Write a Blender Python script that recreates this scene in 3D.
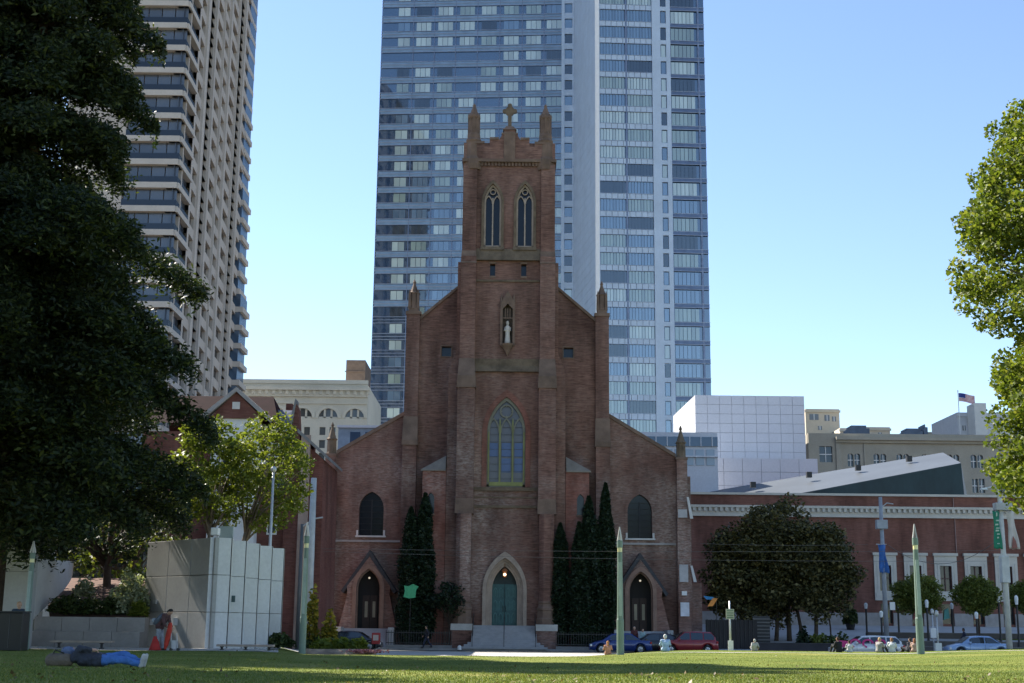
import bpy, math, random
import numpy as np
from mathutils import Vector, Matrix
from mathutils.geometry import tessellate_polygon
random.seed(7); rng = np.random.default_rng(11)
R = math.radians
for o in list(bpy.data.objects): bpy.data.objects.remove(o)
scene = bpy.context.scene
COL = scene.collection
# ------------------------------------------------------------------ camera
F = 1340.0; PITCH = R(11.84); ROLL = R(0.6); CZ = 2.2
cd = bpy.data.cameras.new('camera'); cam = bpy.data.objects.new('camera', cd); COL.objects.link(cam)
cd.sensor_width = 36; cd.lens = F/1024*36; cd.clip_start = .1; cd.clip_end = 9000
r0 = Vector((1,0,0)); f0 = Vector((0,math.cos(PITCH),math.sin(PITCH))); u0 = Vector((0,-math.sin(PITCH),math.cos(PITCH)))
rr = r0*math.cos(ROLL)+u0*math.sin(ROLL); uu = u0*math.cos(ROLL)-r0*math.sin(ROLL)
m = Matrix((rr,uu,-f0)).transposed().to_4x4(); m.translation = (0,0,CZ)
cam.matrix_world = m; scene.camera = cam
# ------------------------------------------------------------------ sky, sun, exposure
SUN_EL = 42; SUN_BACK = 44            # sun stands left, slightly beyond the church front
sd = Vector((-math.cos(R(SUN_BACK))*math.cos(R(SUN_EL)), math.sin(R(SUN_BACK))*math.cos(R(SUN_EL)), math.sin(R(SUN_EL))))
w = bpy.data.worlds.new('World'); scene.world = w; w.use_nodes = True
nt = w.node_tree; nt.nodes.clear()
sk = nt.nodes.new('ShaderNodeTexSky'); sk.sky_type = 'NISHITA'; sk.sun_disc = False
sk.sun_elevation = R(SUN_EL); sk.sun_rotation = math.atan2(sd.x, sd.y)
sk.air_density = .85; sk.dust_density = .05; sk.ozone_density = 1.1; sk.altitude = 20
bg = nt.nodes.new('ShaderNodeBackground'); bg.inputs[1].default_value = .082
wo = nt.nodes.new('ShaderNodeOutputWorld')
nt.links.new(sk.outputs[0], bg.inputs[0]); nt.links.new(bg.outputs[0], wo.inputs[0])
sl = bpy.data.lights.new('sun', 'SUN'); sl.energy = 4.6; sl.angle = R(.5); sl.color = (1,.93,.82)
so = bpy.data.objects.new('sun', sl); COL.objects.link(so); so.rotation_euler = (-sd).to_track_quat('-Z','Y').to_euler(); so.location=(-80,60,120)
vs = scene.view_settings; vs.view_transform = "Standard"; vs.look = "None"; vs.exposure = 1.58; vs.gamma = 1
# ------------------------------------------------------------------ helpers
def P(u, v, D):
    a = (u-512)/F; b = (341.5-v)/F
    d = f0 + rr*a + uu*b
    t = D/d.y
    return Vector((d.x*t, D, CZ+d.z*t))
def X(u, v, D): return P(u,v,D).x
def Z(u, v, D): return P(u,v,D).z
ORG = {}
def tag(o, label=None, cat=None, group=None, kind=None):
    if label: o['label'] = label
    if cat: o['category'] = cat
    if group: o['group'] = group
    if kind: o['kind'] = kind
    return o
def thing(name, label, cat, loc, group=None, rotz=0):
    o = bpy.data.objects.new(name, None); COL.objects.link(o); o.location = loc; o.rotation_euler.z = rotz
    o.empty_display_size = .3
    ORG[o.name] = Vector(loc) if rotz == 0 else Vector((0,0,0))
    return tag(o, label, cat, group)
def kids(o): return [c for c in bpy.data.objects if c.parent == o]
def copy_tree(o, parent=None):
    c = o.copy(); COL.objects.link(c)
    if parent: c.parent = parent
    for k in kids(o): copy_tree(k, c)
    return c
class MB:
    def __init__(s, xf=None): s.v=[]; s.f=[]; s.xf=xf
    def add(s, vs, fs):
        n=len(s.v)
        if s.xf: vs=[s.xf(*p) for p in vs]
        s.v += [tuple(p) for p in vs]; s.f += [tuple(i+n for i in f) for f in fs]
    def box(s, x0,x1,y0,y1,z0,z1):
        s.add([(x0,y0,z0),(x1,y0,z0),(x1,y1,z0),(x0,y1,z0),(x0,y0,z1),(x1,y0,z1),(x1,y1,z1),(x0,y1,z1)],
              [(0,3,2,1),(4,5,6,7),(0,1,5,4),(1,2,6,5),(2,3,7,6),(3,0,4,7)])
    def quad(s,a,b,c,d): s.add([a,b,c,d],[(0,1,2,3)])
    def poly(s, pts): s.add(pts,[tuple(range(len(pts)))])
    def frustum(s, x0,x1,y0,y1,z0, X0,X1,Y0,Y1,z1):
        s.add([(x0,y0,z0),(x1,y0,z0),(x1,y1,z0),(x0,y1,z0),(X0,Y0,z1),(X1,Y0,z1),(X1,Y1,z1),(X0,Y1,z1)],
              [(0,3,2,1),(4,5,6,7),(0,1,5,4),(1,2,6,5),(2,3,7,6),(3,0,4,7)])
    def prism(s, pts, y0, y1):      # polygon in x,z (counter-clockwise seen from -y) extruded in y
        n=len(pts)
        vs=[(x,y0,z) for x,z in pts]+[(x,y1,z) for x,z in pts]
        tri=tessellate_polygon([[Vector((x,z,0)) for x,z in pts]])
        fs=[tuple(t) for t in tri]+[tuple(i+n for i in reversed(t)) for t in tri]
        fs+=[(i,(i+1)%n,(i+1)%n+n,i+n) for i in range(n)]
        s.add(vs,fs)
    def vprism(s, pts, z0, z1):      # polygon in x,y extruded in z
        n=len(pts)
        vs=[(x,y,z0) for x,y in pts]+[(x,y,z1) for x,y in pts]
        s.add(vs,[tuple(reversed(range(n))),tuple(range(n,2*n))]+[(i,(i+1)%n,(i+1)%n+n,i+n) for i in range(n)])
    def holed(s, outer, holes, y0, y1):   # wall sheet in x,z at y0 with reveals going back to y1
        loops=[outer]+holes
        allp=[p for l in loops for p in l]
        tri=tessellate_polygon([[Vector((x,z,0)) for x,z in l] for l in loops])
        s.add([(x,y0,z) for x,z in allp],[tuple(t) for t in tri])
        for l in loops:
            n=len(l)
            s.add([(x,y0,z) for x,z in l]+[(x,y1,z) for x,z in l],[(i,(i+1)%n,(i+1)%n+n,i+n) for i in range(n)])
    def band(s, a, b, y0, y1, closed=False):  # strip between two outlines with equal counts
        n=len(a); vs=[(x,y0,z) for x,z in a]+[(x,y0,z) for x,z in b]+[(x,y1,z) for x,z in a]+[(x,y1,z) for x,z in b]
        fs=[]
        for i in range(n if closed else n-1):
            j=(i+1)%n
            fs+=[(i,j,j+n,i+n),(i,j,j+2*n,i+2*n),(i+n,j+n,j+3*n,i+3*n)]
        if not closed: fs+=[(0,n,3*n,2*n),(n-1,2*n-1,4*n-1,3*n-1)]
        s.add(vs,fs)
    def tube(s, pts, rad, n=8, cap=True):
        pts=[Vector(p) for p in pts]; rad=rad if isinstance(rad,(list,tuple)) else [rad]*len(pts)
        vs=[]; fs=[]
        for i,p in enumerate(pts):
            t=(pts[min(i+1,len(pts)-1)]-pts[max(i-1,0)])
            if t.length<1e-9: t=Vector((0,0,1))
            t.normalize()
            a=t.cross(Vector((0,0,1)) if abs(t.z)<.95 else Vector((1,0,0))).normalized(); b=t.cross(a)
            for k in range(n):
                q=2*math.pi*k/n; vs.append(tuple(p+(a*math.cos(q)+b*math.sin(q))*rad[i]))
        for i in range(len(pts)-1):
            for k in range(n):
                fs.append((i*n+k,i*n+(k+1)%n,(i+1)*n+(k+1)%n,(i+1)*n+k))
        if cap: fs+=[tuple(reversed(range(n))),tuple(range((len(pts)-1)*n,len(pts)*n))]
        s.add(vs,fs)
    def lathe(s, cx,cy, prof, n=12, rot=0):
        vs=[]; fs=[]
        for r,z in prof:
            for k in range(n):
                q=2*math.pi*(k+rot)/n; vs.append((cx+r*math.cos(q),cy+r*math.sin(q),z))
        for i in range(len(prof)-1):
            for k in range(n): fs.append((i*n+k,i*n+(k+1)%n,(i+1)*n+(k+1)%n,(i+1)*n+k))
        fs+=[tuple(reversed(range(n))),tuple(range((len(prof)-1)*n,len(prof)*n))]
        s.add(vs,fs)
    def ball(s, c, r, n=10, sz=1):
        prof=[(max(1e-4,r*math.sin(math.pi*i/n)), c[2]-r*sz*math.cos(math.pi*i/n)) for i in range(n+1)]
        s.lathe(c[0],c[1],prof,n)
    def build(s, name, mat, parent=None, smooth=False, bevel=0):
        org=Vector((0,0,0)); p=parent
        if p is not None: org=ORG.get(p.name,Vector((0,0,0)))
        me=bpy.data.meshes.new(name)
        me.from_pydata([(x-org.x,y-org.y,z-org.z) for x,y,z in s.v],[],s.f); me.update()
        if mat: me.materials.append(mat)
        if smooth: me.shade_smooth()
        o=bpy.data.objects.new(name,me); COL.objects.link(o)
        ORG[o.name]=org
        if parent is not None: o.parent=parent
        if bevel:
            b=o.modifiers.new('bevel','BEVEL'); b.width=bevel; b.segments=2; b.limit_method='ANGLE'
        import bmesh
        bm=bmesh.new(); bm.from_mesh(me); bmesh.ops.recalc_face_normals(bm,faces=bm.faces); bm.to_mesh(me); bm.free()
        return o
def own(o, label, cat, group=None):   # a one-mesh thing: move the origin to its base
    vs=[v.co for v in o.data.vertices]
    x=(min(v.x for v in vs)+max(v.x for v in vs))/2; y=(min(v.y for v in vs)+max(v.y for v in vs))/2; z=min(v.z for v in vs)
    o.data.transform(Matrix.Translation((-x,-y,-z))); o.location=(x,y,z)
    return tag(o,label,cat,group)
def arch(cx, w, z0, zs, zt, n=8):      # pointed arch outline, starts bottom left, clockwise to bottom right
    h=zt-zs; c=(h*h-w*w)/(2*w); r=c+w
    a1=math.atan2(h,c)               # left arc centre at (+c)
    pts=[(cx-w,z0)]
    for i in range(n+1):
        a=a1*i/n; pts.append((cx+c-r*math.cos(a), zs+r*math.sin(a)))
    L=pts[:]
    for x,z in reversed(L[:-1]): pts.append((2*cx-x,z))
    return pts
# ------------------------------------------------------------------ materials
MATS={}
def nodes(name):
    m_=bpy.data.materials.new(name); m_.use_nodes=True; t=m_.node_tree; b=t.nodes['Principled BSDF']; return m_,t,b
def noise(t, scale, vec=None, detail=3, rough=.6):
    n=t.nodes.new('ShaderNodeTexNoise'); n.inputs['Scale'].default_value=scale; n.inputs['Detail'].default_value=detail; n.inputs['Roughness'].default_value=rough
    if vec is not None: t.links.new(vec,n.inputs['Vector'])
    return n
def coords(t, sc=(1,1,1), rot=(0,0,0)):
    tc=t.nodes.new('ShaderNodeNewGeometry'); mp=t.nodes.new('ShaderNodeMapping'); mp.inputs['Scale'].default_value=sc; mp.inputs['Rotation'].default_value=rot
    t.links.new(tc.outputs['Position'],mp.inputs['Vector']); return mp.outputs[0]
def ramp(t, fac, stops):
    r=t.nodes.new('ShaderNodeValToRGB'); e=r.color_ramp.elements
    while len(e)<len(stops): e.new(.5)
    for i,(p,c) in enumerate(stops): e[i].position=p; e[i].color=(*c,1)
    t.links.new(fac,r.inputs[0]); return r.outputs[0]
def mixc(t, fac, a, b, mode='MIX'):
    n=t.nodes.new('ShaderNodeMix'); n.data_type='RGBA'; n.blend_type=mode
    for i,q in ((6,a),(7,b)):
        if isinstance(q,tuple): n.inputs[i].default_value=(*q,1)
        else: t.links.new(q,n.inputs[i])
    if isinstance(fac,(int,float)): n.inputs[0].default_value=fac
    else: t.links.new(fac,n.inputs[0])
    return n.outputs[2]
def mat(name, c, rough=.7, var=.18, scale=1.2, metal=0, spec=.4, sc=(1,1,1), bump=0, bscale=20, fine=.1):
    if name in MATS: return MATS[name]
    m_,t,b=nodes(name)
    v=coords(t,sc)
    lo=tuple(x*(1-var) for x in c); hi=tuple(min(1,x*(1+var)) for x in c)
    a=ramp(t,noise(t,scale,v,4).outputs[0],[(.3,lo),(.7,hi)])
    g=ramp(t,noise(t,scale*14,v,2).outputs[0],[(.3,(1-fine,)*3),(.7,(1,)*3)])
    t.links.new(mixc(t,1.0,a,g,'MULTIPLY'),b.inputs['Base Color'])
    b.inputs['Roughness'].default_value=rough; b.inputs['Metallic'].default_value=metal; b.inputs['Specular IOR Level'].default_value=spec
    if bump:
        bp=t.nodes.new('ShaderNodeBump'); bp.inputs['Strength'].default_value=bump; bp.inputs['Distance'].default_value=.05
        t.links.new(noise(t,bscale,v,4).outputs[0],bp.inputs['Height']); t.links.new(bp.outputs[0],b.inputs['Normal'])
    MATS[name]=m_; return m_
def brick(name, c1, c2, pale, palefac=.5, mort=.5):
    m_,t,b=nodes(name)
    crs=coords(t,(.9,.9,9))
    a=ramp(t,noise(t,1.3,crs,3,.7).outputs[0],[(.3,c1),(.7,c2)])
    # individual bricks: white-noise cells by course
    vo=t.nodes.new('ShaderNodeTexVoronoi'); vo.inputs['Scale'].default_value=1; t.links.new(coords(t,(3.2,3.2,9)),vo.inputs['Vector'])
    cell=ramp(t,vo.outputs['Color'],[(0,(.45,.43,.43)),(.5,(1,1,1)),(1,(1.0,.98,.95))])
    a=mixc(t,mort,a,mixc(t,1,a,cell,'MULTIPLY'))
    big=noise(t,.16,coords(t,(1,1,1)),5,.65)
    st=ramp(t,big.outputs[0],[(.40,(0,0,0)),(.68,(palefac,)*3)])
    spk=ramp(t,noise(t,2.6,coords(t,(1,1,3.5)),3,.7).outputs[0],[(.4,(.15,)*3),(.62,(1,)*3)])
    if palefac>.4:      # paler band on the lower storeys
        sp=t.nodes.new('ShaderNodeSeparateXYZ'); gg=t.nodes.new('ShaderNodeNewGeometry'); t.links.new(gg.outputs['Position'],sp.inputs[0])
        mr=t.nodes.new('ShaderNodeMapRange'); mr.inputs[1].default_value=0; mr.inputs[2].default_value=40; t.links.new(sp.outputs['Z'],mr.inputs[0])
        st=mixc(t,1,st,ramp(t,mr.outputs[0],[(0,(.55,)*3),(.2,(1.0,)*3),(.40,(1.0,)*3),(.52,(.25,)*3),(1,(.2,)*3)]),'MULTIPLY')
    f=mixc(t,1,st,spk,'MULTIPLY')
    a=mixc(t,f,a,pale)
    dk=ramp(t,noise(t,.35,coords(t,(1.4,1.4,.35)),4,.6).outputs[0],[(.30,(.50,.48,.48)),(.58,(1,1,1))])
    a=mixc(t,1,a,dk,'MULTIPLY')
    t.links.new(a,b.inputs['Base Color']); b.inputs['Roughness'].default_value=.85; b.inputs['Specular IOR Level'].default_value=.2
    bp=t.nodes.new('ShaderNodeBump'); bp.inputs['Strength'].default_value=.35; bp.inputs['Distance'].default_value=.03
    t.links.new(noise(t,2.2,coords(t,(1,1,4)),4,.7).outputs[0],bp.inputs['Height']); t.links.new(bp.outputs[0],b.inputs['Normal'])
    return m_
def glass(name, c, refl=.3, rough=.04, var=.25, wav=0, tint=(.80,.91,1), k=.22):
    if name in MATS: return MATS[name]
    refl*=k
    m_,t,b=nodes(name)
    v=coords(t,(1,1,1))
    lo=tuple(x*(1-var) for x in c); hi=tuple(min(1,x*(1+var)) for x in c)
    isl=t.nodes.new('ShaderNodeNewGeometry')
    t.links.new(ramp(t,isl.outputs['Random Per Island'],[(0,lo),(1,hi)]),b.inputs['Base Color']); b.inputs['Roughness'].default_value=.25; b.inputs['Specular IOR Level'].default_value=.5 if k==1 else .08
    g=t.nodes.new('ShaderNodeBsdfGlossy'); g.inputs['Roughness'].default_value=rough; g.inputs['Color'].default_value=(*tint,1)
    mx=t.nodes.new('ShaderNodeMixShader'); mx.inputs[0].default_value=refl
    t.links.new(b.outputs[0],mx.inputs[1]); t.links.new(g.outputs[0],mx.inputs[2])
    t.links.new(mx.outputs[0],t.nodes['Material Output'].inputs[0])
    if wav:
        bp=t.nodes.new('ShaderNodeBump'); bp.inputs['Strength'].default_value=wav; bp.inputs['Distance'].default_value=.2
        t.links.new(noise(t,.25,v,2).outputs[0],bp.inputs['Height']); t.links.new(bp.outputs[0],g.inputs['Normal'])
    MATS[name]=m_; return m_
def leafmat(name, c1, c2, c3=None, trans=.35):
    m_,t,b=nodes(name)
    isl=t.nodes.new('ShaderNodeNewGeometry')
    a=ramp(t,isl.outputs['Random Per Island'],[(0,c1),(.7,c2),(1,c3 or c2)])
    big=ramp(t,noise(t,.7,coords(t),3).outputs[0],[(.3,(.72,.74,.7)),(.7,(1,1,1))])
    a=mixc(t,1,a,big,'MULTIPLY')
    t.links.new(a,b.inputs['Base Color']); b.inputs['Roughness'].default_value=.55; b.inputs['Specular IOR Level'].default_value=.3
    tr=t.nodes.new('ShaderNodeBsdfTranslucent'); t.links.new(mixc(t,1,a,(1.0,1.0,.45),'MULTIPLY'),tr.inputs[0])
    mx=t.nodes.new('ShaderNodeMixShader'); mx.inputs[0].default_value=trans
    t.links.new(b.outputs[0],mx.inputs[1]); t.links.new(tr.outputs[0],mx.inputs[2]); t.links.new(mx.outputs[0],t.nodes['Material Output'].inputs[0])
    return m_
def emit(name,c,s):
    m_,t,b=nodes(name); b.inputs['Base Color'].default_value=(*c,1); b.inputs['Emission Color'].default_value=(*c,1); b.inputs['Emission Strength'].default_value=s; return m_
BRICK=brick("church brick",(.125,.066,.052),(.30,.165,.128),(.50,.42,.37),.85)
BRICK_M=brick("museum brick",(.165,.078,.058),(.275,.120,.090),(.36,.25,.22),.18,.25)
BRICK_R=brick("rectory brick",(.13,.05,.042),(.21,.085,.067),(.33,.25,.22),.25,.4)
STONE=mat('brown sandstone',(.175,.115,.085),.85,.3,1.0,bump=.3,bscale=6)
STONE_G=mat('lichen stone',(.15,.11,.075),.9,.35,1.3,bump=.3,bscale=6)
STONE_L=mat('pale stone',(.38,.30,.24),.85,.2,1.5)
WSTONE=mat('whitewashed stone',(.62,.60,.58),.8,.12,1.2)
SLATE=mat('slate roof',(.05,.05,.056),.7,.25,2)
DARKG=glass('dark leaded glass',(.012,.014,.02),.10,.12)
BLACK=mat('black metal',(.02,.02,.022),.45,.2)
ASPH=mat('asphalt',(.055,.055,.058),.9,.2,.4,bump=.2,bscale=30)
PAVE=mat('pale pavement',(.42,.40,.37),.85,.12,.5)
CONC=mat('concrete panel',(.36,.355,.345),.8,.12,.5,bump=.05)
CONC_D=mat('concrete retaining wall',(.30,.285,.275),.85,.2,.6)
WHITE=mat('white paint',(.78,.77,.75),.6,.05)
WOODP=mat('weathered wood',(.33,.27,.22),.7,.2,3)
BARK=mat('bark',(.07,.05,.038),.95,.3,3,bump=.5,bscale=14)
BARK_L=mat('light bark',(.17,.14,.11),.9,.3,3,bump=.4)
GREENP=mat('green grey lamp paint',(.17,.235,.20),.5,.12,1)
SILVER=mat('silver metal',(.5,.51,.52),.4,.08,1,metal=.3)
LAMPG=mat('frosted lamp glass',(.8,.8,.76),.3,.05)
# ------------------------------------------------------------------ terrain
TAB={ 'L':[(0,1.45),(16,1.47),(28,1.24),(45,1.04),(58,.90),(80,.88),(92,.6),(97,.15),(140,.3)],
      'M':[(0,1.45),(16,1.5),(28,1.21),(40,1.0),(54,.86),(70,.50),(84,.13),(97,.12),(140,.12)],
      'R':[(0,1.45),(16,1.53),(28,1.26),(40,1.08),(54,.94),(76,.70),(83,.68),(92,.12),(97,.12),(140,.12)],
      'Q':[(0,1.45),(16,1.53),(28,1.32),(40,1.2),(54,1.12),(76,1.03),(83,1.02),(93,.12),(97,.12),(140,.12)]}
def lerp_tab(tb,y):
    for (a,za),(b,zb) in zip(tb,tb[1:]):
        if y<=b:
            t=max(0,(y-a)/(b-a)); return za+(zb-za)*t
    return tb[-1][1]
def sstep(a,b,x):
    t=min(1,max(0,(x-a)/(b-a))); return t*t*(3-2*t)
def H(x,y):
    yy=max(y,8); u=512+x/yy*F*.98
    l,m_,r,q=(lerp_tab(TAB[k],y) for k in 'LMRQ')
    z=l+(m_-l)*sstep(270,330,u); z=z+(r-z)*sstep(540,700,u); z=z+(q-z)*sstep(850,1050,u)
    if y<80: z+=.02*math.sin(x*.7)*math.sin(y*.4)
    return z
def strip(name, mat_, u0_,u1_,nu, ds, dz, kind='structure', fn=None):
    mb=MB(); vs=[];fs=[]
    for j,D in enumerate(ds):
        for i in range(nu+1):
            u=u0_+(u1_-u0_)*i/nu; x=(u-512)/F*D/.98; vs.append((x,D,(fn or H)(x,D)+dz))
    for j in range(len(ds)-1):
        for i in range(nu):
            a=j*(nu+1)+i; fs.append((a,a+1,a+nu+2,a+nu+1))
    mb.add(vs,fs); o=mb.build(name,mat_,smooth=True); o['kind']=kind; return o
def lin(a,b,n): return [a+(b-a)*i/n for i in range(n+1)]
# wide ground sheet under everything, reaching the horizon
mb=MB(); xs=[-4000,-800,-200,-90]+lin(-70,90,40)+[120,200,800,4000]; ys=[-2000,-300,-60,-15]+lin(-5,96,50)+[97.5,110,145,300,900,5000]
vs=[(x,y,(H(x,y) if -120<x<120 and y<150 else .12)-.45) for y in ys for x in xs]; n=len(xs)
mb.add(vs,[(j*n+i,j*n+i+1,(j+1)*n+i+1,(j+1)*n+i) for j in range(len(ys)-1) for i in range(n-1)])
g=mb.build('ground',mat('bare ground',(.16,.14,.11),.95,.2,.3)); g['kind']='structure'
# grass
m_,t,b=nodes('lawn grass')
a=ramp(t,noise(t,.16,coords(t,(1,1.3,1)),5,.65).outputs[0],[(.28,(.080,.115,.020)),(.48,(.15,.185,.034)),(.60,(.21,.22,.05)),(.74,(.33,.28,.10))])
fn_=ramp(t,noise(t,7,coords(t,(1,1,1)),4,.8).outputs[0],[(.25,(.55,.6,.5)),(.7,(1.0,1.0,1.0))])
t.links.new(mixc(t,1,a,fn_,'MULTIPLY'),b.inputs['Base Color']); b.inputs['Roughness'].default_value=.9; b.inputs['Specular IOR Level'].default_value=.1
bp=t.nodes.new('ShaderNodeBump'); bp.inputs['Strength'].default_value=.45; bp.inputs['Distance'].default_value=.05
t.links.new(noise(t,9,coords(t),4,.8).outputs[0],bp.inputs['Height']); t.links.new(bp.outputs[0],b.inputs['Normal'])
LAWN=m_
def sheet(name,mat_,fx0,x1,nu,ds,dz):
    mb=MB(); vs=[(fx0(D)+(x1-fx0(D))*i/nu,D) for D in ds for i in range(nu+1)]
    mb.add([(x,D,H(x,D)+dz) for x,D in vs],[(j*(nu+1)+i,j*(nu+1)+i+1,(j+1)*(nu+1)+i+1,(j+1)*(nu+1)+i) for j in range(len(ds)-1) for i in range(nu)]); o=mb.build(name,mat_,smooth=True); o['kind']='structure'
UX=lambda u:(lambda D:(u-512)/F*D/.98)
sheet('lawn',LAWN,lambda D:-75,95,130,[-10,-4,0,2,5,8,11,13]+lin(15,57,42),0)
sheet('lawn',LAWN,UX(292),95,90,lin(57,84,27),0)
sheet('lawn',LAWN,UX(609),95,60,lin(84,92,8),0)
# paths
strip('path',PAVE,-300,292,40,lin(57,62.5,6),.012)
strip('path',PAVE,292,1330,80,[75.3,75.9,76.5],.012)
strip('sidewalk',PAVE,292,609,40,lin(84,97,13),0)
mb=MB(); 
for x0 in range(-60,90,3): mb.box(x0,x0+2.98,96.9,97.2,-.1,.16)
mb.build('kerb',mat('kerb concrete',(.33,.32,.30),.85)).__setitem__('kind','structure')
mb=MB(); mb.quad((-160,97.2,.0),(200,97.2,.0),(200,108.0,.0),(-160,108.0,.0)); mb.build('road',ASPH)['kind']='structure'
mb=MB()
for x0 in range(-60,90,6): mb.box(x0,x0+3,102.4,102.52,.001,.006)
mb.build('road_marking',WHITE)['kind']='structure'
mb=MB(); mb.box(-160,13.2,108.0,116,-.3,.15); mb.build('church_pavement',mat('grey pavement',(.27,.26,.25),.85))['kind']='structure'
def HP(x,y): return .15+max(0,min(1,(y-110.5)/28))*2.1
mb=MB(); vs=[];ys=[108,110.5,114,118,122,126,130,134,138.5,142]
for y in ys: vs+=[(13.2,y,HP(13.2,y)),(110,y,HP(110,y))]
mb.add(vs,[(2*i,2*i+1,2*i+3,2*i+2) for i in range(len(ys)-1)]); mb.build('plaza',mat('plaza paving',(.48,.47,.46),.8,.12,.3))['kind']='structure'
mb=MB(); vs=[]
for y in (112.5,114,116,118): vs+=[(47,y,HP(0,y)+.03),(80,y,HP(0,y)+.03)]
mb.add(vs,[(2*i,2*i+1,2*i+3,2*i+2) for i in range(3)]); mb.build('plaza_lawn',LAWN)['kind']='structure'
mb=MB(); vs=[]
for y in (123,124.5,126): vs+=[(44,y,HP(0,y)+.03),(80,y,HP(0,y)+.03)]
mb.add(vs,[(2*i,2*i+1,2*i+3,2*i+2) for i in range(2)]); mb.build('plaza_lawn',LAWN)['kind']='structure'
# grass blades close to the camera
def blades(n, ulo, uhi, dlo, dhi, h, w_, name):
    D=dlo*(dhi/dlo)**rng.random(n); u=ulo+(uhi-ulo)*rng.random(n); x=(u-512)/F*D/.98
    z=np.array([H(a,b_) for a,b_ in zip(x,D)])
    ang=rng.random(n)*6.283; hh=h*(.5+rng.random(n)); ww=w_*(.6+.8*rng.random(n)); lean=(rng.random((n,2))-.5)*h*1.2
    V=np.zeros((n,3,3)); V[:,0]=np.stack([x-np.cos(ang)*ww,D-np.sin(ang)*ww,z],1); V[:,1]=np.stack([x+np.cos(ang)*ww,D+np.sin(ang)*ww,z],1)
    V[:,2]=np.stack([x+lean[:,0],D+lean[:,1],z+hh],1)
    return mesh_np(name,V.reshape(-1,3),3)
def mesh_np(name,V,k,mat_=None,parent=None):
    n=len(V)//k; me=bpy.data.meshes.new(name); me.vertices.add(len(V)); me.vertices.foreach_set('co',np.ascontiguousarray(V,dtype=np.float32).ravel())
    me.loops.add(len(V)); me.loops.foreach_set('vertex_index',np.arange(len(V),dtype=np.int32))
    me.polygons.add(n); me.polygons.foreach_set('loop_start',np.arange(0,len(V),k,dtype=np.int32))
    me.update(calc_edges=True)
    if mat_: me.materials.append(mat_)
    o=bpy.data.objects.new(name,me); COL.objects.link(o)
    if parent is not None: o.parent=parent
    return o
gb=blades(170000,-60,1084,13,84,.024,.006,'grass')
gb.data.materials.append(leafmat('grass blade',(.085,.12,.02),(.16,.20,.035),(.34,.30,.10),.3)); tag(gb,'short grass blades of the mown park lawn','grass',kind='stuff')
n=1100; D_=13*(70/13)**rng.random(n); u_=-60+1144*rng.random(n); x_=(u_-512)/F*D_/.98; cl_=np.sin(x_*.9)*np.sin(D_*.35+1)>-.2; x_=x_[cl_]; D_=D_[cl_]
fl_=None; FALL=np.stack([x_,D_,np.array([H(a,b_)+.022 for a,b_ in zip(x_,D_)])],1)
# ------------------------------------------------------------------ church
CD=112.0
def m2(v,D): return D/(math.cos(PITCH)-(341.5-v)/F*math.sin(PITCH))/F
CX=X(504.5,600,CD)
def ZC(v,D=CD): return Z(505,v,D)
church=thing('brick_church','tall red brick gothic church with a square central bell tower and green front door','church',(CX,CD,.15))
def cb(mb,name,mt,par=church,**k): return mb.build(name,mt,par,**k)
def sx(k): return CX+k
TW=8.05/2      # tower half width at belfry
# --- tower wall with openings
zt_top=ZC(143); z_corn=ZC(163)
zb0,zb1=ZC(247),ZC(184); 
bw=8.6*m2(215,CD)
bc=16.1*m2(215,CD)
zw0,zw1,zws=ZC(487),ZC(397),ZC(432); ww=19.2*m2(445,CD)
zd0,zd1,zds=1.95,ZC(558),ZC(590); dw=18.5*m2(600,CD)
wall=MB()
holes=[arch(CX-bc,bw,zb0,ZC(203),zb1),arch(CX+bc,bw,zb0,ZC(203),zb1),arch(CX,ww,zw0,zws,zw1,10),arch(CX,dw,zd0,zds,zd1,10)]
nw=6.2*m2(320,CD)
holes.append([(CX-nw,ZC(345)),(CX-nw,ZC(302)),(CX,ZC(296)),(CX+nw,ZC(302)),(CX+nw,ZC(345))])
for k in(-1,1):
    q=CX+k*15.6*m2(270,CD); e=2.6*m2(270,CD); holes.append([(q-e,ZC(276)),(q-e,ZC(264)),(q+e,ZC(264)),(q+e,ZC(276))])
wall.holed([(CX-TW,.15),(CX-TW,zt_top),(CX+TW,zt_top),(CX+TW,.15)],holes,CD,CD+.7)
wall.box(CX-TW,CX-TW+.6,CD+.71,CD+8,.15,zt_top); wall.box(CX+TW-.6,CX+TW,CD+.71,CD+8,.15,zt_top); wall.box(CX-TW,CX+TW,CD+7.4,CD+8.01,20,zt_top)
wall.box(CX-TW+.6,CX+TW-.6,CD+2.4,CD+2.5,.15,zt_top-2)
cb(wall,'tower_wall',BRICK)
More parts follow.
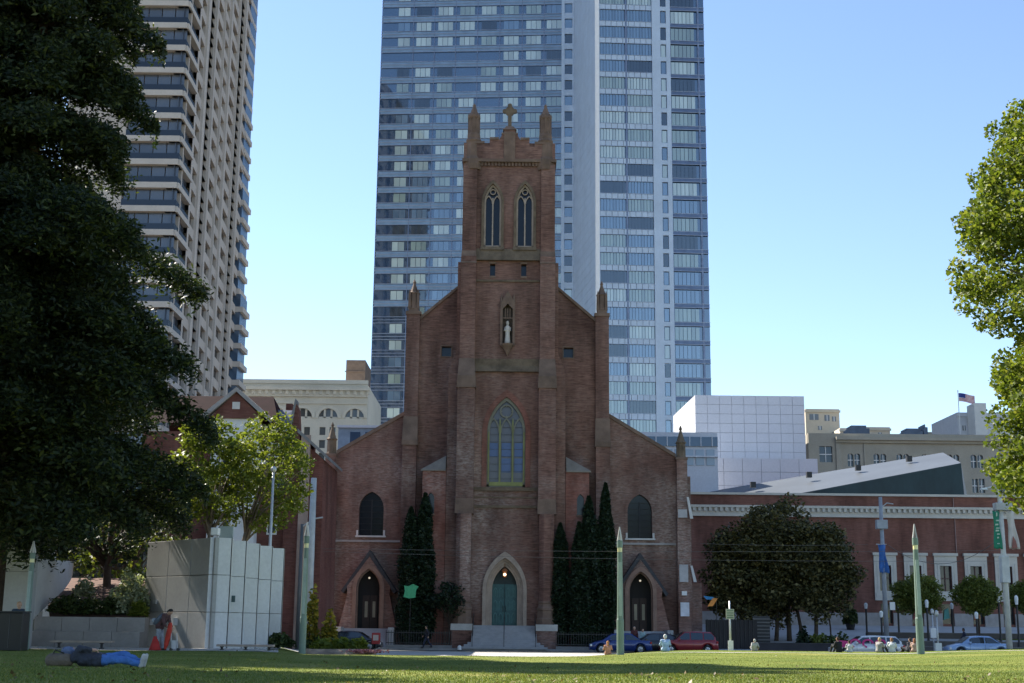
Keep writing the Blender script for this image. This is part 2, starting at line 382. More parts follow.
# --- corner buttresses in stages
def stage(mb,cx,cy,hw,hd,z0,z1,slope=.0,capd=None):
    mb.box(cx-hw,cx+hw,cy-hd,cy+hd,z0,z1)
for k in(-1,1):
    bx=CX+k*(TW-.62)
    mb=MB()
    mb.box(bx-.64,bx+.64,CD-.62,CD-.005,ZC(369),ZC(258))          # mid stage front buttress
    mb.box(bx-.60,bx+.60,CD-.30,CD-.004,ZC(258)+.4,ZC(166))
    mb.box(bx-.72,bx+.72,CD-1.15,CD-.006,ZC(503),ZC(378))
    mb.lathe(bx,CD-1.0,[(.66,ZC(602)),(.66,ZC(515))],8,.5)
    mb.box(bx-.62,bx+.62,CD-.9,CD-.007,ZC(602),ZC(515))
    mb.box(bx-.84,bx+.84,CD-1.9,CD-.0,.15,1.55)
    # side-facing buttress
    o0=CX+k*TW; o1=CX+k*(TW+.95); o2=CX+k*(TW+.32)
    a_,b_=sorted((o0+k*.003,o1)); mb.box(a_,b_,CD+.15,CD+1.4,.15,ZC(370))
    a_,b_=sorted((o0+k*.003,o2)); mb.box(a_,b_,CD+.15,CD+1.4,ZC(357),ZC(262))
    mb.add([(o0,CD+.146,ZC(370)),(o1,CD+.146,ZC(370)),(o2,CD+.146,ZC(353)),(o0,CD+.146,ZC(353)),(o0,CD+1.4,ZC(370)),(o1,CD+1.4,ZC(370)),(o2,CD+1.4,ZC(353)),(o0,CD+1.4,ZC(353))],[(0,1,2,3),(1,5,6,2),(4,5,6,7)])
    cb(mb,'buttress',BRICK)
    mb=MB()
    mb.frustum(bx-.74,bx+.74,CD-1.17,CD,ZC(378),bx-.66,bx+.66,CD-.64,CD,ZC(360))   # weathering
    mb.frustum(bx-.80,bx+.80,CD-1.25,CD,ZC(390),bx-.76,bx+.76,CD-1.2,CD,ZC(378)-.001)
    mb.frustum(bx-.78,bx+.78,CD-1.3,CD,ZC(515),bx-.74,bx+.74,CD-1.2,CD,ZC(500))
    mb.frustum(bx-.68,bx+.68,CD-.66,CD,ZC(265),bx-.62,bx+.62,CD-.34,CD,ZC(252))
    mb.lathe(bx,CD-1.0,[(.86,2.05),(.86,2.5),(.78,2.6),(.78,3.15),(.84,3.2),(.84,3.35),(.72,3.5),(.68,3.7),(.74,3.8),(.68,3.9)],8,.5)
    cb(mb,'buttress_capping',STONE)
    mb=MB(); mb.box(bx-.9,bx+.9,CD-1.97,CD-.01,1.55,2.06); cb(mb,'pier_block',mat('pier block stone',(.47,.45,.42),.85,.15))
# --- string courses on tower
mb=MB()
mb.box(CX-TW+1.28,CX+TW-1.28,CD-.12,CD-.002,ZC(366),ZC(359)); mb.frustum(CX-TW+1.27,CX+TW-1.27,CD-.3,CD-.002,ZC(372),CX-TW+1.27,CX+TW-1.27,CD-.13,CD-.002,ZC(366)-.002)
mb.frustum(CX-TW+1.22,CX+TW-1.22,CD-.35,CD-.002,ZC(261),CX-TW+1.22,CX+TW-1.22,CD-.05,CD-.002,ZC(249))
mb.box(CX-TW+1.24,CX+TW-1.24,CD-.12,CD-.003,ZC(282),ZC(280))
mb.box(CX-TW+1.32,CX+TW-1.32,CD-.18,CD-.002,ZC(491),ZC(487.5)); mb.box(CX-TW+1.36,CX+TW-1.36,CD-.06,CD-.0025,ZC(498),ZC(496.8))
mb.box(CX-TW+1.33,CX+TW-1.33,CD-.14,CD-.002,ZC(508),ZC(505.4))
cb(mb,'string_course',STONE_G)
# --- cornice, corbels, battlement
mb=MB(); mb.box(CX-TW-.1,CX+TW+.1,CD-.38,CD+8.1,ZC(163),ZC(160)); 
for i in range(19):
    x=CX-TW+1.35+(2*TW-2.7)*i/18; mb.box(x-.09,x+.09,CD-.2,CD-.003,ZC(166.5),ZC(163)-.003)
cb(mb,'cornice',STONE)
mb=MB(); zp=ZC(141); zl=ZC(145)
pts=[(CX-TW+.9,ZC(160)),(CX-TW+.9,zl),(CX-2.2,zl),(CX-2.2,ZC(147.5)),(CX-1.75,ZC(147.5)),(CX-1.75,zp),(CX-.95,zp),(CX-.62,ZC(135)),(CX-.45,ZC(131)),(CX+.45,ZC(131)),(CX+.62,ZC(135)),(CX+.95,zp),(CX+1.75,zp),(CX+1.75,ZC(147.5)),(CX+2.2,ZC(147.5)),(CX+2.2,zl),(CX+TW-.9,zl),(CX+TW-.9,ZC(160))]
mb.prism(pts,CD-.28,CD+.22); mb.box(CX-TW+.3,CX-TW+.7,CD+.6,CD+7,zt_top,zl); mb.box(CX+TW-.7,CX+TW-.3,CD+.6,CD+7,zt_top,zl)
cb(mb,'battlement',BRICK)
mb=MB(); mb.box(CX-.5,CX+.5,CD-.36,CD-.285,ZC(160),ZC(133)); 
for a_,b_,z in((-TW+.9,-2.2,zl),(2.2,TW-.9,zl),(-1.75,-.95,zp),(.95,1.75,zp)): mb.box(CX+a_,CX+b_,CD-.36,CD+.3,z+.002,z+.22)
mb.frustum(CX-.6,CX+.6,CD-.4,CD+.34,ZC(131)+.002,CX-.3,CX+.3,CD-.2,CD+.2,ZC(127)); mb.box(CX-.72,CX+.72,CD-.37,CD+.31,ZC(135.5),ZC(134))
cb(mb,'coping',STONE)
mb=MB(); zc=ZC(111.5); y=CD-.02
mb.box(CX-.16,CX+.16,y-.14,y+.14,ZC(127)+.001,ZC(106)); mb.box(CX-.5,CX+.5,y-.135,y+.135,zc-.17,zc+.17)
for dx,dz in((-.45,0),(.45,0),(0,ZC(106)-zc),): mb.prism([(CX+dx+.2*math.cos(q*math.pi/4),zc+dz+.2*math.sin(q*math.pi/4)) for q in range(8)],y-.13+abs(dx)*.01,y+.13)
mb.band([(CX+.42*math.cos(q*math.pi/8),zc+.42*math.sin(q*math.pi/8)) for q in range(16)],[(CX+.27*math.cos(q*math.pi/8),zc+.27*math.sin(q*math.pi/8)) for q in range(16)],y-.12,y+.12,True)
cb(mb,'cross',STONE_G)
# --- corner pinnacles of tower
def pinnacle(cx,cy,z0,z1,z2,r,name='pinnacle',mt=STONE):
    mb=MB(); mb.lathe(cx,cy,[(r*1.12,z0),(r*1.12,z0+.3),(r,z0+.5),(r*.86,z1-.5),(r*1.1,z1-.35),(r*1.1,z1-.15),(r*.8,z1)],8,.5)
    for k in range(8):
        q=math.pi*k/4; mb.box(cx+r*.86*math.cos(q)-.07,cx+r*.86*math.cos(q)+.07,cy+r*.86*math.sin(q)-.07,cy+r*.86*math.sin(q)+.07,z0+.5,z1)
    mb.lathe(cx,cy,[(r*.72,z1+.001),(r*.5,z1+(z2-z1)*.35),(r*.22,z1+(z2-z1)*.72),(r*.3,z1+(z2-z1)*.8),(r*.06,z2)],8,.5)
    return cb(mb,name,mt)
for kx in(-1,1):
    for ky in(0,1):
        cx=CX+kx*(TW-.86); cy=CD+.25+ky*7.2
        mb=MB(); mb.lathe(cx,cy,[(.72,ZC(170)),(.80,ZC(165)),(.80,ZC(160)),(.66,ZC(157)),(.62,ZC(143)),(.72,ZC(141)),(.6,ZC(138.5))],8,.5); cb(mb,'pinnacle_base',STONE)
        pinnacle(cx,cy,ZC(138.5)+.002,ZC(114),ZC(103),.54)
# --- belfry windows
def tracery_window(cx,w,z0,zs,zt,y,mull,gl,st,lights,par,surround=None,sur_w=.25):
    wn=MB(); 
    o_=arch(cx,w-.002,z0,zs,zt-.002,8); wn.poly([(x,y+.35,z) for x,z in o_]); win=wn.build('window',gl,par)
    t_=MB()
    t_.band(arch(cx,w-.003,z0+.003,zs,zt-.003,8),arch(cx,w-mull*1.3,z0+.003,zs,zt-mull*1.9,8),y+.1,y+.3)
    t_.box(cx-w+.01,cx+w-.01,y+.1,y+.3,z0+.004,z0+mull*1.3)
    for i in range(1,lights):
        x=cx-w+2*w*i/lights; zz=zs+(zt-zs)*(.28 if lights==2 else .40); t_.box(x-mull/2,x+mull/2,y+.12,y+.28,z0+mull,zz)
    lw=w/lights
    for i in range(lights):
        x=cx-w+lw*(2*i+1); a1=arch(x,lw-.01,zs-.02,zs,zs+(zt-zs)*.42,5); a2=arch(x,lw-mull*.8,zs-.02,zs,zs+(zt-zs)*.42-mull,5); t_.band(a1,a2,y+.13,y+.27)
    rr_=w*.36; qz=zs+(zt-zs)*.60
    t_.band([(cx+rr_*math.cos(q*math.pi/6),qz+rr_*math.sin(q*math.pi/6)) for q in range(12)],[(cx+(rr_-mull*.7)*math.cos(q*math.pi/6),qz+(rr_-mull*.7)*math.sin(q*math.pi/6)) for q in range(12)],y+.14,y+.26,True)
    for q in range(4):
        a=q*math.pi/2; t_.box(cx+rr_*.72*math.cos(a)-mull*.25,cx+rr_*.72*math.cos(a)+mull*.25,y+.15,y+.25,qz+rr_*.72*math.sin(a)-mull*.25,qz+rr_*.72*math.sin(a)+mull*.25)
    t_.build('tracery',st,win)
    if surround:
        s_=MB(); s_.band(arch(cx,w+sur_w,z0,zs,zt+sur_w*1.5,8),arch(cx,w+.004,z0,zs,zt+.006,8),y-.14,y-.002); s_.build('surround',surround,win)
        s_=MB(); s_.frustum(cx-w-sur_w-.05,cx+w+sur_w+.05,y-.22,y+.3,z0-.3,cx-w-sur_w-.05,cx+w+sur_w+.05,y-.16,y+.3,z0-.003); s_.build('sill',surround,win)
    return win
for k in(-1,1):
    win=tracery_window(CX+k*bc,bw,zb0,ZC(203),zb1,CD,.115,DARKG,STONE_L,2,church,STONE_G,.22)
    q=CX+k*15.6*m2(270,CD); mb=MB(); e=2.6*m2(270,CD); mb.poly([(q-e,CD+.4,ZC(276)),(q+e,CD+.4,ZC(276)),(q+e,CD+.4,ZC(264)),(q-e,CD+.4,ZC(264))]); v_=cb(mb,'vent',DARKG)
    mb=MB(); mb.box(q-e-.05,q+e+.05,CD-.06,CD+.1,ZC(278),ZC(276)-.003); mb.box(q-e-.08,q+e+.08,CD-.06,CD-.002,ZC(264)+.002,ZC(262)); mb.build('vent_frame',STONE,v_)
# --- great window: yellow green mullions with coloured panels
GM=mat('yellow green window frame',(.22,.23,.085),.7,.2)
win=tracery_window(CX,ww,zw0,zws,zw1,CD,.17,glass('great window glass',(.10,.095,.11),.12,.2),mat('window tracery stone',(.20,.19,.15),.8,.2),3,church)
mb=MB(); mb.box(CX-ww+.2,CX+ww-.2,CD+.05,CD+.095,zw0+.1,zw0+.42)
for i in(1,2):
    x=CX-ww+2*ww*i/3; mb.box(x-.055,x+.055,CD+.06,CD+.115,zw0+.42,zws+1.0)
for k in(-1,1): mb.box(CX+k*(ww-.13)-.05,CX+k*(ww-.13)+.05,CD+.06,CD+.095,zw0+.42,zws)
mb.build('mullion',GM,win)
mb=MB(); pb=glass('blue window panel',(.05,.085,.20),.12,.2); 
for i,rows in enumerate(((1,),(0,1),(0,1))):
    x0=CX-ww+2*ww*i/3+.16; x1=CX-ww+2*ww*(i+1)/3-.16
    for r_ in rows: za=ZC(472-15.5*r_); mb.box(x0,x1,CD+.30,CD+.34,za,za+1.18)
mb.build('glass_panel',pb,win)
mb=MB()
for k in range(9): z=zw0+.7+k*.62; mb.box(CX-ww+.1,CX+ww-.1,CD+.29,CD+.298,z,z+.03)
mb.build('glazing_bar',mat('dark lead',(.05,.05,.05)),win)
mb=MB(); mb.band(arch(CX,ww+.42,zw0,zws,zw1+.62,10),arch(CX,ww+.003,zw0,zws,zw1+.004,10),CD-.07,CD-.002); mb.build('surround',brick('arch brick',(.19,.08,.06),(.30,.13,.10),(.4,.3,.25),.3),win)
# --- niche and statue
ni=MB(); ni.poly([(CX-nw,CD+.5,ZC(345)),(CX+nw,CD+.5,ZC(345)),(CX+nw,CD+.5,ZC(302)),(CX,CD+.5,ZC(296)),(CX-nw,CD+.5,ZC(302))]); niche=cb(ni,'niche',mat('niche back',(.12,.09,.07)))
mb=MB()
for k in(-1,1):
    mb.box(CX+k*nw-.1,CX+k*nw+.1,CD-.26,CD-.002,ZC(346),ZC(303)); mb.lathe(CX+k*nw,CD-.13,[(.13,ZC(303)),(.10,ZC(298)),(.01,ZC(294))],6)
mb.prism([(CX-nw-.1,ZC(312)),(CX-nw+.1,ZC(309.5)),(CX,ZC(304)),(CX+nw-.1,ZC(309.5)),(CX+nw+.1,ZC(312)),(CX+nw+.05,ZC(303)),(CX,ZC(291)),(CX-nw-.05,ZC(303))],CD-.28,CD-.003)
mb.lathe(CX,CD-.15,[(.02,ZC(356)),(.3,ZC(350)),(.55,ZC(346)),(.6,ZC(344.5))],8)
for k in(-.2,0,.2): mb.box(CX+k-.03,CX+k+.03,CD-.2,CD-.1,ZC(318),ZC(309))
mb.box(CX-nw+.1,CX+nw-.1,CD-.2,CD-.1,ZC(319),ZC(318))
mb.build('canopy',STONE,niche)
mb=MB(); zs0=ZC(344.5); mb.lathe(CX,CD+.05,[(.27,zs0),(.25,zs0+.3),(.2,zs0+.9),(.25,zs0+1.35),(.23,zs0+1.55),(.09,zs0+1.68),(.08,zs0+1.72),(.135,zs0+1.8),(.14,zs0+1.92),(.10,zs0+2.05),(.02,zs0+2.1)],12)
for k in(-1,1): mb.tube([(CX+k*.22,CD+.05,zs0+1.5),(CX+k*.26,CD-.02,zs0+1.2),(CX+k*.08,CD-.2,zs0+1.22)],[.08,.075,.05])
mb.build('statue',mat('statue stone',(.55,.50,.45),.8),niche,smooth=True)
# --- main portal
mb=MB(); mb.band(arch(CX,dw+.30,zd0,zds,zd1+.52,10),arch(CX,dw+.003,zd0,zds,zd1+.005,10),CD-.35,CD-.002)
for i in(1,2,3):
    s_=.16*i; mb.band(arch(CX,dw-s_+.155,zd0,zds,zd1-s_*1.35+.21,10),arch(CX,dw-s_,zd0,zds,zd1-s_*1.35,10),CD+.12*i-.16,CD+.12*i+.3)
portal=cb(mb,'portal',STONE_L)
di=dw-.48-.0; mb=MB(); mb.poly([(x,CD+.72,z) for x,z in arch(CX,di,zd0,zds,zd1-.66,10)]); tym=mb.build('tympanum',mat('dark tympanum',(.035,.05,.05)),portal)
COPPER=mat('verdigris bronze door',(.035,.10,.105),.5,.25,2,metal=.2)
zdt=ZC(584)
for k in(-1,1):
    mb=MB(); a_,b_=sorted((CX+k*.02,CX+k*di)); mb.box(a_,b_,CD+.62,CD+.70,zd0+.02,zdt); d=cb(mb,'door',COPPER)
    mb=MB()
    for r_ in range(3):
        for c_ in range(2):
            x0=a_+.12+c_*(b_-a_-.12)/2; x1=x0+(b_-a_-.36)/2; z0=zd0+.2+r_*(zdt-zd0-.3)/3; z1=z0+(zdt-zd0-.3)/3-.16
            mb.band(arch((x0+x1)/2,(x1-x0)/2,z0,z1-.3,z1,4),arch((x0+x1)/2,(x1-x0)/2-.06,z0+.06,z1-.3,z1-.08,4),CD+.585,CD+.618)
            if r_<2: continue
            mb.prism(arch((x0+x1)/2,(x1-x0)/2-.13,z0+.12,z1-.36,z1-.14,4),CD+.60,CD+.619)
    mb.build('door_moulding',mat('verdigris light',(.05,.14,.135),.55,.2),d)
    mb=MB(); mb.tube([(CX+k*.12,CD+.55,zd0+1.1),(CX+k*.12,CD+.55,zd0+1.6)],.025); mb.build('handle',BLACK,d)
mb=MB(); zl_=ZC(574); mb.tube([(CX,CD+.1,ZC(562)),(CX,CD+.1,zl_+.45)],.02); mb.lathe(CX,CD+.1,[(.05,zl_-.32),(.17,zl_-.25),(.2,zl_+.2),(.3,zl_+.24),(.12,zl_+.45)],8); lan=cb(mb,'lantern',mat('copper lantern',(.30,.12,.05),.5))
mb=MB(); mb.ball((CX,CD-.16,zl_-.05),.12,8); mb.build('lamp_bulb',emit('warm bulb',(1,.72,.42),1.3),lan)
# --- steps
mb=MB(); nst=11; hw0=4.9*.98/2+.15
for i in range(nst):
    z1=1.95-(1.8/nst)*i; y0=CD-.38-.34*i; ex=.0 if i<7 else (i-7)*.28
    mb.box(CX-2.6-ex-.0,CX+2.6+ex,y0-.34,y0-.0 if i else CD+.6,.15,z1)
steps=cb(mb,'steps',mat('step stone',(.33,.33,.34),.8,.12,2))
for x,name in((CX,'handrail'),(CX-2.5,'handrail'),(CX+2.5,'handrail')):
    mb=MB(); ya,yb=CD-.9,CD-3.9; mb.tube([(x,ya,1.95),(x,ya,2.85),(x,yb,1.1),(x,yb,.15)],.03); mb.tube([(x,(ya+yb)/2,1.1),(x,(ya+yb)/2,1.95)],.025); cb(mb,name,BLACK)
# --- stair turrets beside tower
for k in(-1,1):
    D=CD+.2; x0=CX+k*(TW+.98); x1=CX+k*(TW+2.95); a_,b_=sorted((x0,x1)); xm=x0+k*1.25; z1=ZC(470); ze=ZC(455)
    hl=[arch(xm,.30,ZC(514),ZC(499),ZC(493),4),arch(xm,.28,ZC(582),ZC(574),ZC(569),4)]
    mb=MB(); mb.holed([(a_,.15),(a_,z1),(b_,z1),(b_,.15)],hl,D,D+.35); mb.box(a_,b_,D+.45,D+2.2,.15,z1); mb.box(min(x1,x1-k*.3),max(x1,x1-k*.3),D+.01,D+.44,.15,z1-.002)
    # broken slope stair buttress lower down
    xs_=CX+k*(TW+.98); c_=cb(mb,'stair_turret',brick('pale turret brick' if k<0 else 'turret brick',(.19,.075,.056),(.31,.13,.10),(.50,.40,.35),.9 if k<0 else .5))
    for h_ in hl:
        m3=MB(); m3.poly([(x,D+.3,z) for x,z in h_]); wn=m3.build('slit_window',DARKG,c_)
        xs2=[p[0] for p in h_]; m3=MB(); m3.box(min(xs2)-.08,max(xs2)+.08,D-.08,D+.1,min(p[1] for p in h_)-.15,min(p[1] for p in h_)-.002); m3.build('sill',STONE,wn)
    m3=MB(); xt=x0+k*.05; bk=D+2.25
    m3.add([(x1+k*.15,D-.15,z1),(xt,D-.15,z1),(xt,D+.6,ze),(x1+k*.15,bk,z1),(xt,bk,ze),(x1+k*.15,D-.15,z1-.12),(xt,D-.15,z1-.12)],[(0,1,2),(0,2,4,3),(0,1,6,5)])
    m3.build('turret_roof',mat('turret roof lead',(.22,.19,.16),.6,.2) ,c_)
# --- nave front with gable shoulders
ND=114.0
def ZN(v): return Z(505,v,ND)
for k in(-1,1):
    xi=CX+k*TW; xo=CX+k*(87.5*m2(320,ND)); xb=CX+k*(101*m2(330,ND))
    mb=MB(); pts=[(xi,.15),(xi,ZN(286)),(xo,ZN(321)),(xo,.15)]
    vx=CX+k*61*m2(352,ND); e=.42
    vh=[(vx-e,ZN(357)),(vx-e,ZN(347)),(vx+e,ZN(347)),(vx+e,ZN(357))]
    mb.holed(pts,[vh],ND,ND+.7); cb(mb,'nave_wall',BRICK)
    mb=MB(); mb.poly([(x,ND+.35,z) for x,z in vh]); vv=cb(mb,'vent',DARKG); mb=MB(); mb.band([(vx-e-.1,ZN(357)-.1),(vx-e-.1,ZN(347)+.1),(vx+e+.1,ZN(347)+.1),(vx+e+.1,ZN(357)-.1)],[(vx-e,ZN(357)),(vx-e,ZN(347)),(vx+e,ZN(347)),(vx+e,ZN(357))],ND-.06,ND-.003,True); mb.build('vent_frame',STONE,vv)
    mb=MB(); mb.prism([(xi,ZN(286)+.002),(xi,ZN(283)),(xo,ZN(317.5)),(xo,ZN(321)+.002)],ND-.15,ND+.85); cb(mb,'coping',STONE)
    # big buttress
    xc=(xo+xb)/2; hw=abs(xb-xo)/2; mb=MB()
    mb.box(xc-hw,xc+hw,ND-.35,ND+1.2,ZN(418),ZN(313)); mb.box(xc-hw-.02,xc+hw+.02,ND-.75,ND+1.2,.15,ZN(442)); mb.box(xc-hw-.3,xc+hw+.3,ND-.95,ND+1.1,.15,1.5)
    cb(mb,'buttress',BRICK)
    mb=MB(); mb.frustum(xc-hw-.08,xc+hw+.08,ND-.8,ND+1.22,ZN(442),xc-hw-.03,xc+hw+.03,ND-.38,ND+1.22,ZN(418)); mb.box(xc-hw-.1,xc+hw+.1,ND-.84,ND+1.21,ZN(447),ZN(442)-.002); mb.box(xc-hw-.08,xc+hw+.08,ND-.43,ND+1.22,ZN(316),ZN(313)+.002)
    cb(mb,'buttress_capping',STONE)
    mb=MB(); zz=ZN(313)
    mb.box(xc-.42,xc+.42,ND-.25,ND+.6,zz+.003,zz+.3); mb.lathe(xc,ND+.17,[(.5,zz+.3),(.44,zz+.4),(.42,zz+1.6),(.52,zz+1.7),(.36,zz+1.85),(.2,zz+2.3),(.1,zz+2.6),(.16,zz+2.7),(.02,zz+3.0)],8,.5)
    for kk in(-1,1): mb.prism([(xc+kk*.36-.13,zz+.3),(xc+kk*.36+.13,zz+.3),(xc+kk*.36+.1,zz+1.6),(xc+kk*.36,zz+2.05),(xc+kk*.36-.1,zz+1.6)],ND-.28,ND-.1)
    cb(mb,'pinnacle',STONE)
    # aisle front
    AD=114.6; xa=CX+k*(170*m2(470,AD)); xe=CX+k*(180.5*m2(470,AD)); za=Z(505,416,AD); zb=Z(505,456,AD)
    wx=CX+k*134.2*m2(515,AD) ; wz0=Z(505,537,AD); wz1=Z(505,493,AD); wzs=Z(505,510,AD); wh=12.2*m2(515,AD)
    px=CX+k*(134.3*m2(600,AD)); 
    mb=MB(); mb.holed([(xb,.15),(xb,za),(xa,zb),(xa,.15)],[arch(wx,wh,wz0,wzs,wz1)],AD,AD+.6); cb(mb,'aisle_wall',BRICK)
    mb=MB(); mb.prism([(xb,za+.002),(xb,za+.33),(xa,zb+.33),(xa,zb+.002)],AD-.12,AD+.8); cb(mb,'coping',STONE)
    mb=MB(); mb.poly([(x,AD+.4,z) for x,z in arch(wx,wh-.002,wz0,wzs,wz1-.002)]); wn=cb(mb,'window',DARKG)
    mb=MB(); mb.box(wx-.05,wx+.05,AD+.3,AD+.38,wz0,wzs+.8); 
    for q in range(6): mb.box(wx-wh+.03,wx+wh-.03,AD+.32,AD+.36,wz0+.5+q*.5,wz0+.53+q*.5)
    mb.build('mullion',mat('window iron',(.03,.03,.035)),wn)
    mb=MB(); mb.band(arch(wx,wh+.22,wz0,wzs,wz1+.3),arch(wx,wh+.003,wz0,wzs,wz1+.004),AD-.05,AD-.002); mb.build('surround',BRICK,wn)
    mb=MB(); mb.box(wx-wh-.25,wx+wh+.25,AD-.2,AD+.38,wz0-.14,wz0-.003); 
    for q in(-1,1): mb.box(wx+q*(wh+.1)-.08,wx+q*(wh+.1)+.08,AD-.18,AD-.053,wz0,wz0+.45)
    mb.build('sill',WSTONE,wn)
    mb=MB(); a_,b_=sorted((xb,xa)); mb.box(a_+.01,b_-.01,AD-.16,AD-.003,wz0-.55,wz0-.38); cb(mb,'string_course',mat('light band stone',(.36,.33,.32)))
    xc=(xa+xe)/2; hw=abs(xe-xa)/2
    mb=MB(); mb.box(xc-hw,xc+hw,AD-.5,AD+1,.15,zb-.2); mb.box(xc-hw-.1,xc+hw+.1,AD-.9,AD+.9,.15,Z(505,520,AD)); 
    a_,b_=sorted((xe,xe+k*.3)); mb.box(a_,b_,AD-.1,AD+1,.15,zb-1.6); cb(mb,'buttress',BRICK)
    mb=MB(); mb.frustum(xc-hw-.12,xc+hw+.12,AD-.93,AD+.9,Z(505,520,AD)+.002,xc-hw-.01,xc+hw+.01,AD-.52,AD+.9,Z(505,512,AD)); mb.box(xc-hw-.06,xc+hw+.06,AD-.56,AD+1.05,zb-.2+.002,zb); cb(mb,'buttress_capping',STONE)
    mb=MB(); mb.lathe(xc,AD+.1,[(.46,zb+.002),(.42,zb+.2),(.40,zb+1.2),(.5,zb+1.3),(.36,zb+1.45),(.16,zb+2.1),(.09,zb+2.4),(.15,zb+2.5),(.02,zb+2.8)],8,.5); cb(mb,'pinnacle',STONE_G)
    # roofs and side walls going back
    D2=ND+52
    mb=MB(); za_=za-.6
    mb.box(min(xe,xe-k*.6),max(xe,xe-k*.6),AD+1.01,D2,.15,zb-.3); mb.box(min(xb,xb-k*.6),max(xb,xb-k*.6),ND+1.21,D2,.15,ZN(321)-.4); cb(mb,'side_wall',BRICK)
    mb=MB(); mb.quad((xb,AD+.81,za-.3),(xe,AD+.81,zb-.3),(xe,D2,zb-.3),(xb,D2,za-.3)); mb.quad((CX,ND+.86,ZN(248)-.3),(xb,ND+.86,ZN(325)),(xb,D2,ZN(325)),(CX,D2,ZN(248)-.3)); cb(mb,'roof',SLATE)
    # side porch
    PD=112.9; pz=1.6; pc=px
    ap=Z(505,558,PD); eh=Z(505,588,PD); ow=12.0*m2(600,PD); oz=Z(505,570,PD); oss=Z(505,590,PD); hw=1.75
    mb=MB(); fl=.75
    mb.holed([(pc-hw-fl,pz-1.4),(pc-hw-fl+.15,pz+.2),(pc-hw+.02,eh-.6),(pc-hw-.05,eh),(pc,ap),(pc+hw+.05,eh),(pc+hw-.02,eh-.6),(pc+hw+fl-.15,pz+.2),(pc+hw+fl,pz-1.4)],[arch(pc,ow,pz,oss,oz)],PD,PD+.5)
    mb.box(pc-hw,pc-ow-.1,PD+.51,AD,.15,eh-.7); mb.box(pc+ow+.1,pc+hw,PD+.51,AD,.15,eh-.7)
    porch=cb(mb,'porch',BRICK)
    mb=MB(); e=.22
    for kk in(-1,1): mb.prism([(pc+kk*(hw+.35),eh-.55),(pc,ap+.05),(pc,ap+.55),(pc+kk*(hw+.55),eh-.35)],PD-.12 if False else PD+.02,AD-.01)
    mb.build('porch_roof',SLATE,porch)
    mb=MB(); mb.band(arch(pc,ow+.32,pz,oss,oz+.42),arch(pc,ow+.003,pz,oss,oz+.005),PD-.12,PD-.002); mb.band(arch(pc,ow-.01,pz,oss,oz-.02),arch(pc,ow-.10,pz,oss,oz-.14),PD+.2,PD+.5); mb.build('surround',mat('porch arch stone',(.27,.17,.13),.85,.2),porch)
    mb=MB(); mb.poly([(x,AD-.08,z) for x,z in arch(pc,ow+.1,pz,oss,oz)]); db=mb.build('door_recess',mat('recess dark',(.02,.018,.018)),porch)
    for q in(-1,1):
        mb=MB(); a_,b_=sorted((pc+q*.03,pc+q*.62)); mb.box(a_,b_,AD-.2,AD-.13,pz+.02,pz+2.7); dd=mb.build('door',mat('side door wood',(.05,.03,.025),.6),porch)
        mb=MB(); mb.box(a_+.2,b_-.15,AD-.21,AD-.201,pz+.9,pz+2.2); mb.build('door_pane',mat('door pane glass',(.32,.28,.2),.4),dd)
    mb=MB(); mb.ball((pc,PD+.4,oz-.75),.09,8); mb.build('porch_lamp',emit('porch bulb',(.8,.68,.5),.2),porch)
    mb=MB()
    for i in range(8): mb.box(pc-1.9,pc+1.9,PD-.05-.3*(i+1),PD-.05-.3*i-(0 if i else -.5),.15,pz-.18*i)
    cb(mb,'side_steps',mat('side step stone',(.36,.36,.38),.8,.1))
    mb=MB()
    for q in(-1,1): mb.box(pc+q*2.15-.24,pc+q*2.15+.24,PD-2.3,PD-.05,.15,pz+.1)
    cb(mb,'step_wall',mat('step wall stone',(.42,.41,.40)))
# plinth
mb=MB()
for a_,b_ in((CX-14.4,CX-13.2),(CX-8.8,CX-5.2),(CX+5.2,CX+8.8)): mb.box(a_,b_,113.2,113.9,.15,1.7)
cb(mb,'plinth',mat('plinth stone',(.30,.27,.25)))
mb=MB()
for z,h_,w_ in((ZC(586),1.75,.95),(ZC(548)-1.2,2.3,1.4),(ZC(602)+1.2,.35,.5)):
    pass
# plaques on the wall right of the church
# ------------------------------------------------------------------ shared facade helper
def mapf(ax,ay,bx,by):
    L=math.hypot(bx-ax,by-ay); dx,dy=(bx-ax)/L,(by-ay)/L; nx,ny=dy,-dx   # outward normal: to the right of a->b ... facing -y for left-to-right
    return (lambda s,d,z:(ax+dx*s-nx*d, ay+dy*s-ny*d, z)), L            # d = depth into the wall
def grid_wall(mb, xs, zs, hole, depth):
    for i in range(len(xs)-1):
        for j in range(len(zs)-1):
            a,b_,c,d=xs[i],xs[i+1],zs[j],zs[j+1]
            if hole(i,j):
                mb.add([(a,0,c),(b_,0,c),(b_,0,d),(a,0,d),(a,depth,c),(b_,depth,c),(b_,depth,d),(a,depth,d)],[(0,1,5,4),(1,2,6,5),(2,3,7,6),(3,0,4,7)])
            else: mb.add([(a,0,c),(b_,0,c),(b_,0,d),(a,0,d)],[(0,1,2,3)])
def emit_windows(lst, parent, limit=100):
    # lst: (apparent size, name, material, function adding geometry to an MB)
    lst=sorted(lst,key=lambda q:-q[0])
    for s_,nm,mt,fn in lst[:limit]:
        mb=MB(); fn(mb); mb.build(nm,mt,parent)
    rest={}
    if len(lst)>limit:
        me_mats=[]; mb=MB(); idx=[]
        for s_,nm,mt,fn in lst[limit:]:
            n0=len(mb.f); fn(mb)
            if mt not in me_mats: me_mats.append(mt)
            idx+= [me_mats.index(mt)]*(len(mb.f)-n0)
        o=mb.build('window',None,parent)
        for q in me_mats: o.data.materials.append(q)
        o.data.polygons.foreach_set('material_index',idx); o['kind']='stuff'
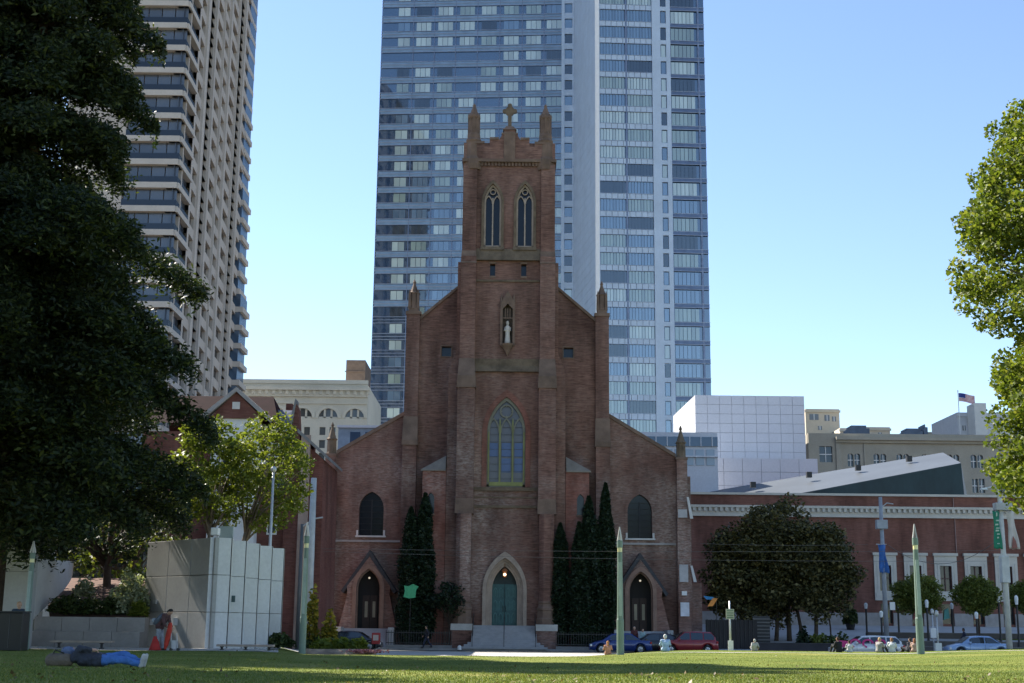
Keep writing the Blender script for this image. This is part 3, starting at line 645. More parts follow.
def vis(p):
    d=Vector(p)-Vector((0,0,CZ)); z=d.dot(f0)
    if z<=0: return 0
    u=512+F*d.dot(rr)/z; v=341.5-F*d.dot(uu)/z
    return (1 if (-5<u<1029 and -5<v<688) else .001)/z, u, v
# ------------------------------------------------------------------ glass skyscraper
D1=283.; D2=257.
xl=X(370.5,330,D1); xm=X(573.5,330,D1); xf=X(598.5,330,D2); xr=X(711,330,D2)
tower=thing('glass_skyscraper','tall blue glass skyscraper with a pale projecting prow behind the church','skyscraper',((xl+xr)/2,D1,0))
PALE=mat('pale blue metal panel',(.50,.60,.72),.45,.08,.3,metal=.1)
SPAN=mat('spandrel panel',(.22,.33,.47),.4,.15,.5,metal=.1)
GB=glass('blue vision glass',(.012,.042,.10),.19,.03,.3,.06,k=1)
GW=glass('window with pale blinds',(.42,.51,.49),.13,.05,.22,k=1)
GWB=glass('window with blue tint',(.09,.155,.23),.20,.04,.25,.05,k=1)
GD=glass('dark window',(.012,.02,.03),.12,.05,.4,k=1)
GG=glass('greenish window',(.24,.31,.27),.16,.05,.25,k=1)
FH=3.72; TOP=172
XLs=lambda x,y,z:(x,y+(xm-x)*.066,z)
XRs=lambda x,y,z:(x,y+max(0,x-xf)*.05,z)
mb=MB(); mb.vprism([(xl,D1+.3+(xm-xl)*.066),(xm+1,D1+.3),(xm+1,D1+38),(xl,D1+38)],0,TOP); mb.vprism([(xm,D1+.31),(xf,D2+.3),(xr,D2+.3+(xr-xf)*.05),(xr,D1+38.1),(xm,D1+38.1)],0,TOP+.01)
mb.build('curtain_wall',GB,tower)
nf=int(TOP/FH)
# spandrels
z_off=(Z(460,172,D1+2.)-.5)%FH
z_offr=Z(650,128,D2)%FH
for j in range(18,nf):
    z=z_off+j*FH; mb=MB(XLs)
    mb.box(xl+.3,xm-2.2,D1+.1,D1+.296,z-.45,z+.70); mb.build('spandrel',SPAN,tower)
mb=MB(XLs)
for j in range(nf):
    z=z_off+j*FH
    for dz in(-.6,.1,.78): mb.box(xl-.05,xm-2.1,D1-.04,D1+.095,z+dz,z+dz+.09)
for i in range(9):
    pass
mb.build('transom',mat('steel transom',(.36,.40,.48),.35,.1,metal=.4),tower)
mb=MB(XLs)
for u_ in (405,427.5,450,473,496.5,520,543): x=X(u_-.5,330,D1); mb.box(x-.08,x+.08,D1+.02,D1+.29,0,TOP)
mb.build('mullion',mat('blue mullion',(.18,.23,.34),.4,metal=.3),tower)
wins=[]
def pick(r,bias):
    t=0
    for m_,p in bias:
        t+=p
        if r<t: return m_
    return bias[-1][0]
def winfn(x0,x1,y,z0,z1,nm):
    def fn(mb):
        n=nm; mb.xf=XLs if x1<xm else XRs
        for i in range(n):
            a=x0+(x1-x0)*i/n+.05; b_=x0+(x1-x0)*(i+1)/n-.05
            mb.box(a,b_,y,y+.14,z0,z1)
    return fn
R2=random.Random(5)
cols=[394.5,415.5,438.5,461.5,484.5,508,531.5,553]
for j in range(nf):
    z=z_off+j*FH; blank=(j in(int(Z(460,67,D1)//FH),))
    for c_,u_ in enumerate(cols):
        xc=X(u_,330,D1); hw=8.0*m2(330,D1)
        if c_==0: hw*=.8
        if blank and c_<5: mt=GB
        else: mt=pick(R2.random(),((GW,.55),(GG,.12),(GWB,.17),(GB,.08),(GD,.08)))
        if mt is GB: continue
        sv=vis((xc,D1,z+2))
        wins.append((sv[0]*(1 if sv[0] else 0),'window',mt,winfn(xc-hw,xc+hw,D1+.12,z+.87,z+2.95,3 if c_ else 2)))
# narrow strip next to the fin
xs0=X(564,330,D1); xs1=X(572,330,D1)
mb=MB(XLs); mb.box(xs0-.7,xs0,D1-.3,D1+.28,0,TOP); mb.box(xs1,xm+.02,D1-.31,D1+.28,0,TOP)
for j in range(nf): mb.box(xs0+.003,xs1-.003,D1-.2,D1+.27,z_off+j*FH-.55,z_off+j*FH+.85)
mb.build('pale_pier',PALE,tower)
for j in range(nf):
    z=z_off+j*FH; wins.append((.0002,'window',pick(R2.random(),((GWB,.5),(GD,.3),(GW,.2))),winfn(xs0+.05,xs1-.05,D1,z+.95,z+3.0,1)))
# fin face
fx,L=mapf(xm+.05,D1-.3,xf,D2)
mb=MB(fx); n=int(nf*2)
for j in range(n):
    z=j*FH/2; 
    for q in range(6): mb.box(L*q/6+.03,L*(q+1)/6-.03,0,.25,z+.03,z+FH/2-.03)
mb.build('fin_wall',PALE,tower)
mb=MB(); mb.box(xf-.55,xf+.25,D2-.9,D2+.29,0,TOP+3); mb.build('corner_fin',mat('sunlit white fin',(.92,.92,.92),.5,.03),tower)  # sunlit prow edge put into the near-white colour and the extra width
# right section
xa0,xa1=X(600.5,330,D2),X(627,330,D2); xb0,xb1=X(629,330,D2),X(655.5,330,D2); xc0,xc1=X(664.5,330,D2),X(670.5,330,D2); xd0,xd1=X(675,330,D2),X(703,330,D2)
mb=MB(XRs); g_=.003
mb.box(xb1+g_,xc0-g_,D2-.25,D2+.29,0,TOP); mb.box(xc1+g_,xd0-g_,D2-.12,D2+.29,0,TOP); mb.box(xf+.26,xa0-g_,D2-.2,D2+.29,0,TOP)
mb.build('pale_pier',PALE,tower)
for j in range(8,nf):
    z=z_offr+j*FH; mb=MB(XRs); mb3=MB(XRs)
    for q in range(9):
        a=xa0+(xb1-xa0)*q/9; mb.box(a+.04,a+(xb1-xa0)/9-.04,D2-.05,D2+.28,z-.1,z+.95)
    mb.box(xc0,xc1,D2-.1,D2+.27,z-.1,z+.8)
    mb3.box(xd0,xr-.02,D2-.02,D2+.27,z+.1,z+.75)
    mb.build('spandrel',PALE,tower); mb3.build('spandrel',mat('blue spandrel',(.12,.17,.28),.3,metal=.2),tower)
mb=MB(XRs)
for j in range(nf):
    z=z_offr+j*FH; mb.box(xd0,xr+.05,D2-.12,D2-.022,z+.02,z+.11); mb.box(xd0,xr+.05,D2-.12,D2-.022,z+.78,z+.87); mb.box(xa0,xb1,D2-.12,D2-.052,z+.98,z+1.05); mb.box(xa0,xb1,D2-.12,D2-.052,z-.16,z-.09)
mb.build('transom',MATS['steel transom'],tower)
mb=MB(XRs)
for x in(xa1+.25,xd1+.3): mb.box(x-.18,x+.18,D2-.06,D2+.29,0,TOP)
mb.build('mullion',MATS['blue mullion'],tower)
for j in range(nf):
    z=z_offr+j*FH; sc=vis((xa0,D2,z+2))[0]
    for q,(a,b_,k) in enumerate(((xa0,xa1,4),(xb0,xb1,4))):
        mt=pick(R2.random(),((GW,.12),(GG,.30),(GWB,.43),(GD,.15)))
        wins.append((sc*1.4,'window',mt,winfn(a+.1,b_-.1,D2+.08,z+1.08,z+3.5,k*2)))
    wins.append((sc*.1,'window',pick(R2.random(),((GWB,.4),(GW,.3),(GD,.3))),winfn(xc0+.1,xc1-.1,D2+.08,z+.9,z+3.4,1)))
    wins.append((sc*1.2,'window',pick(R2.random(),((GW,.15 if j>22 else .05),(GG,.25),(GWB,.3),(GD,.3))),winfn(xd0+.1,xd1-.5,D2+.08,z+.95,z+3.5,6)))
emit_windows(wins,tower)
# ------------------------------------------------------------------ apartment tower left
AP=thing('apartment_tower','beige concrete apartment tower with wrapped dark balconies at the left','skyscraper',(-52,165,0))
BEI=mat('beige precast concrete',(.50,.44,.385),.8,.08,.4)
BEI2=mat('lighter precast band',(.52,.47,.42),.8,.08,.4)
fh=3.12; ATOP=152; nfl=int(ATOP/fh)
Af=163.; xL=X(60,200,Af); xA=X(176,200,Af); 
xB,yB=X(190,200,Af+3),Af+7; xB=X(189,200,yB)
xC,yC=X(243.5,200,222.),222.
wl=[]
# front face
fr,Lf=mapf(xL,Af,xA,Af)
mb=MB(fr)
mb.box(0,X(113,200,Af)-xL+1,0,.5,0,ATOP); mb.box(0,Lf,2.0,2.4,0,ATOP); mb.build('front_wall',BEI,AP)
ch,Lc=mapf(xA,Af,xB,yB)
side,Ls=mapf(xB,yB,xC,yC)
zo=Z(150,73,Af)%fh
s0=X(113,200,Af)-xL+1.003
for j in range(nfl):
    z=zo+j*fh; mb=MB(fr); mc=MB(ch)
    mb.box(s0,Lf,-.25,1.99,z-.0,z+.75); mc.box(0,Lc,-.25,1.4,z,z+.745)
    n0=len(mb.v); mb.v+=mc.v; mb.f+=[tuple(i+n0 for i in f) for f in mc.f]; mb.build('balcony_slab',BEI2,AP)
RAIL=glass('balcony glass rail',(.02,.025,.035),.2,.08); BG=glass('balcony window',(.07,.08,.10),.3,.06,.5); BP=mat('curtain pane',(.33,.34,.36),.6,.2)
for j in range(nfl):
    z=zo+j*fh
    for (mf,L_,s_) in((fr,Lf,s0),(ch,Lc,0.)):
        def f1(mb,mf=mf,L_=L_,s_=s_,z=z):
            mb.xf=mf; n=max(2,int((L_-s_)/1.4))
            for i in range(n):
                a=s_+(L_-s_)*i/n; b_=s_+(L_-s_)*(i+1)/n; mb.box(a+.06,b_-.06,.5,.55,z+.76,z+fh-.02)
        wl.append((vis(mf(s_,0,z))[0]*(2 if mf is fr else 1.2),'window',BG,f1))
        def f2(mb,mf=mf,L_=L_,s_=s_,z=z):
            mb.xf=mf; mb.box(s_+.02,L_-.02,0,.04,z+.76,z+1.6)
        wl.append((vis(mf(s_,0,z))[0]*1.9,'balcony_rail',RAIL,f2))
# side face: piers, recessed windows
def s_of(u,v=67):      # distance along the side wall seen at pixel column u
    best=min((abs(vis((xB+(xC-xB)*q/400,yB+(yC-yB)*q/400,Z(u,v,yB+(yC-yB)*q/400)))[1]-u),q) for q in range(401)); return Ls*best[1]/400
ued=[(199,1,203.6),(208.4,2,212.2),(216,1,221),(223.6,3,227.4),(231,1,236),(238,2,241.7),(245.3,1,249.8)]
xs=[0];kind=[]
for a_,k_,b_ in ued: sa_,sb_=s_of(a_),s_of(b_); xs+=[sa_,sb_]; kind+=[0,k_]
xs.append(Ls); kind.append(0)
zs=[0]; 
for j in range(nfl): zs+=[zo+j*fh+1.0,zo+j*fh+2.75]
zs.append(ATOP)
mb=MB(side)
grid_wall(mb,xs,zs,lambda i,j: kind[i] in(1,3) and j%2==1 or kind[i]==2,.55)
mb.build('side_wall',BEI,AP)
mb=MB(side)
for i,k in enumerate(kind):
    if k==0 and xs[i+1]-xs[i]>2: mb.box(xs[i]+.25,xs[i]+.7,-.3,-.003,0,ATOP)
mb.build('pilaster',BEI2,AP)
SG=glass('shaded side window',(.05,.045,.045),.14,.06,.4)
for i,k in enumerate(kind):
    if k==2:
        mb=MB(side); mb.box(xs[i]+.003,xs[i+1]-.003,.46,.50,0,ATOP); mb.build('dark_channel',mat('dark grey channel',(.09,.092,.10),.5),AP); continue
    if k in(1,3):
        for j in range(nfl):
            def f3(mb,i=i,j=j): mb.xf=side; mb.box(xs[i]+.05,xs[i+1]-.05,.46,.52,zs[2*j+1]+.03,zs[2*j+2]-.03)
            wl.append((vis(side(xs[i],0,zs[2*j+1]))[0],'window',SG,f3))
emit_windows(wl,AP)
for j in range(nfl):     # stepped bays at the far right corner
    mb=MB(); z=zo+j*fh; vv=vis((xC,yC,z))[2]
    e=.12 if vv<110 else .35 if vv<200 else (.8 if vv<300 else 1.5)
    mb.box(xC-2,xC+e,yC-3,yC+3,z,z+.9); mb.build('bay_slab',BEI2,AP)
mb=MB()
for j in range(nfl):
    z=zo+j*fh; vv=vis((xC,yC,z))[2]; e=.1 if vv<200 else (.4 if vv<300 else 1.0); mb.box(xC-2,xC+e,yC-2.8,yC+2.8,z+.903,z+fh-.003)
mb.build('bay_glazing',glass('bay glass',(.07,.11,.17),.4,.05),AP)
mb=MB(); mb.vprism([(xL,Af+2.5),(xA-1,Af+2.5),(xB-.6,yB+.6),(xC-.6,yC),(xC-12,yC+4),(xL,yC)],0,ATOP-.3); mb.build('core',mat('dark core',(.10,.095,.09)),AP)
# ------------------------------------------------------------------ cream historic block far left of the church
Dc=235.
x0,x1=X(225,400,Dc),X(367.5,400,Dc)
bb=thing('cream_block','cream stone office block with arched top windows between rectory and glass skyscraper','building',((x0+x1)/2,Dc,0))
CREAM=mat('cream stone',(.66,.62,.52),.8,.08,.3)
def ZB(v): return Z(320,v,Dc)
archc=[X(u_,415,Dc) for u_ in(250,277,302.5,328,354.5)]; aw=9.8*m2(415,Dc)
hol=[]
def rarch(cx,w_,z0,n=8): return [(cx-w_,z0)]+[(cx-w_*math.cos(math.pi*i/n),z0+w_*math.sin(math.pi*i/n)) for i in range(1,n)]+[(cx+w_,z0)]
for c_ in archc: hol.append(rarch(c_,aw,ZB(418)))
for c_ in archc:
    for dx in(-5,5):
        q=c_+dx*m2(430,Dc); e=3*m2(430,Dc)
        for vv in(431,444,457): hol.append([(q-e,ZB(vv+4)),(q-e,ZB(vv-4)),(q+e,ZB(vv-4)),(q+e,ZB(vv+4))])
mb=MB(); mb.holed([(x0,0),(x0,ZB(384)),(x1,ZB(384)),(x1,0)],hol,Dc,Dc+.5); mb.box(x0,x1,Dc+.9,Dc+25,0,ZB(384)-.1); mb.build('wall',CREAM,bb)
mb=MB(); mb.box(x0-.5,x1+.5,Dc-1.1,Dc-.003,ZB(391),ZB(388)); mb.box(x0,x1,Dc-.5,Dc-.004,ZB(397),ZB(391)-.003); mb.box(x0,x1,Dc-.3,Dc-.005,ZB(404),ZB(402.5)); mb.box(x0,x1,Dc-.25,Dc+.6,ZB(384)+.003,ZB(380)); mb.build('cornice',CREAM,bb)
mb=MB(); i=0
x=x0
while x<x1: mb.box(x,x+.5,Dc-.8,Dc-.503,ZB(395),ZB(391)-.006); x+=1.2
mb.build('dentil',CREAM,bb)
for h_ in hol:
    mb=MB(); mb.poly([(x,Dc+.4,z) for x,z in h_]); wq=mb.build('window',glass('cream block window',(.10,.10,.095),.2,.06),bb)
    if len(h_)>5:
        c_=sum(p[0] for p in h_)/len(h_); mb=MB(); z0=h_[0][1]
        for q in(-.35,.35): mb.box(c_+q*aw-.18,c_+q*aw+.18,Dc+.1,Dc+.3,z0,z0+aw*.92)
        mb.box(c_-aw+.1,c_+aw-.1,Dc+.1,Dc+.31,z0,z0+.25); mb.build('mullion',CREAM,wq)
mb=MB()
for c_ in archc:
    a=rarch(c_,aw+.5,ZB(418)); b_=rarch(c_,aw+.003,ZB(418)); mb.band(a,b_,Dc-.2,Dc-.003)
mb.build('arch_moulding',CREAM,bb)
mb=MB(); bx0,bx1=X(348,370,Dc+15),X(367,370,Dc+15); mb.box(bx0,bx1,Dc+12,Dc+22,ZB(384)-3,Z(350,360,Dc+12)); mb.box(bx0-.2,bx1,Dc+11.8,Dc+11.98,Z(350,372,Dc+12),Z(350,371,Dc+12)); mb.build('roof_house',mat('brown brick penthouse',(.20,.15,.12),.85),bb)
# ------------------------------------------------------------------ brick rectory at left
RD=100.
def ZR(v,D=RD,u=240): return Z(u,v,D)
rx0=X(195,450,RD); rx1=X(298,450,RD)
rc=thing('brick_rectory','red brick rectory with front gable and white bay left of the church','house',((rx0+rx1)/2,RD,.15))
gx=X(236,420,RD-1.2); gw=27*m2(420,RD)
mb=MB(); mb.box(rx0-4,rx1,RD,RD+9,.15,ZR(432)); mb.build('wall',BRICK_R,rc)
mb=MB(); mb.box(gx-gw+.3,gx+gw-.3,RD-1.2,RD-.002,.15,ZR(420)); mb.build('bay',mat('white painted bay',(.72,.73,.76),.7,.05),rc)
mb=MB(); mb.prism([(gx-gw,ZR(421)),(gx+gw,ZR(421)),(gx,ZR(395))],RD-1.4,RD+3); gab=mb.build('gable',BRICK_R,rc)
mb=MB()
for k in(-1,1): mb.prism([(gx+k*(gw+.4),ZR(423)),(gx+k*(gw+.4),ZR(417.5)),(gx,ZR(390.5)),(gx,ZR(395)+.002)],RD-1.65,RD+3)
mb.build('gable_coping',mat('grey coping',(.33,.31,.31),.8),gab)
mb=MB(); mb.box(gx-.28,gx+.28,RD-1.45,RD-1.39,ZR(412),ZR(405)); mb.build('gable_plaque',WSTONE,gab)
mb=MB(); rz0,rz1=ZR(413),ZR(394,RD+4)
mb.add([(rx0-4.3,RD-.3,ZR(424)),(rx1-1.5,RD-.3,ZR(424)),(rx1-2.6,RD+3.2,ZR(396,RD+3)),(rx0-3,RD+3.2,ZR(396,RD+3)),(rx1-1.5,RD+9,ZR(424)),(rx0-4.3,RD+9,ZR(424))],[(0,1,2,3),(1,4,2),(3,2,4,5)])
mb.build('roof',mat('dark red tile roof',(.028,.010,.012),.9,.25,2,spec=.1),rc)
# wing with stepped gable on the right, roof running down
wx0,wx1=X(287,440,RD-.5),X(318,440,RD-.5)
mb=MB(); mb.prism([(wx0,.15),(X(322,560,RD),.15),(X(324,460,RD),ZR(460,u=320)),(X(303,440,RD),ZR(441,u=305)),(wx0,ZR(438,u=290))],RD-.4,RD+8); mb.build('wing_wall',BRICK_R,rc)
mb=MB(); mb.prism([(X(292,440,RD),ZR(440)),(X(301,440,RD),ZR(440)),(X(300,410,RD),ZR(410)),(X(297,403,RD),ZR(403))],RD-.6,RD+.4); mb.build('wing_gable',BRICK_R,rc)
mb=MB(); mb.prism([(X(289,430,RD),ZR(432)),(X(292.5,430,RD),ZR(430)),(X(298,402,RD),ZR(402)),(X(297,401,RD),ZR(399.5))],RD-.8,RD+.5)
mb.prism([(X(299,432,RD),ZR(433)),(X(329,458,RD),ZR(460,u=325)),(X(329,458,RD),ZR(457,u=325)),(X(299,430,RD),ZR(429))],RD-.7,RD+8.2)
mb.build('eave',mat('grey eave board',(.2,.2,.21)),rc)
mb=MB(); mb.add([(X(262,420,RD),RD-.2,ZR(428)),(X(293,420,RD),RD-.2,ZR(433)),(X(291,410,RD+2),RD+3,ZR(410,RD+3)),(X(266,408,RD+2),RD+3,ZR(409,RD+3))],[(0,1,2,3)]); mb.build('dormer_roof',mat('slate blue roof',(.07,.085,.13),.5,.2),rc)
mb=MB(); mb.box(X(286,405,RD+4),X(292,405,RD+4),RD+4,RD+5,ZR(418,RD+4),ZR(403,RD+4)); mb.build('chimney',BRICK_R,rc)
mb=MB(); mb.box(X(305.5,480,RD)-.35,X(305.5,480,RD)+.35,RD-.62,RD-.403,.15,ZR(436,u=305)); mb.build('pilaster',mat('pale pilaster',(.38,.28,.24),.8),rc)
mb=MB(); mb.box(X(323.5,480,RD+10),X(328.5,480,RD+10),RD+8.5,RD+9.2,ZR(512,RD+9),ZR(462,RD+9)); mb.build('white_panel',mat('white side panel',(.62,.64,.70),.7,.03),rc)
wnd=[]
for (u_,v_,ww_,hh_,y_) in((226,520,6,14,RD-1.2),(247,520,6,14,RD-1.2),(226,465,6,14,RD-1.2),(247,465,6,14,RD-1.2),(272,525,7,16,RD),(280,480,6,14,RD),(266,455,6,14,RD),(215,490,5,12,RD),(275,450,6,12,RD)):
    xx=X(u_,v_,y_); zz=Z(u_,v_,y_); a=ww_/2*m2(v_,y_); h2=hh_/2*m2(v_,y_)
    mb=MB(); mb.box(xx-a-.12,xx+a+.12,y_-.08,y_-.003,zz-h2-.12,zz+h2+.12); wf=mb.build('window',WHITE,rc)
    mb=MB(); mb.box(xx-a,xx+a,y_-.11,y_-.083,zz-h2,zz-.03); mb.box(xx-a,xx+a,y_-.11,y_-.083,zz+.03,zz+h2); mb.build('pane',glass('rectory pane',(.05,.06,.08),.2),wf)
# ------------------------------------------------------------------ white panelled building right of church
Dw=190.
xw0,xw1=X(696,450,Dw),X(806,450,Dw)
wb=thing('panelled_block','windowless white square panelled block right of the glass skyscraper','building',((xw0+xw1)/2,Dw,0))
WP=mat('white metal panel',(.58,.60,.66),.5,.04,.3)
def panels(mb,L,z0,z1,pw,ph,g=.05):
    nx=max(1,round(L/pw)); nz=max(1,round((z1-z0)/ph))
    for i in range(nx):
        for j in range(nz):
            mb.box(L*i/nx+g/2,L*(i+1)/nx-g/2,0,.12,z0+(z1-z0)*j/nz+g/2,z0+(z1-z0)*(j+1)/nz-g/2)
zt=Z(750,395.5,Dw)
mb=MB(); mb.vprism([(xw0+.1,Dw+.1),(xw1-.02,Dw+.1),(xw1,Dw+22),(X(673,404,Dw+20)+.1,Dw+20)],0,zt-.05); mb.build('core',mat('grey joint',(.45,.47,.52)),wb)
fm,L=mapf(xw0,Dw,xw1,Dw); mb=MB(fm); panels(mb,L,Z(750,490,Dw),zt,1.75,1.35); mb.build('panel_front',WP,wb)
fm,L=mapf(X(673,404,Dw+20),Dw+20,xw0,Dw); mb=MB(fm); panels(mb,L,Z(750,490,Dw),zt,2.2,1.35); mb.build('panel_side',WP,wb)
Dv=175.; mb=MB(); fm,L=mapf(X(686,470,Dv),Dv,X(818,470,Dv),Dv); mb=MB(fm); panels(mb,L,Z(750,500,Dv),Z(750,458,Dv),2.6,1.7); mb.build('panel_lower',WP,wb)
mb=MB(); mb.box(X(686,470,Dv)+.05,X(818,470,Dv)-.05,Dv+.11,Dw-.05,0,Z(750,458,Dv)-.04); mb.build('lower_core',MATS['grey joint'],wb)
# low block with blue glazed band behind church roof right
Dg=165.
gb_=thing('glazed_rooftop_block','low pale block with dark blue glazed band behind the church right roof','building',(X(680,450,Dg),Dg,0))
gx0,gx1=X(628,450,Dg),X(718,450,Dg)
mb=MB(); mb.box(gx0,gx1,Dg+.3,Dg+6,0,Z(680,432,Dg)); mb.build('wall',WP,gb_)
mb=MB(); mb.box(gx0,gx1,Dg+.1,Dg+.297,Z(680,446,Dg),Z(680,436.5,Dg)); mb.build('window',glass('deep blue glazing',(.03,.06,.12),.25),gb_)
mb=MB()
for i in range(8): x=gx0+(gx1-gx0)*(i+.5)/8; mb.box(x-.06,x+.06,Dg,Dg+.098,Z(680,446,Dg),Z(680,436.5,Dg))
mb.box(gx0,gx1,Dg-.1,Dg+.296,Z(680,457,Dg),Z(680,455.5,Dg)); mb.build('mullion',mat('white metal',(.6,.62,.66)),gb_)
for i in range(6):
    x=gx1-(i+.7)*1.3; mb=MB(); mb.box(x-.5,x+.5,Dg+.2,Dg+.298,Z(680,465,Dg),Z(680,449,Dg)); mb.build('window',glass('grey blue pane',(.25,.30,.36),.2),gb_)
# same kind of block seen left of the church
Dh=150.; hb=thing('rooftop_block','small flat blue grey rooftop block behind the church left roof','building',(X(360,440,Dh),Dh,0))
mb=MB(); mb.box(X(338,440,Dh),X(405,440,Dh),Dh,Dh+6,0,Z(360,428,Dh)); mb.build('wall',mat('blue grey wall',(.25,.32,.42),.7),hb)
mb=MB(); mb.box(X(337,440,Dh),X(405,440,Dh),Dh-.3,Dh+6.2,Z(360,428,Dh)+.003,Z(360,425.5,Dh)); mb.build('roof',WP,hb)
for u_ in(350,365): mb=MB(); mb.box(X(u_,440,Dh),X(u_+10,440,Dh),Dh-.05,Dh-.003,Z(360,444,Dh),Z(360,432,Dh)); mb.build('window',glass('rooftop pane',(.05,.08,.14),.25),hb)
# ------------------------------------------------------------------ beige warehouse behind the museum
Dk=205.
kx0,kx1=X(809,460,Dk),X(1075,460,Dk)
kb=thing('beige_warehouse','old grey beige commercial block with cornice and arched windows behind the museum','building',((kx0+kx1)/2,Dk,0))
KM=mat('grey beige stucco',(.36,.33,.27),.85,.12,.3)
def ZK(v): return Z(900,v,Dk)
hol=[]
for u_ in(854,880,903,928,953,977,1001,1025):
    for q in(-3.4,3.4):
        x=X(u_+q,460,Dk); e=2.9*m2(460,Dk); hol.append([(x-e,ZK(467)),(x-e,ZK(455.5)),(x-e*.4,ZK(454)),(x+e*.4,ZK(454)),(x+e,ZK(455.5)),(x+e,ZK(467))]); hol.append([(x-e,ZK(492)),(x-e,ZK(478)),(x+e,ZK(478)),(x+e,ZK(492))])
x=X(826,455,Dk); hol.append([(x-1,ZK(463)),(x-1,ZK(447)),(x+1,ZK(447)),(x+1,ZK(463))])
mb=MB(); mb.holed([(kx0,0),(kx0,ZK(434)),(kx1,ZK(434)),(kx1,0)],hol,Dk,Dk+.5); mb.box(kx0,kx1,Dk+.8,Dk+20,0,ZK(434)-.1); mb.build('wall',KM,kb)
mb=MB(); mb.box(X(835,440,Dk),kx1,Dk-1.0,Dk-.003,ZK(441),ZK(438)); mb.box(X(835,440,Dk),kx1,Dk-.5,Dk-.004,ZK(443.5),ZK(441)-.003); mb.box(X(838,440,Dk)-.4,X(838,440,Dk)+.4,Dk-.3,Dk-.005,0,ZK(444)); mb.box(X(864,440,Dk)-.12,X(864,440,Dk)+.12,Dk-.2,Dk-.005,0,ZK(444)); mb.build('cornice',KM,kb)
for h_ in hol:
    mb=MB(); mb.poly([(x,Dk+.35,z) for x,z in h_]); wq=mb.build('window',glass('warehouse pane',(.035,.04,.05),.2),kb)
    xa_=min(p[0] for p in h_); xb_=max(p[0] for p in h_); za_=min(p[1] for p in h_); zb_=max(p[1] for p in h_); mb=MB()
    mb.box(xa_,xb_,Dk+.2,Dk+.3,(za_+zb_)/2-.06,(za_+zb_)/2+.06); mb.box((xa_+xb_)/2-.05,(xa_+xb_)/2+.05,Dk+.21,Dk+.29,za_,zb_); mb.build('frame',WHITE,wq)
for (u_,v_,w_,h_,nm) in((848,433,20,8,'roof_tank'),(903,434,18,6,'roof_unit'),(922,434,4,10,'roof_vent')):
    a,b_=X(u_,v_,Dk+5),X(u_+w_,v_,Dk+5); z=ZK(434)-.1; t=Z(u_,v_-h_+4,Dk+5); mb=MB(); mb.box(a,b_,Dk+4,Dk+8,z,t); mb.box(a+.4,b_-.4,Dk+4.4,Dk+7.6,t,t+.5); mb.build(nm,mat('roof unit grey blue',(.10,.13,.18),.6),kb)
def farblock(name,label,u0_,u1_,vt,D,c,wins_,cat='building'):
    a,b_=X(u0_,430,D),X(u1_,430,D); z=Z((u0_+u1_)/2,vt,D)
    t=thing(name,label,cat,((a+b_)/2,D,0)); mb=MB(); mb.box(a,b_,D,D+15,0,z); mb.box(a-.2,b_+.2,D-.3,D-.003,z-.8,z-.3); mb.build('wall',mat(name+' wall '+str(u0_),c,.85,.06),t)
    for (wu,wv,ww_,wh_) in wins_:
        x=X(wu,wv,D); zz=Z(wu,wv,D); mb=MB(); mb.box(x-ww_/2*m2(wv,D),x+ww_/2*m2(wv,D),D-.06,D-.004,zz-wh_/2*m2(wv,D),zz+wh_/2*m2(wv,D)); fw=mb.build('window',glass('far pane',(.14,.14,.14),.2),t)
        mb=MB(); mb.box(x-.08,x+.08,D-.1,D-.062,zz-wh_/2*m2(wv,D),zz+wh_/2*m2(wv,D)); mb.build('frame',WHITE,fw)
    return t
farblock('cream_penthouse_block','sunlit cream block with three windows just right of the white panelled block',806,840,409,300,(.62,.54,.42),((814,417,9,6),(827,418,5,6),(834,419,4,5),(820,428,4,4)))
farblock('pale_low_block','small pale stepped rooftop block between cream block and warehouse roof tank',840,858,428,290,(.6,.55,.46),((846,433,4,3),))
farblock('cream_low_block','low cream rooftop block with rounded humps behind warehouse roof',858,890,427,285,(.58,.50,.40),((865,433,4,3),(880,434,4,3)))
farblock('tan_low_block','plain tan low block on the skyline above the warehouse cornice',917,948,432,260,(.40,.34,.24),((930,436,4,2),))
wt=farblock('white_stepped_block','white stepped block under the flag beside the plane tree',958,1075,413,240,(.62,.62,.64),((964,428,3,5),(1003,424,10,8)))
# remove overlap: tall part only narrow
mb=MB(); a,b_=X(975,420,236),X(987,420,236); mb.box(a,b_,236,239.9,0,Z(980,403,236)); mb.build('stair_tower',mat('sunlit white stucco',(.68,.66,.62),.8,.05),wt)
fp=thing('flagpole','flagpole with a small striped flag on the skyline at right','flagpole',(X(959.5,420,238),238,0)); q=X(959.5,420,238)
mb=MB(); mb.tube([(q,238,0),(q,238,Z(959,391,238))],[.16,.07]); mb.ball((q,238,Z(959,391,238)),.14,6); mb.build('pole',WHITE,fp)
def flag(parent,x,y,z,L,h_,n=10):
    fl=MB(); fl2=MB(); fl3=MB()
    def pt(i,j): return (x+L*i/n, y+.25*math.sin(i*.9), z-h_*j/13-.35*(i/n)**1.5*1.6+.08*math.sin(i*.8))
    for i in range(n):
        for j in range(13):
            t_=fl3 if (i<4 and j<7) else (fl if j%2==0 else fl2); t_.quad(pt(i,j),pt(i+1,j),pt(i+1,j+1),pt(i,j+1))
    o=fl.build('flag',mat('flag red',(.5,.05,.06)),parent); fl2.build('flag_stripe',WHITE,o); fl3.build('flag_canton',mat('flag blue',(.04,.06,.25)),o)
flag(fp,q+.1,238,Z(959,393,238),2.9,1.5)
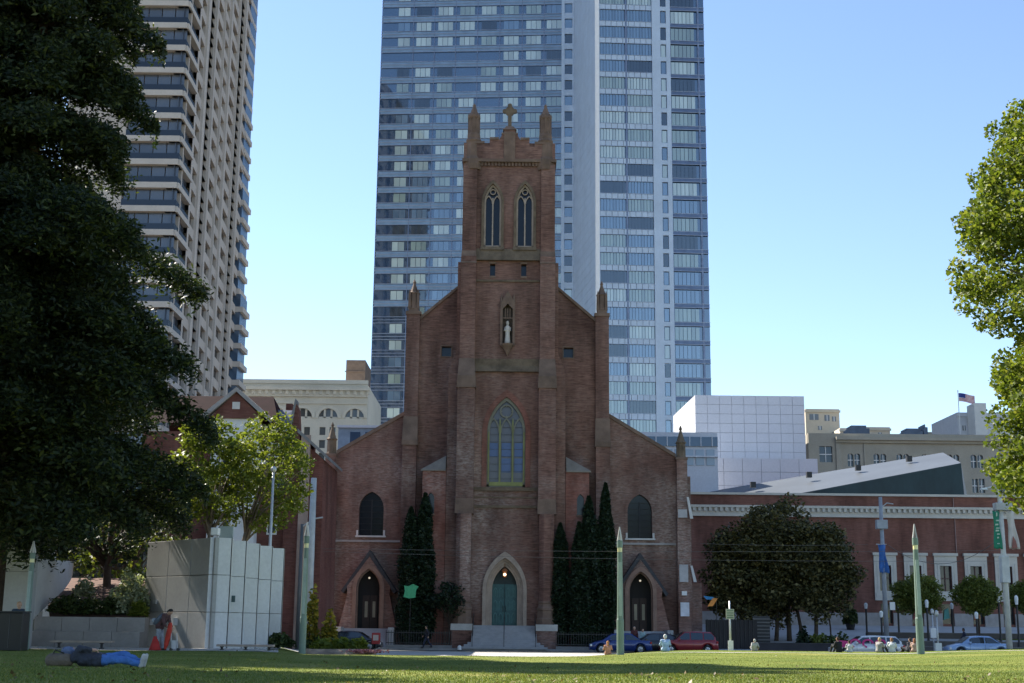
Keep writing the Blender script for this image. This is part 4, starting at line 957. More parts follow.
# ------------------------------------------------------------------ brick museum
Dm=140.
def ZM(v,u=850): return Z(u,v,Dm)
def XM(u,v=560): return X(u,v,Dm)
mu=thing('brick_museum','long red brick museum with cream dentil cornice and white framed windows','building',(XM(860),Dm,2))
mx0,mx1=XM(676),XM(1110)
wc=[884.5-30*1]+[884.5+30.2*i for i in range(0,8)]; wc=wc[1:]
zs_=[0,ZM(623),ZM(603),ZM(590.5),ZM(565),ZM(496)]
xs=[mx0]
for u_ in wc: xs+=[XM(u_-5.8),XM(u_+5.8)]
xs.append(mx1)
mb=MB(lambda s,d,z:(s,Dm+d,z)); grid_wall(mb,xs,zs_,lambda i,j:i%2==1 and j in(1,3),.5)
mb.box(mx0,mx1,.9,30,0,ZM(496)-.4); mb.box(mx0-.4,mx0-.01,0,30,0,ZM(496)); mb.build('wall',BRICK_M,mu)
TRIM=mat('cream terracotta trim',(.58,.54,.47),.75,.08,.6)
for i,u_ in enumerate(wc):
    c_=XM(u_); e=XM(u_+5.8)-c_; o_=XM(u_+11.2)-c_
    mb=MB(); mb.poly([(c_-e,Dm+.35,ZM(590.5)),(c_+e,Dm+.35,ZM(590.5)),(c_+e,Dm+.35,ZM(565)),(c_-e,Dm+.35,ZM(565))]); wn=mb.build('window',glass('museum dark pane',(.05,.035,.035),.14),mu)
    mb=MB(); zt_,zb_=ZM(555),ZM(600)
    mb.band([(c_-o_,zb_),(c_-o_,zt_),(c_+o_,zt_),(c_+o_,zb_)],[(c_-e-.003,ZM(590.5)),(c_-e-.003,ZM(565)),(c_+e+.003,ZM(565)),(c_+e+.003,ZM(590.5))],Dm-.16,Dm-.003,True)
    mb.box(c_-o_-.12,c_+o_+.12,Dm-.35,Dm-.005,zt_+.003,zt_+.28); mb.box(c_-o_+.12,c_+o_-.12,Dm-.22,Dm-.162,zb_+.35,ZM(592.5)); mb.box(c_-o_+.3,c_-e-.25,Dm-.2,Dm-.163,ZM(592),ZM(562)); mb.box(c_+e+.25,c_+o_-.3,Dm-.2,Dm-.163,ZM(592),ZM(562))
    mb.build('frame',TRIM,wn)
    mb=MB(); mb.box(c_-.05,c_+.05,Dm+.25,Dm+.33,ZM(590.5),ZM(565)); mb.box(c_-e,c_+e,Dm+.26,Dm+.32,ZM(578),ZM(577)); mb.build('mullion',mat('bronze bar',(.12,.07,.06)),wn)
    mb=MB(); mb.poly([(c_-e,Dm+.45,ZM(623)),(c_+e,Dm+.45,ZM(623)),(c_+e,Dm+.45,ZM(603)),(c_-e,Dm+.45,ZM(603))]); dr=mb.build('ground_floor_opening',glass('ground floor glass',(.045,.05,.05),.12),mu)
    mb=MB()
    cc=[(.5,.42,.08),(.35,.10,.08),(.10,.3,.25),(.55,.2,.08)][i%4]
    mb.prism([(c_-e*.6,ZM(619)),(c_+e*.5,ZM(617)),(c_+e*.3,ZM(607)),(c_-e*.4,ZM(609))],Dm+.3,Dm+.36); mb.build('poster',mat('poster colour %d'%(i%4),cc,.7),dr)
mb=MB(); x_=mx0
for i in range(len(wc)+1):
    a=mx0 if i==0 else XM(wc[i-1]+5.9); b_=XM(wc[i]-5.9) if i<len(wc) else mx1
    mb.box(a,b_,Dm-.2,Dm-.003,0,ZM(612.5))
mb.build('stone_base',mat('light stone base',(.36,.33,.31),.8),mu)
mb=MB(); zc0,zc1=ZM(517.5),ZM(506.5); mb.box(mx0,mx1,Dm-.5,Dm-.003,zc1-.25,zc1); mb.box(mx0,mx1,Dm-.18,Dm-.004,zc0,zc1-.253); mb.box(mx0,mx1,Dm-.3,Dm-.183,zc0+.0,zc0+.28)
cor=mb.build('cornice',TRIM,mu)
mb=MB(); x=mx0+.1
while x<mx1: mb.box(x,x+.28,Dm-.45,Dm-.184,zc1-.62,zc1-.256); x+=.56
mb.build('dentil',TRIM,cor)
mb=MB(); mb.box(mx0-.1,mx1,Dm-.25,Dm+.6,ZM(496)+.002,ZM(493.7)); mb.build('coping',TRIM,mu)
mb=MB(); x=XM(955,530); mb.tube([(x,Dm-.1,ZM(555)),(x,Dm-.1,ZM(518))],.05); x=XM(953,503); mb.tube([(x,Dm-.1,ZM(506)),(x,Dm-.1,ZM(497))],.05); mb.build('downpipe',mat('brown pipe',(.3,.2,.18)),mu)
# tilted steel box rising from the roof
Ds=150.
def PS(u,v,D): p=P(u,v,D); return tuple(p)
mb=MB()
A_=PS(690,496,Ds+14); B_=PS(800,497,Ds); C_=PS(961,463,Ds); D_=PS(943,452,Ds+12); E_=PS(700,492,Ds+14); F_=PS(965,500,Ds)
Cz=PS(961,463,Ds); 
mb.add([PS(780,497,Ds),Cz,PS(965,500,Ds),PS(943,452.5,Ds+12),PS(700,493,Ds+16),PS(700,500,Ds+16),PS(968,500,Ds+12)],[(0,2,1),(0,1,3,4),(1,2,6,3),(0,4,5)])
lid=mb.build('steel_roof_volume',mat('pale brushed steel',(.11,.125,.145),.5,.1,.2,metal=.3),mu)
mb=MB(); mb.add([PS(782,497.2,Ds-.06),PS(964.5,500,Ds-.06),PS(961,463.4,Ds-.06)],[(0,1,2)]); mb.build('steel_front',mat('dark blue steel',(.016,.042,.050),.5,.35,.25,metal=.3,sc=(1,1,.4)),lid)
mb=MB()
for u_,v_ in((753,485),(809,475),(858,468),(909,459)): q=P(u_,v_,Ds+8); mb.box(q.x-.3,q.x+.3,q.y-.3,q.y+.3,q.z-.3,q.z+.35)
mb.build('roof_light',BLACK,lid)
# brick return with plaques between church and museum
Dn=116.; an=thing('brick_gate_pier','brick return wall with pale plaques between the church and the museum','wall',(X(692,560,Dn),Dn,.15))
def XN(u,v=560): return X(u,v,Dn)
mb=MB(); mb.box(XN(682),XN(689),Dn,Dn+4,.15,Z(690,500,Dn)); mb.box(XN(689)+.003,XN(702),Dn+.5,Dn+3,.15,Z(690,583,Dn)); mb.build('wall',BRICK,an)
for (u0_,u1_,v0_,v1_,nm,mt) in((675.5,684,566,583,'stone_plaque',mat('grey plaque',(.50,.48,.48))),(677.5,682.5,592,596,'small_sign',WHITE),(676,684.5,603,616.5,'notice_board',mat('white notice',(.68,.68,.72))),(675,684,512,520,'stone_block',MATS['grey plaque'])):
    mb=MB(); mb.box(XN(u0_),XN(u1_),Dn-2.62,Dn-2.5,Z(690,v1_,Dn),Z(690,v0_,Dn)); 
    o=mb.build(nm,mt,an)
mb=MB(); mb.box(XN(674.5),XN(687),Dn-2.495,Dn-.003,.15,Z(690,503,Dn)); mb.build('corner_pier',BRICK,an)
for v0_,v1_,ua,ub in((567,583,686,690.5),(500,521,683.5,688)):
    mb=MB(); mb.prism([(XN(ua),Z(690,v0_,Dn)),(XN(ua+2),Z(690,v0_,Dn)),(XN(ub+1.5),Z(690,v1_,Dn)),(XN(ub-1.5),Z(690,v1_,Dn))],Dn-2.8,Dn-2.63); mb.build('raking_stone',WSTONE,an)
# ------------------------------------------------------------------ trees
def leaves(name, centers, size, mat_, parent, aspect=1.6, up=.3, droop=0., org=(0,0,0), seed=0):
    r_=np.random.default_rng(seed+len(centers)); n=len(centers)
    a=r_.normal(size=(n,3)); a[:,2]*=.6; a/=np.linalg.norm(a,axis=1)[:,None]
    nrm=r_.normal(size=(n,3)); nrm[:,2]+=up*2; b_=np.cross(nrm,a); b_/=np.linalg.norm(b_,axis=1)[:,None]+1e-9
    s_=size*(.55+.9*r_.random(n))[:,None]
    a=a*s_*aspect*.5; b_=b_*s_*.5; c=centers-np.array(org)
    V=np.stack([c-a,c-a*.1+b_,c+a,c-a*.1-b_],1)
    V[:,2,2]-=droop*size
    return mesh_np(name,V.reshape(-1,3),4,mat_,parent)
def clump_pts(cs, rad, per, seed=1, flat=.8, shell=.35):
    r_=np.random.default_rng(seed); out=[]
    for (c,r) in zip(cs,rad):
        k=max(4,int(per*(r*r)))
        d=r_.normal(size=(k,3)); d/=np.linalg.norm(d,axis=1)[:,None]; q=r*(shell+(1-shell)*r_.random(k)**.6)
        p=d*q[:,None]; p[:,2]*=flat; out.append(np.array(c)+p)
    return np.concatenate(out)
def wob(r_,s): return (r_.random()-.5)*2*s
def broad(name,label,loc,h,trunk_h,rx,rz,tr,leafm,barkm,nc=60,cr=(.5,.9),per=150,ls=.14,group=None,seed=1,lean=0,ry=None,zc=None,trunks=None,cat='tree',shellc=.45,keep=None,aspect=1.5,skew=0,orient=.3):
    r_=random.Random(seed); x,y,z=loc; t=thing(name,label,cat,loc,group); ry=ry or rx; zc=zc if zc is not None else h-rz
    cs=[];rad=[]
    while len(cs)<nc:
        d=Vector((r_.gauss(0,1),r_.gauss(0,1),r_.gauss(0,1))).normalized(); q=shellc+(1-shellc)*r_.random()**.5
        c=Vector((x+d.x*rx*q+lean+skew*d.z,y+d.y*ry*q,z+zc+d.z*rz*q))
        if keep and not keep(c): continue
        cs.append(tuple(c)); rad.append(cr[0]+(cr[1]-cr[0])*r_.random())
    pts=clump_pts(cs,rad,per,seed)
    tb=MB(); tk=trunks or [(0,0,tr)]
    for (dx,dy,rr_) in tk:
        topz=z+zc
        path=[(x+dx,y+dy,z-.1),(x+dx*.9+.05,y+dy,z+trunk_h*.5),(x+dx*.75+lean*.4,y+dy*.8,z+trunk_h),(x+dx*.5+lean*.8,y+dy*.5,z+trunk_h+(zc+rz*.3-trunk_h)*.6)]
        tb.tube(path,[rr_*1.25,rr_,rr_*.85,rr_*.35],9)
    tb.build('trunk',barkm,t,smooth=True)
    lb=MB()
    for c in r_.sample(cs,min(len(cs),22)):
        dx,dy,rr_=r_.choice(tk); s_=Vector((x+dx*.75+lean*.4,y+dy*.8,z+trunk_h*(.9+.2*r_.random()))); e=Vector(c); m_=(s_+e)/2+Vector((wob(r_,.2),wob(r_,.2),.25))
        lb.tube([s_,m_,e],[rr_*.45,rr_*.25,rr_*.06],6)
    lb.build('branch',barkm,t,smooth=True)
    lo=leaves('crown',pts,ls,leafm,t,aspect=aspect,org=loc,seed=seed,up=orient)
    return t
DARKLEAF=leafmat('redwood foliage',(.018,.030,.014),(.032,.052,.020),(.10,.12,.03),.35)
LIME=leafmat('young tree leaf',(.10,.14,.022),(.18,.22,.035),(.28,.30,.06),.45)
PLANE=leafmat('plane tree leaf',(.09,.13,.02),(.17,.22,.035),(.32,.33,.08),.45)
MAGN=leafmat('magnolia leaf',(.045,.048,.018),(.10,.09,.03),(.22,.18,.07),.15)
ROUND=leafmat('clipped tree leaf',(.10,.13,.025),(.17,.20,.04),(.24,.25,.06),.35)
BGL=leafmat('sunlit background leaf',(.07,.10,.015),(.13,.16,.03),(.25,.24,.05),.45)
CYP=leafmat('cypress leaf',(.010,.022,.010),(.016,.034,.014),(.028,.048,.02),.12)
SHR=leafmat('shrub leaf',(.03,.05,.015),(.06,.09,.025),(.12,.15,.05),.25)
VAR=leafmat('variegated shrub leaf',(.22,.27,.15),(.36,.40,.27),(.5,.52,.40),.3)
YEL=leafmat('yellow flowering leaf',(.12,.14,.02),(.35,.26,.03),(.55,.38,.05),.35)
fl_=leaves('fallen_leaves',FALL,.045,leafmat('dry fallen leaf',(.11,.07,.03),(.19,.13,.05),(.26,.20,.09),.2),None,up=2.5,seed=9); tag(fl_,'dry brown leaves scattered over the park lawn','leaves',kind='stuff')
# large conifer: drooping boughs around one tall trunk
def conifer(name,label,u_,D,base_z,top,prof,seed,density,ls,scale=1.0):
    r_=random.Random(seed); rn=np.random.default_rng(seed); x=X(u_,300,D)
    t=thing(name,label,'tree',(x,D,base_z))
    mb=MB(); mb.tube([(x,D,base_z-.2),(x+.1,D,base_z+6),(x-.1,D,base_z+14),(x,D,base_z+top*.62),(x,D,base_z+top)],[.75,.6,.48,.3,.03],12); mb.build('trunk',BARK,t,smooth=True)
    bb_=MB(); C=[]
    z=prof[0][0]; first=prof[0][0]
    while z<top-.3:
        R_=np.interp(z,[p[0] for p in prof],[p[1] for p in prof]); gap=zrel(200)<z<zrel(150)
        nb=5
        for k in range(nb):
            az=r_.random()*6.283; L=R_*(.66+.44*r_.random())*(.62 if gap and math.sin(az)<.3 else 1); dr=.10+.10*r_.random()
            zz=z+wob(r_,.45); ca,sa=math.cos(az),math.sin(az)
            pts=[Vector((x+ca*L*q,D+sa*L*q,base_z+zz+L*(.10*math.sin(q*2.6)-dr*q*q*1.6))) for q in(0,.25,.5,.75,1)]
            bb_.tube(pts,[.09,.07,.05,.03,.012],5,cap=False)
            nn=int(density*L*L**.5)
            q=.12+.88*rn.random(nn)**.75
            spread=(.22+.62*np.sin(np.clip(q,0,1)*2.6))*min(1.5,.3+L*.15)*(.82+.36*np.abs(np.sin(q*9+az*3)))
            lat=rn.normal(size=nn)*spread*.62; ver=rn.normal(size=nn)*(.20+.13*spread)-np.abs(lat)*.25
            px=x+ca*L*q-sa*lat; py=D+sa*L*q+ca*lat
            pz=base_z+zz+L*(.10*np.sin(q*2.6)-dr*q*q*1.6)+ver
            C.append(np.stack([px,py,pz],1))
        z+=.66
    bb_.build('branch',BARK,t)
    C=np.concatenate(C); leaves('crown',C,ls,DARKLEAF,t,aspect=2.6,org=(x,D,base_z),seed=seed,droop=.25,up=.1)
    return t
RDp=61.
def zrel(v): return Z(60,v,RDp)-.9
mp=m2(300,RDp)
prof=[(zrel(520),(165)*mp),(zrel(480),183*mp),(zrel(430),196*mp),(zrel(395),188*mp),(zrel(370),196*mp),(zrel(330),168*mp),(zrel(292),150*mp),(zrel(262),186*mp),(zrel(240),188*mp),(zrel(205),130*mp),(zrel(160),112*mp),(zrel(125),138*mp),(zrel(75),142*mp),(zrel(30),126*mp),(zrel(0),112*mp),(37,2.8),(41,.3)]
prof=sorted(prof)
conifer('redwood_tree','huge dark evergreen conifer filling the left edge of the view',19,RDp,.9,41,[(a,b_*(1.0 if a<zrel(225) else .92)) for a,b_ in prof],3,150,.105)
# second evergreen outside the frame on the left whose shadow crosses the lawn
broad('broadleaf_tree','small broadleaf tree with leaves lit yellow green behind the white curved wall',(X(62,500,88),88,.9),9,3.2,5.0,2.8,.22,BGL,BARK,nc=60,per=70,ls=.24,seed=12,group='trees glimpsed behind the conifer')
broad('broadleaf_tree','broadleaf tree with sunlit leaves behind the planter of variegated shrubs',(X(128,500,84),84,.9),9.0,3.0,3.8,3.0,.2,BGL,BARK,nc=50,per=70,ls=.24,seed=13,group='trees glimpsed behind the conifer')
broad('broadleaf_tree','broadleaf tree behind the concrete pillar at the far left edge',(X(-18,500,90),90,.9),12,3.0,5.2,4.4,.25,BGL,BARK,nc=55,per=60,ls=.24,seed=14,group='trees glimpsed behind the conifer')
broad('shade_tree','dark trunked evergreen standing in the planter behind the huge conifer',(X(108,560,76),76,1.5),9.5,3.6,3.6,2.8,.24,DARKLEAF,BARK,nc=50,cr=(.7,1.2),per=70,ls=.2,seed=15)
# evergreens outside the frame at left: their shade falls on the lawn and the concrete walls
broad('evergreen_tree','tall evergreen at the near left edge of the lawn, outside the view',(-21.8,34,1.3),23,4,5.8,9,.4,DARKLEAF,BARK,nc=210,cr=(1,1.6),per=40,ls=.35,seed=16,group='evergreens left of the view')
broad('evergreen_tree','second tall evergreen on the left lawn edge, outside the view',(-26,46.5,1.1),24,4,5.8,8.5,.4,DARKLEAF,BARK,nc=200,cr=(.9,1.6),per=40,ls=.35,seed=19,group='evergreens left of the view')
broad('evergreen_tree','very tall evergreen left of the huge conifer, outside the view',(-29.5,60,1.),43,5,5.6,18,.5,DARKLEAF,BARK,nc=330,cr=(1.1,1.7),per=30,ls=.4,seed=23,group='evergreens left of the view')
broad('evergreen_tree','tall evergreen left of the planter, mostly outside the view',(-34,77.5,.9),25,5,6.2,10,.45,DARKLEAF,BARK,nc=130,cr=(.9,1.6),per=30,ls=.35,seed=17,group='evergreens left of the view')
# two young trees above the ribbed concrete building
YD=76.
yz=.9
broad('young_tree','yellow green young tree above the left end of the ribbed concrete building',(X(208,560,YD),YD,yz),Z(205,424,YD)-yz,6.2,2.5,3.1,.14,LIME,BARK_L,nc=95,cr=(.4,.85),per=240,ls=.14,seed=21,zc=Z(205,474,YD)-yz,group='young trees above the concrete building')
broad('young_tree','taller young tree with leaning trunk beside the slim white pole',(X(232,560,YD+1),YD+1,yz),Z(262,412,YD)-yz,6.0,2.75,3.3,.15,LIME,BARK_L,nc=105,cr=(.35,.8),per=240,ls=.14,seed=22,zc=Z(262,470,YD)-yz,lean=X(268,470,YD)-X(238,470,YD),group='young trees above the concrete building')
# plane tree at the right edge
PDt=42.
def plane_keep(c):
    return True
pz=1.0
px_=X(1096,300,PDt)
def prad(z_):   # crown radius by height
    return float(np.interp(z_,[Z(1000,510,PDt),Z(1000,470,PDt),Z(1000,420,PDt),Z(1000,360,PDt),Z(1000,310,PDt),Z(1000,262,PDt),Z(1000,200,PDt),Z(1000,150,PDt),Z(1000,105,PDt),Z(1000,60,PDt),Z(1000,20,PDt)],[2.5,3.75,3.4,3.5,3.9,4.8,4.0,3.7,2.4,.4,.1]))
r_=random.Random(31); pt_=thing('plane_tree','leafy bright green plane tree cut off by the right edge','tree',(px_,PDt,pz)); cs=[];rad=[]
while len(cs)<850:
    z_=Z(1000,500,PDt)+r_.random()*(Z(1000,128,PDt)-Z(1000,515,PDt)); R_=prad(z_); a=r_.random()*6.283; q=(.25+.75*r_.random()**.5)*R_*(.80+.20*r_.random())
    cs.append((px_+q*math.cos(a),PDt+q*math.sin(a),z_+wob(r_,.2))); rad.append(.3+.42*r_.random())
leaves('crown',clump_pts(cs,rad,480,31),.12,PLANE,pt_,aspect=1.15,org=(px_,PDt,pz),seed=31,up=.2)
mb=MB(); mb.tube([(px_,PDt,pz-.2),(px_+.1,PDt,pz+4),(px_,PDt,pz+8),(px_,PDt,pz+12.5)],[.3,.24,.16,.03],10); mb.build('trunk',BARK_L,pt_,smooth=True)
mb=MB()
for c in r_.sample(cs,50): mb.tube([(px_,PDt,max(pz+2.5,c[2]-2.2)),((px_+c[0])/2,(PDt+c[1])/2,c[2]-.8),c],[.09,.05,.012],5)
mb.build('branch',BARK_L,pt_)
# dark evergreen group in front of the museum
MDt=118.
def mtree(u_,w_,vt,label,trunks,seed,nc):
    D=MDt+random.Random(seed).random()*3; rx=w_*m2(560,D); x=X(u_,600,D); zt_=Z(u_,vt,D); z0=.55; zb_=Z(u_,621,D)
    return broad('magnolia_tree',label,(x,D,z0),zt_-z0,3.2,rx,(zt_-zb_)/2,.2,MAGN,BARK,nc=nc,cr=(.8,1.4),per=130,ls=.20,group='dark evergreen trees before the museum',seed=seed,zc=(zt_+zb_)/2-z0,trunks=trunks,shellc=.35)
mtree(745,38,520,'dark evergreen tree nearest the church, left part of the dark clump',[(-.4,0,.16),(.6,.3,.13)],41,110)
mtree(783,52,503,'tallest dark evergreen tree in the middle of the clump before the museum',[(-.7,0,.17),(.5,.2,.2),(1.5,-.3,.15)],42,180)
mtree(820,34,519,'dark evergreen tree with sunlit right side, right part of the clump',[(-.5,0,.17),(.9,.2,.07)],43,105)
# clipped round trees on the plaza
for i,(u_,w_,v0_,v1_,lab) in enumerate(((918,22.5,577,613,'dark clipped round plaza tree behind the green pencil lamp'),(977,20.5,580,612,'sunlit clipped round plaza tree between two museum windows'),(1034,20,582,613,'clipped round plaza tree cut by the right edge'))):
    D=121.; x=X(u_,600,D); z0=HP(x,D); zt_=Z(u_,v0_,D); zb_=Z(u_,v1_,D)
    broad('round_tree',lab,(x,D,z0),zt_-z0,(zb_-z0),w_*m2(600,D),(zt_-zb_)/2,.09,ROUND,BARK,nc=110,cr=(.5,.8),per=260,ls=.13,group='clipped round trees on the plaza',seed=51+i,zc=(zt_+zb_)/2-z0,shellc=.6)
# cypresses
def cypress(u_,vt,w_,D,label,seed):
    x=X(u_,600,D); z0=.15; h=Z(u_,vt,D)-z0; r0_=w_*m2(560,D); t=thing('cypress_tree',label,'tree',(x,D,z0),'cypresses against the church front'); rn=np.random.default_rng(seed); n=int(9000*h/8)
    q=rn.random(n); zz=.3+q*(h-.3); R_=r0_*np.interp(q,[0,.1,.35,.6,.8,.93,1],[.55,.9,1,.86,.62,.32,.03])*(1+.13*np.sin(q*17+seed)+.1*rn.normal(size=n)); a=rn.random(n)*6.283; f=.5+.5*rn.random(n)**.4
    R_=R_*(1+.16*np.sin(a*5+q*9+seed))
    C=np.stack([x+np.cos(a)*R_*f,D+np.sin(a)*R_*f*.8,z0+zz],1)
    o=leaves('crown',C,.13,CYP,t,aspect=1.9,org=(x,D,z0),seed=seed,up=-.1)
    mb=MB(); mb.tube([(x,D,z0-.1),(x,D,z0+h*.9)],[.14,.02],7); mb.build('trunk',BARK,t)
for a in((409,507,11,110.9,'shorter slim cypress left of the church tower, nearest the left porch',61),(423,493,11,111.0,'taller cypress left of the church tower beside the pale turret',62),(560,523,10,110.8,'shortest cypress just right of the tower buttress',63),(579,522,9,110.2,'cypress in the front of the right group, left of the tallest pair',64),(589,496,12.5,110.9,'broad tall cypress in the middle of the right group',65),(606,483,10,111.4,'tallest slim cypress beside the right porch',66)): cypress(*a)
broad('bay_tree','small dark round tree left of the church steps',(X(449,620,110.2),110.2,.15),Z(449,583,110.2)-.15,2.0,1.45,1.35,.07,CYP,BARK,nc=40,cr=(.3,.55),per=240,ls=.14,seed=71)
# ------------------------------------------------------------------ shrubs and planting
def shrub(name,label,x,y,z,rx,rz,m_,seed,n=1400,ls=.1,group=None,cat='shrub',spiky=False,ry=None):
    t=thing(name,label,cat,(x,y,z),group); rn=np.random.default_rng(seed); ry=ry or rx
    d=rn.normal(size=(n,3)); d/=np.linalg.norm(d,axis=1)[:,None]; d[:,2]=np.abs(d[:,2])*.95-.0; q=.45+.55*rn.random(n)**.5; lob=1+.22*np.sin(d[:,0]*5+seed)*np.cos(d[:,1]*4+d[:,2]*5)
    C=np.stack([x+d[:,0]*rx*q*lob,y+d[:,1]*ry*q*lob,z+d[:,2]*rz*2*q*lob],1)
    leaves('foliage',C,ls,m_,t,org=(x,y,z),seed=seed,aspect=2.6 if spiky else 1.5)
    mb=MB()
    for k in range(5):
        a=k*1.26; mb.tube([(x,y,z-.05),(x+math.cos(a)*rx*.6,y+math.sin(a)*ry*.6,z+rz*1.3)],[.03,.01],5)
    mb.build('stem',BARK,t); return t
g1='shrubs in the raised planter at left'
PLD=66.
def pl(u_,v_,D=PLD): return X(u_,v_,D),Z(u_,v_,D)
x_,z_=pl(128,613); shrub('variegated_shrub','rounded pale variegated shrub against the ribbed concrete building',x_,PLD+.3,z_,.95,1.0,VAR,81,2600,.12,g1)
x_,z_=pl(84,596,70); shrub('variegated_shrub','small pale shrub in the planter near the white curved wall',x_,70,z_,.55,.45,VAR,82,700,.1,g1)
x_,z_=pl(138,617,65.4); shrub('strappy_plant','low yellow green strappy plant at the right end of the planter',x_,65.4,z_,.4,.35,YEL if False else LIME,83,500,.14,g1,'plant',True)
for i,(u_,v_,rx) in enumerate(((65,612,.9),(80,614,1.0),(97,614,1.1),(112,614,.8))):
    x_,z_=pl(u_,v_,66); shrub('low_shrub','low dark green shrub in the planter, %s'%('one nearest the white curved wall','second from the white curved wall','third from the white curved wall','one under the variegated shrub')[i],x_,66,z_,rx,.42,SHR,84+i,900,.11,g1)
g2='plants in the bed beside the second pencil lamp'
BD=70.
def bed(u_,v_,rx,h_,m_,name,label,seed,n=900,spiky=False,D=BD,ls=.13):
    x,z=X(u_,v_,D),H(X(u_,v_,D),D)+.1; shrub(name,label,x,D,z,rx,h_/2,m_,seed,n,ls,g2,'plant' if spiky else 'shrub',spiky)
bed(311,640,.42,3.3,YEL,'flowering_shrub','tall narrow shrub with orange yellow flowers right beside the green pencil lamp',91,1100)
bed(329,640,.48,2.1,YEL,'flowering_shrub','shorter yellow flowering shrub left of the parked dark car',92,1000)
bed(316,648,.8,.9,SHR,'low_shrub','low dark green shrub at the foot of the yellow flowering shrubs',93,900)
for i,(u_,lab) in enumerate(((321,'leftmost'),(342,'middle'),(357,'rightmost'))): bed(u_,649,.5,.62,LIME,'agapanthus_plant','%s of the three pale green strappy plants in the kerbside bed'%lab,94+i,420,True,68,.2)
bed(246,640,.5,.6,SHR,'low_shrub','dark low shrub at the foot of the concrete building behind the bench',97,500)
bed(278,640,.9,.7,SHR,'low_shrub','dark low shrub behind the right end of the bench',98,700)
mb=MB(); xa_,xb_=X(306,650,67),X(377,650,67)
vs=[]; n=24
for i in range(n+1):
    q=i/n; x=xa_+(xb_-xa_)*q; wd=.9*math.sin(math.pi*min(1,max(0,q*.96+.02)))**.5; vs.append((x,wd))
for i in range(n):
    (a,wa),(b_,wb_)=vs[i],vs[i+1]; za_,zb_=H(a,67)+.13,H(b_,67)+.13
    mb.quad((a,67-wa,za_-.11),(b_,67-wb_,zb_-.11),(b_,67,zb_+.14),(a,67,za_+.14)); mb.quad((a,67,za_+.14),(b_,67,zb_+.14),(b_,69.5+wb_*.1,zb_-.1),(a,69.5+wa*.1,za_-.1))
o=mb.build('planting_bed',mat('pink flowers and mulch',(.33,.24,.17),.95,.45,1.2)); o['kind']='structure'
# pink ground flowers
rn=np.random.default_rng(5); n=900; C=np.stack([X(366,652,66.6)+rn.normal(size=n)*.35,66.4+rn.normal(size=n)*.3,H(X(366,652,66.6),66.6)+.12+.12*rn.random(n)],1)
o=leaves('pink_flowers',C,.07,leafmat('pink petal',(.35,.10,.14),(.5,.2,.22),(.6,.3,.3),.3),None); tag(o,'low pink flowers at the right tip of the kerbside bed','flowers',kind='stuff')
# mulch bank inside raised planter
mb=MB(); ya=64.8
for (ua,va,ub,vb) in((50,617,145,617),):
    a=P(ua,va,ya); b_=P(ub,vb,ya); c=P(ub,578,80); d=P(ua-8,578,80); mb.quad(a,b_,c,d)
o=mb.build('planter_soil',mat('red brown mulch',(.095,.042,.026),.95,.4,1.5,bump=.4)); o['kind']='structure'
# ------------------------------------------------------------------ concrete pieces at left
kA=(X(145,590,67),67.); kB=(X(213,590,62.2),62.2); kC=(X(280.5,590,73),73.)
zb0_=.9; zt0_=Z(213,537,62.2)
cbld=thing('concrete_pavilion','grey concrete pavilion with flat panelled face and ribbed side wall','building',(kB[0],kB[1],zb0_))
mb=MB(); mb.vprism([(kA[0]+.25,kA[1]+.25),(kB[0],kB[1]+.3),(kC[0]-.25,kC[1]+.1),(kC[0]-3,kC[1]+5),(kA[0]+1,kA[1]+6)],zb0_-.3,zt0_-.05); mb.build('core',mat('joint dark',(.24,.235,.23)),cbld)
fm,L=mapf(*kA,*kB); mb=MB(fm); hs=[zb0_-.2,Z(180,619,64.5),Z(180,607,64.5)+.15,Z(180,571,64.5),zt0_]; hs=[zb0_-.2,zb0_+1.62,zb0_+3.3,zt0_]
for i in range(3):
    for j in range(3): mb.box(L*i/3+.015,L*(i+1)/3-.015,0,.2,hs[j]+.015,hs[j+1]-.015)
mb.build('panel_wall',CONC,cbld,bevel=.012)
fm,L=mapf(*kB,*kC); mb=MB(); nr=5; pts=[]
for i in range(nr):
    s=L*i/nr; e=L/nr
    pts+=[fm(s,-.02,0)[:2],fm(s+e*.42,-.55,0)[:2]] if False else [fm(s+.001,.25,0)[:2],fm(s+e*.28,-.55,0)[:2],fm(s+e*.70,-.30,0)[:2]]
pts.append(fm(L,.25,0)[:2])
for (a,b_) in zip(pts,pts[1:]):
    for j in range(3):
        z0_,z1_=hs[j]+.012,hs[j+1]-.012; mb.add([(a[0],a[1],z0_),(b_[0],b_[1],z0_),(b_[0],b_[1]+.2,z0_),(a[0],a[1]+.2,z0_),(a[0],a[1],z1_),(b_[0],b_[1],z1_),(b_[0],b_[1]+.2,z1_),(a[0],a[1]+.2,z1_)],[(0,3,2,1),(4,5,6,7),(0,1,5,4),(1,2,6,5),(2,3,7,6),(3,0,4,7)])
mb.build('ribbed_wall',mat('smooth sunlit concrete',(.62,.62,.62),.55,.08,.5),cbld)  # paler than the flat face: its brighter light is put into the colour
